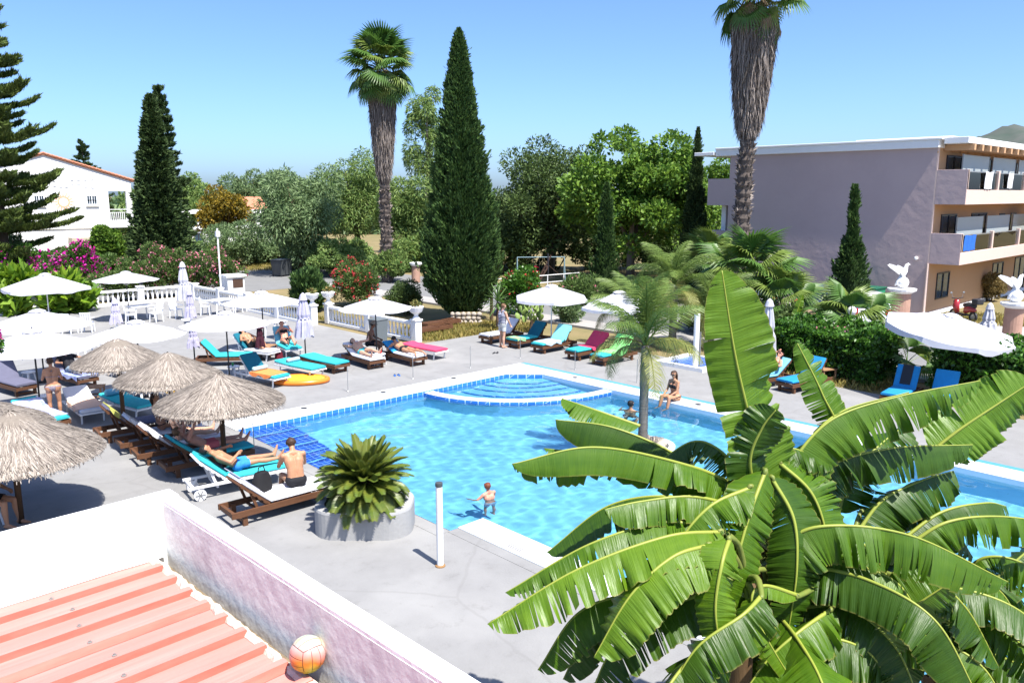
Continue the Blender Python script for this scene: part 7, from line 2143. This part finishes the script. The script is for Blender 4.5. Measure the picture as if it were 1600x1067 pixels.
        lim = np.where(hup > .045 * s, .07 * s, np.where(hup > -.02 * s, .01 * s, -.035 * s))
        sel = np.isin(tg_, ['head', 'ear', 'neck']) & (hf < lim) & (hup > (-.075 if hs_ != 'short' else -.06) * s)
        if hs_ != 'bald': 
            off = .012 * s + .01 * s * np.array([mnoise.noise(Vector(v) * 28) for v in co[sel]]) if sel.any() else 0
            o_full = np.zeros(n_); o_full[sel] = off; quad = lt == 4; fv = fl[ls[quad][:, None] + np.arange(4)]; ok = sel[fv].all(1); fv = fv[ok]
            uq, inv = np.unique(fv, return_inverse=True)
            o = npmesh('hair', co[uq] + no[uq] * o_full[uq][:, None] * (1.6 if hs_ == 'curly' else 1), inv.reshape(-1, 4), HR[hair], t); o.data.polygons.foreach_set('use_smooth', [True] * len(o.data.polygons))
        hc, fc, hu, hl = K['hc'], K['fc'], K['hu'], K['hl']
        if hs_ == 'bun':
            g = MB(); c = hc + hu * .1 * s - fc * .055 * s; g.ball(tuple(c), .05 * s, 12)
            for k in range(5): g.ball(tuple(c + Vector((cos(k * 1.3), sin(k * 1.3), .3 * sin(k))) * .028 * s), .03 * s, 8)
            g.build('hair_bun', HR[hair], t, smooth=True)
        if hs_ in ('long', 'pony'):
            dn = Vector((0, 0, -1)) if hs_ == 'long' else -K['up']; g = MB(); q0 = hc - fc * .07 * s
            for k in range(-3, 4):
                b0 = q0 + hl * k * .02 * s; g.tube([b0 + hu * .02 * s, b0 - fc * .02 * s - hu * .07 * s, b0 - fc * .035 * s + dn * .2 * s, b0 - fc * .02 * s + dn * .3 * s], [.03 * s, .032 * s, .026 * s, .006 * s], 7)
            g.build('long_hair', HR[hair], t, smooth=True)
        if hs_ == 'flower':
            g = MB(); c = hc + hl * .07 * s + hu * .02 * s - fc * .05 * s
            for k in range(6): g.ball(tuple(c + (hu * cos(k) + fc * sin(k)) * .02 * s), .018 * s, 6)
            g.build('hair_flower', M_white, t); g = MB(); c = hc + hu * .085 * s - fc * .05 * s; g.ball(tuple(c), .055 * s, 12); g.build('hair_bun', HR[hair], t, smooth=True)
        for sg in (-1, 1):
            g = MB(); g.ball(tuple(hc + fc * .079 * s + hl * sg * .03 * s + hu * .006 * s), .0105 * s, 8); g.build('eye', CL_black, t)
        for ex in (extras or []):
            if ex == 'glasses':
                g = MB()
                for sg in (-1, 1): g.ball(tuple(hc + fc * .088 * s + hl * sg * .033 * s + hu * .006 * s), .026 * s, 10); g.tube([hc + fc * .08 * s + hl * sg * .06 * s + hu * .01 * s, hc - fc * .01 * s + hl * sg * .085 * s + hu * .012 * s], .005 * s, 5)
                g.build('sunglasses', CL_black, t)
            if ex == 'hat':
                g = MB(); c = hc + hu * .05 * s; M_ = Matrix.Translation(c) @ hu.to_track_quat('Z', 'Y').to_matrix().to_4x4()
                gg = MB(); gg.lathe([(.17 * s, 0), (.1 * s, .02), (.095 * s, .09 * s), (.06 * s, .11 * s)], 16); g.add(gg.v, gg.f, 0, M_); g.build('hat', M_thatchc, t)
        if water_:
            body.cycles.is_caustics_receiver = True
Z = (0, 0, 1)
def upright(**k):
    p = dict(pel=(0, 0, .93), tor=(.02, 0, 1), left=(0, 1, 0), thL=(.04, .04, -1), thR=(-.02, -.04, -1), shL=(-.05, .01, -1), shR=(-.06, -.01, -1), uaL=(0, .2, -1), uaR=(0, -.2, -1), faL=(.2, .05, -1), faR=(.2, -.05, -1), head=(.05, 0, 1))
    p.update(k); return p
def sitting(seat=.45, lean=-.12, **k):
    p = dict(pel=(0, 0, seat + .1), tor=(lean, 0, 1), left=(0, 1, 0), thL=(1, .16, -.02), thR=(1, -.16, -.02), shL=(.1, .05, -1), shR=(.05, -.05, -1), uaL=(.25, .15, -1), uaR=(.25, -.15, -1), faL=(.9, -.15, -.35), faR=(.9, .15, -.35), head=(.1, 0, 1))
    p.update(k); return p
def reclining(ang, x=-.06, z=.51, **k):
    """supine on a lounger: +X runs to the feet"""
    a = rad(ang); t_ = (-cos(a), 0, sin(a)); up_ = (sin(a), 0, cos(a))
    p = dict(pel=(x, 0, z), tor=t_, left=(0, 1, 0), thL=(1, .1, .04), thR=(1, -.1, .04), shL=(1, .05, -.04), shR=(1, -.05, -.04), ftL=(.35, .25, 1), ftR=(.35, -.25, 1), uaL=(.45, .5, -.35), uaR=(.45, -.5, -.35), faL=(1, -.1, .1), faR=(1, .1, .1), head=t_, face=up_)
    p.update(k); return p
def on(key, p, label, skin, hair, cl, **k):
    t = LG[key]; person(label, tuple(t.location), t.rotation_euler.z, p, skin, hair, cl, **k)
p = G(88, 655)
person('woman in a dark print bikini standing with her back turned by the loungers', (p.x, p.y, 0), YAW + rad(28), upright(pel=(0, 0, .9), uaL=(.15, .3, -1), faL=(.75, -.25, .45), uaR=(.1, -.25, -1), faR=(.85, .2, .3), thR=(.1, -.05, -1), shR=(-.12, 0, -1), head=(.22, .1, 1)), SK_tan, 'brown', [('bikini', CL_print)], s=.97, fem=True, hairstyle='flower')
p = G(785, 543)
person('man in a striped sleeveless shirt and pale shorts standing by the wooden loungers', (p.x, p.y, 0), YAW - rad(50), upright(uaR=(.25, -.2, -1), faR=(.5, .05, -.8), head=(.2, -.1, 1), face=(1, -.5, -.5)), SK_fair, 'lightbrown', [('shirt', CL_stripe), ('shorts', CL_grey)], s=1.02)
person('bare backed man in black shorts sitting on the near wooden lounger', (7.2, 13.72, 0), rad(75), sitting(.42, .22, tor2=(.42, 0, 1), thL=(1, .2, .02), shL=(.15, .1, -1), uaL=(.55, .25, -.9), uaR=(.55, -.2, -.9), faL=(.9, -.3, -.15), faR=(.9, .3, -.15), head=(.6, 0, .9), face=(.7, -.2, -.7)), SK_tan, 'brown', [('trunks', CL_black)], s=1.02)
on('g2', reclining(34, .02, .53, uaL=(.35, .45, -.1), faL=(.6, -.6, .35), uaR=(.4, -.4, -.2), faR=(.7, .5, .35)), 'man in bright blue print shorts lying on the white framed wheeled lounger', SK_tan, 'black', [('shorts', CL_blue)], s=1.0)
on('g3', reclining(32, .0, .53, uaL=(.25, .1, .95), faL=(.45, -.25, .85), uaR=(.35, -.1, .9), faR=(.5, .25, .75), head=(-.7, 0, .7)), 'man in coral shorts lying with both arms raised holding a phone', SK_red, 'lightbrown', [('shorts', CL_red)], s=1.0)
on('g4', sitting(.4, -.3, pel=(.05, 0, .53), shL=(1, .05, -.1), shR=(1, -.05, -.1), ftL=(.2, .2, 1), ftR=(.2, -.2, 1), uaR=(.3, -.4, -.8), faR=(.8, .1, .3), face=(1, -.2, 0)), 'dark haired woman with a bun sitting up in the shaded row', SK_fair, 'black', [('bikini', CL_black)], fem=True, hairstyle='bun', s=.97)
on('g5', sitting(.4, -.25, pel=(.05, 0, .53), shL=(1, .05, -.1), shR=(1, -.05, -.1), ftL=(.2, .2, 1), ftR=(.2, -.2, 1), face=(1, -.6, 0)), 'brown haired woman sitting up beside the one with a bun', SK_tan, 'brown', [('bikini', CL_black)], fem=True, hairstyle='pony', s=.97)
on('a3', reclining(55, -.05, .52, uaL=(.5, .45, -.3), faL=(.1, -.6, .85), uaR=(.5, -.45, -.3), faR=(.1, .6, .85), thL=(1, .15, .5), shL=(.75, 0, -.65), head=(-.35, 0, 1), face=(1, 0, .1)), 'woman in a dark bikini reading on the upright turquoise lounger', SK_red, 'black', [('bikini', CL_black)], fem=True, s=.97)
on('a2', reclining(44, -.05, .52, thL=(.75, .1, .75), shL=(.5, .05, -.9), thR=(.7, -.1, .8), shR=(.55, -.05, -.85), ftL=(1, 0, 0), ftR=(1, 0, 0)), 'person in dark shorts lying with knees raised on the pale mattress', SK_tan, 'black', [('shorts', CL_black)])
on('b4', reclining(22, -.02, .5, left=(.0, .9, .4), thL=(1, .1, .18), shL=(.95, .05, -.1), uaL=(.1, .9, .1), faL=(-.6, .5, .2), uaR=(-.3, -.8, .2)), 'person in teal shorts lying on the pale mattress of a wooden lounger', SK_fair, 'black', [('trunks', CL_teal)])
on('b5', dict(pel=(.05, 0, .5), tor=(-1, 0, .1), tor2=(-1, 0, .42), left=(0, -1, 0), thL=(1, -.12, -.02), thR=(1, .12, -.02), shL=(1, -.05, .02), shR=(1, .05, .02), ftL=(.7, -.3, -.6), ftR=(.7, .3, -.6), uaL=(-.45, -.5, -.7), uaR=(-.45, .5, -.7), faL=(-.7, .5, .25), faR=(-.7, -.5, .25), head=(-.75, 0, .75), face=(-.75, .1, -.5)), 'man in black trunks lying face down propped on his elbows', SK_tan, 'black', [('trunks', CL_black)])
p = G(577, 556); person('shaded man in a straw hat sitting under the parasol by the bin', (p.x, p.y, 0), YAW - rad(90), sitting(.4, .1, tor2=(.3, 0, 1), head=(.3, 0, 1)), SK_dark, 'black', [('shorts', CL_black)], extras=['hat'])
p = G(766, 778, -.1); person('auburn haired child standing waist deep in the pool with back turned', (p.x, p.y, -.96), YAW + rad(35), upright(pel=(0, 0, .62), uaL=(.4, .75, -.75), faL=(.8, .4, -.1), uaR=(.5, -.35, -.8), faR=(.9, .2, -.1), thL=(.15, .15, -1), head=(.1, .15, 1), tor=(.1, .05, 1), face=(1, .5, -.2)), SK_red, 'auburn', [('shorts', CL_skyb)], s=.68, hairstyle='curly', water=True)
p = G(985, 641, -.1); person('dark haired man up to his chest in the pool near the palm', (p.x, p.y, -1.36), YAW - rad(25), upright(pel=(0, 0, .72), thL=(.5, .15, -.8), thR=(.5, -.15, -.8), shL=(-.5, 0, -.85), shR=(-.5, 0, -.85), uaL=(.4, .6, -.7), faL=(.9, .1, 0), uaR=(.4, -.6, -.7), faR=(.9, 0, 0), face=(1, -.5, 0)), SK_tan, 'black', [('shorts', CL_black)], water=True)
p = G(1048, 629, .03); person('woman in a black bikini and sunglasses sitting on the pool edge', (19.35, p.y + .1, 0), rad(172), sitting(.02, .12, thL=(1, .12, .12), thR=(1, -.12, .12), shL=(.25, .05, -1), shR=(.2, -.05, -1), uaL=(.3, .1, -1), uaR=(.3, -.1, -1), faL=(.8, -.25, -.4), faR=(.8, .25, -.4), pel=(0, 0, .13), face=(1, .25, -.1)), SK_tan, 'brown', [('bikini', CL_black)], fem=True, hairstyle='long', extras=['glasses'], s=.97, water=True)
on('e1', reclining(32, -.02, .53, uaR=(-.6, -.75, .3), faR=(-.5, .75, .5), uaL=(.5, .5, -.3), thR=(1, -.2, .1), shR=(.95, .1, -.1), head=(-.75, 0, .65)), 'man in sky blue shorts sunbathing with an arm behind his head', SK_red, 'brown', [('shorts', CL_skyb)], extras=['glasses'])
on('f2', reclining(45, 0, .53, thL=(.85, .12, .45), shL=(.8, 0, -.5), uaL=(.5, .5, -.2)), 'person in denim trousers lying on the navy patterned towel', SK_tan, 'black', [('trousers', CL_jean), ('tee', CL_black)])
p = G(-16, 822); person('person in black at the left edge beneath the big thatched parasol', (p.x, p.y, 0), YAW - rad(90), sitting(.42, 0, thL=(1, .1, -.1), faR=(.9, .1, -.5)), SK_tan, 'black', [('tee', CL_black), ('shorts', CL_black)])
stool((p.x, p.y), 'white plastic stool at the left edge beneath the big thatched parasol')
finish_people()
# phone in the raised hand

# ================================================================ VEHICLES
def car(loc, rz, label, paint, L_=3.9, W_=1.68, H_=1.46):
    t = thing('parked_car', label, 'car', loc, rz, 'cars parked along the apartment block')
    # hull: lofted cross-sections along X (front +X)
    st_ = [(-L_ / 2, .5, .74, .62), (-L_ / 2 + .12, .28, .92, .78), (-L_ * .3, .22, .95, .83), (0, .2, .93, .84), (L_ * .22, .22, .92, .83), (L_ * .38, .26, .82, .78), (L_ / 2 - .08, .34, .7, .7), (L_ / 2, .42, .6, .55)]
    g = MB(); rows = []
    for x, z0, z1, hw in st_:
        rows.append([(x, -hw * .92, z0), (x, -hw, z0 + .12), (x, -hw, (z0 + z1) / 2), (x, -hw * .95, z1 - .04), (x, -hw * .6, z1), (x, 0, z1 + .02), (x, hw * .6, z1), (x, hw * .95, z1 - .04), (x, hw, (z0 + z1) / 2), (x, hw, z0 + .12), (x, hw * .92, z0)])
    g.grid(rows, flip=True); g.add(rows[0], [tuple(range(11))]); g.add(rows[-1], [tuple(range(10, -1, -1))])
    g.build('body', paint, t, smooth=False, bevel=.02)
    cab = [(-L_ / 2 + .1, .9, .74), (-L_ / 2 + .35, H_ - .1, .6), (-L_ * .22, H_, .6), (L_ * .08, H_ - .02, .58), (L_ * .17, H_ - .12, .57), (L_ * .34, .88, .72)]
    g = MB(); rows = [[(x, -hw, z), (x, -hw * .7, z + .03), (x, 0, z + .045), (x, hw * .7, z + .03), (x, hw, z)] for x, z, hw in cab[1:5]]
    g.grid(rows, flip=True); g.build('roof', paint, t, smooth=True)
    for s_ in (-1, 1):
        side = [(cab[0][0] + .12, s_ * .8, .9)] + [(x, s_ * hw, z) for x, z, hw in cab[1:5]] + [(cab[5][0] - .05, s_ * .77, .88)]
        g = MB(); g.add([Vector(q) for q in side], [tuple(range(6))]); g.build('side_window', M_glassd, t)
        for i, a in ((0, 1), (5, 4)):
            g = MB(); g.bar(side[i], side[a], .07, .05); g.build('pillar', paint, t)
        g = MB(); g.bar((-.15, s_ * .79, .9), (-.15, s_ * .6, H_), .07, .05); g.build('pillar', paint, t)
        g = MB(); g.box(-L_ / 2 - .005, -L_ / 2 + .15, min(s_ * .78, s_ * .56), max(s_ * .78, s_ * .56), .62, .9); g.build('tail_light', mat('red_lens', (.4, .02, .02), .3), t, bevel=.03)
        g = MB(); g.ball((L_ / 2 - .12, s_ * .55, .62), (.12, .16, .09), 10); g.build('headlight', mat('clear_lens', (.6, .6, .62), .15), t)
        g = MB(); g.ball((L_ * .22, s_ * .92, .95), (.07, .09, .06), 8); g.build('mirror', paint, t)
        for x in (-L_ * .31, L_ * .32):
            g = MB(); g.tube([(x, s_ * .66, .3), (x, s_ * .85, .3)], .3, 20); w_ = g.build('wheel', M_dark, t)
            g = MB(); g.tube([(x, s_ * .851, .3), (x, s_ * .862, .3)], .18, 14); g.build('rim', M_metal, w_)
    g = MB(); a, b = cab[0], cab[1]; g.add([(a[0], -.72, a[1]), (a[0], .72, a[1]), (b[0], .58, b[1]), (b[0], -.58, b[1])], [(0, 1, 2, 3)]); g.build('rear_window', M_glassd, t)
    a, b = cab[5], cab[4]; g = MB(); g.add([(a[0], -.72, a[1]), (a[0], .72, a[1]), (b[0], .56, b[1]), (b[0], -.56, b[1])], [(3, 2, 1, 0)]); g.build('windscreen', M_glassd, t)
    g = MB(); g.box(-L_ / 2 - .06, -L_ / 2 + .1, -.76, .76, .3, .5); g.build('bumper', paint, t, bevel=.03)
    g = MB(); g.box(-L_ / 2 - .012, -L_ / 2, -.26, .26, .56, .68); g.build('number_plate', M_white, t)
    return t
CP_w = mat('white_car_paint', (.75, .75, .76), .25, .5, coat=.6); CP_b = mat('blue_car_paint', (.12, .17, .33), .25, .5, coat=.6); CP_d = mat('dark_car_paint', (.03, .045, .04), .25, .5, coat=.6)
p = G(1366, 508); car((38.3, 15.75, .02), rad(28), 'white hatchback parked behind the pink pillar', CP_w)
p = G(1285, 495); car((39.4, 19.2, .02), rad(28), 'blue saloon parked left of the thin ragged cypress', CP_b)
car((40.2, 22.3, .02), rad(28), 'dark green car parked beneath the bushy fan palm', CP_d)
# scooter
p = G(1504, 500); t = thing('scooter', 'red and black scooter with a top box parked by the peach wall', 'scooter', (p.x, p.y, 0), rad(150 - 90))
CP_r = mat('red_scooter_paint', (.3, .015, .02), .3, .5, coat=.5)
for x in (-.62, .62):
    g = MB(); ring = [(x + .2 * cos(a), 0, .24 + .2 * sin(a)) for a in [2 * pi * k / 20 for k in range(21)]]; g.tube(ring, .055, 8, cap=False); w_ = g.build('wheel', M_dark, t, smooth=True)
    g = MB(); g.tube([(x, -.03, .24), (x, .03, .24)], .13, 14); g.build('rim', M_metal, w_)
g = MB(); g.tube([(-.75, 0, .55), (-.5, 0, .62), (-.2, 0, .55), (-.1, 0, .4)], [.06, .17, .18, .1], 12); g.build('rear_body', CP_r, t, smooth=True)
g = MB(); g.box(-.25, .35, -.14, .14, .24, .32); g.build('footboard', M_dark, t, bevel=.03)
g = MB(); g.tube([(.38, 0, .3), (.5, 0, .6), (.46, 0, .95)], [.1, .16, .12], 12); g.build('front_shield', CP_r, t, smooth=True)
g = MB(); g.tube([(-.7, 0, .76), (-.3, 0, .78), (0, 0, .74)], [.1, .14, .08], 10); g.build('seat', M_dark, t, smooth=True)
g = MB(); g.box(-1.0, -.62, -.2, .2, .86, 1.14); g.build('top_box', M_dark, t, bevel=.06)
g = MB(); g.tube([(.44, -.34, 1.05), (.46, 0, 1.0), (.44, .34, 1.05)], .02, 8); g.build('handlebar', M_dark, t)
for s_ in (-1, 1):
    g = MB(); g.tube([(.46, s_ * .25, 1.05), (.48, s_ * .34, 1.25)], .008, 5).ball((.48, s_ * .36, 1.29), (.02, .07, .05), 8); g.build('mirror', M_metal, t)
g = MB(); g.tube([(.58, 0, .24), (.5, 0, .7)], .03, 8); g.build('fork', M_metal, t)
g = MB(); g.ball((.58, 0, .85), (.06, .1, .08), 10); g.build('headlight', M_glassd, t)
g = MB(); g.bar((-.05, .05, .26), (-.12, .26, .0), .03, .03); g.build('stand', M_metal, t)

# ================================================================ SMALL THINGS
def sandal(x, y, rz, m, label, grp):
    t = thing('sandal', label, 'sandal', (x, y, 0), rz, grp)
    g = MB(); pts = [(.13, .0), (.11, .04), (.03, .045), (-.08, .035), (-.13, .02), (-.135, -.01), (-.09, -.03), (.02, -.035), (.1, -.035)]
    g.prism(pts[::-1], .002, .02); g.build('sole', m, t)
    g = MB(); g.tube([(.0, .042, .02), (.05, .01, .05), (.085, 0, .022)], .007, 5).tube([(.0, -.034, .02), (.05, 0, .05)], .007, 5); g.build('strap', M_dark, t)
for (px_, py_, rz, m, lab) in ((617, 587, 1.0, M_blue, 'blue sandal on the deck between the two occupied wooden loungers'), (772, 552, .4, M_dark, 'dark sandal at the feet of the standing man'),
                               (345, 640, 2.0, M_terra, 'terracotta sandal by the pool steps'), (520, 800, .2, M_dark, 'dark sandal beside the near wooden lounger')):
    p = G(px_, py_)
    for k in (0, 1): sandal(p.x + .13 * k, p.y - .05 * k, rz + .25 * k, m, ('left ' if k == 0 else 'right ') + lab, lab.replace('sandal', 'sandals'))
def can(p, z, m, label):
    t = thing('drink_can', label, 'can', (p[0], p[1], z))
    g = MB(); g.lathe([(.026, 0), (.033, .008), (.033, .105), (.027, .118)], 14); g.build('can_body', m, t)
    g = MB(); g.lathe([(.026, .1185), (.02, .117), (.004, .119)], 12); g.build('can_lid', M_metal, t)
p = G(594, 570); can((p.x + .05, p.y), .42, mat('red_can', (.5, .02, .02), .3, .5, metal=.3), 'red drink can on the stool between the occupied wooden loungers')
p = G(366, 591); can((p.x, p.y + .05), .42, mat('green_can', (.02, .25, .08), .3, .5, metal=.3), 'green drink can on the stool by the dark blue backed lounger')
t_ = LG['g3']; M_ = Matrix.Translation(t_.location) @ Matrix.Rotation(t_.rotation_euler.z, 4, 'Z')
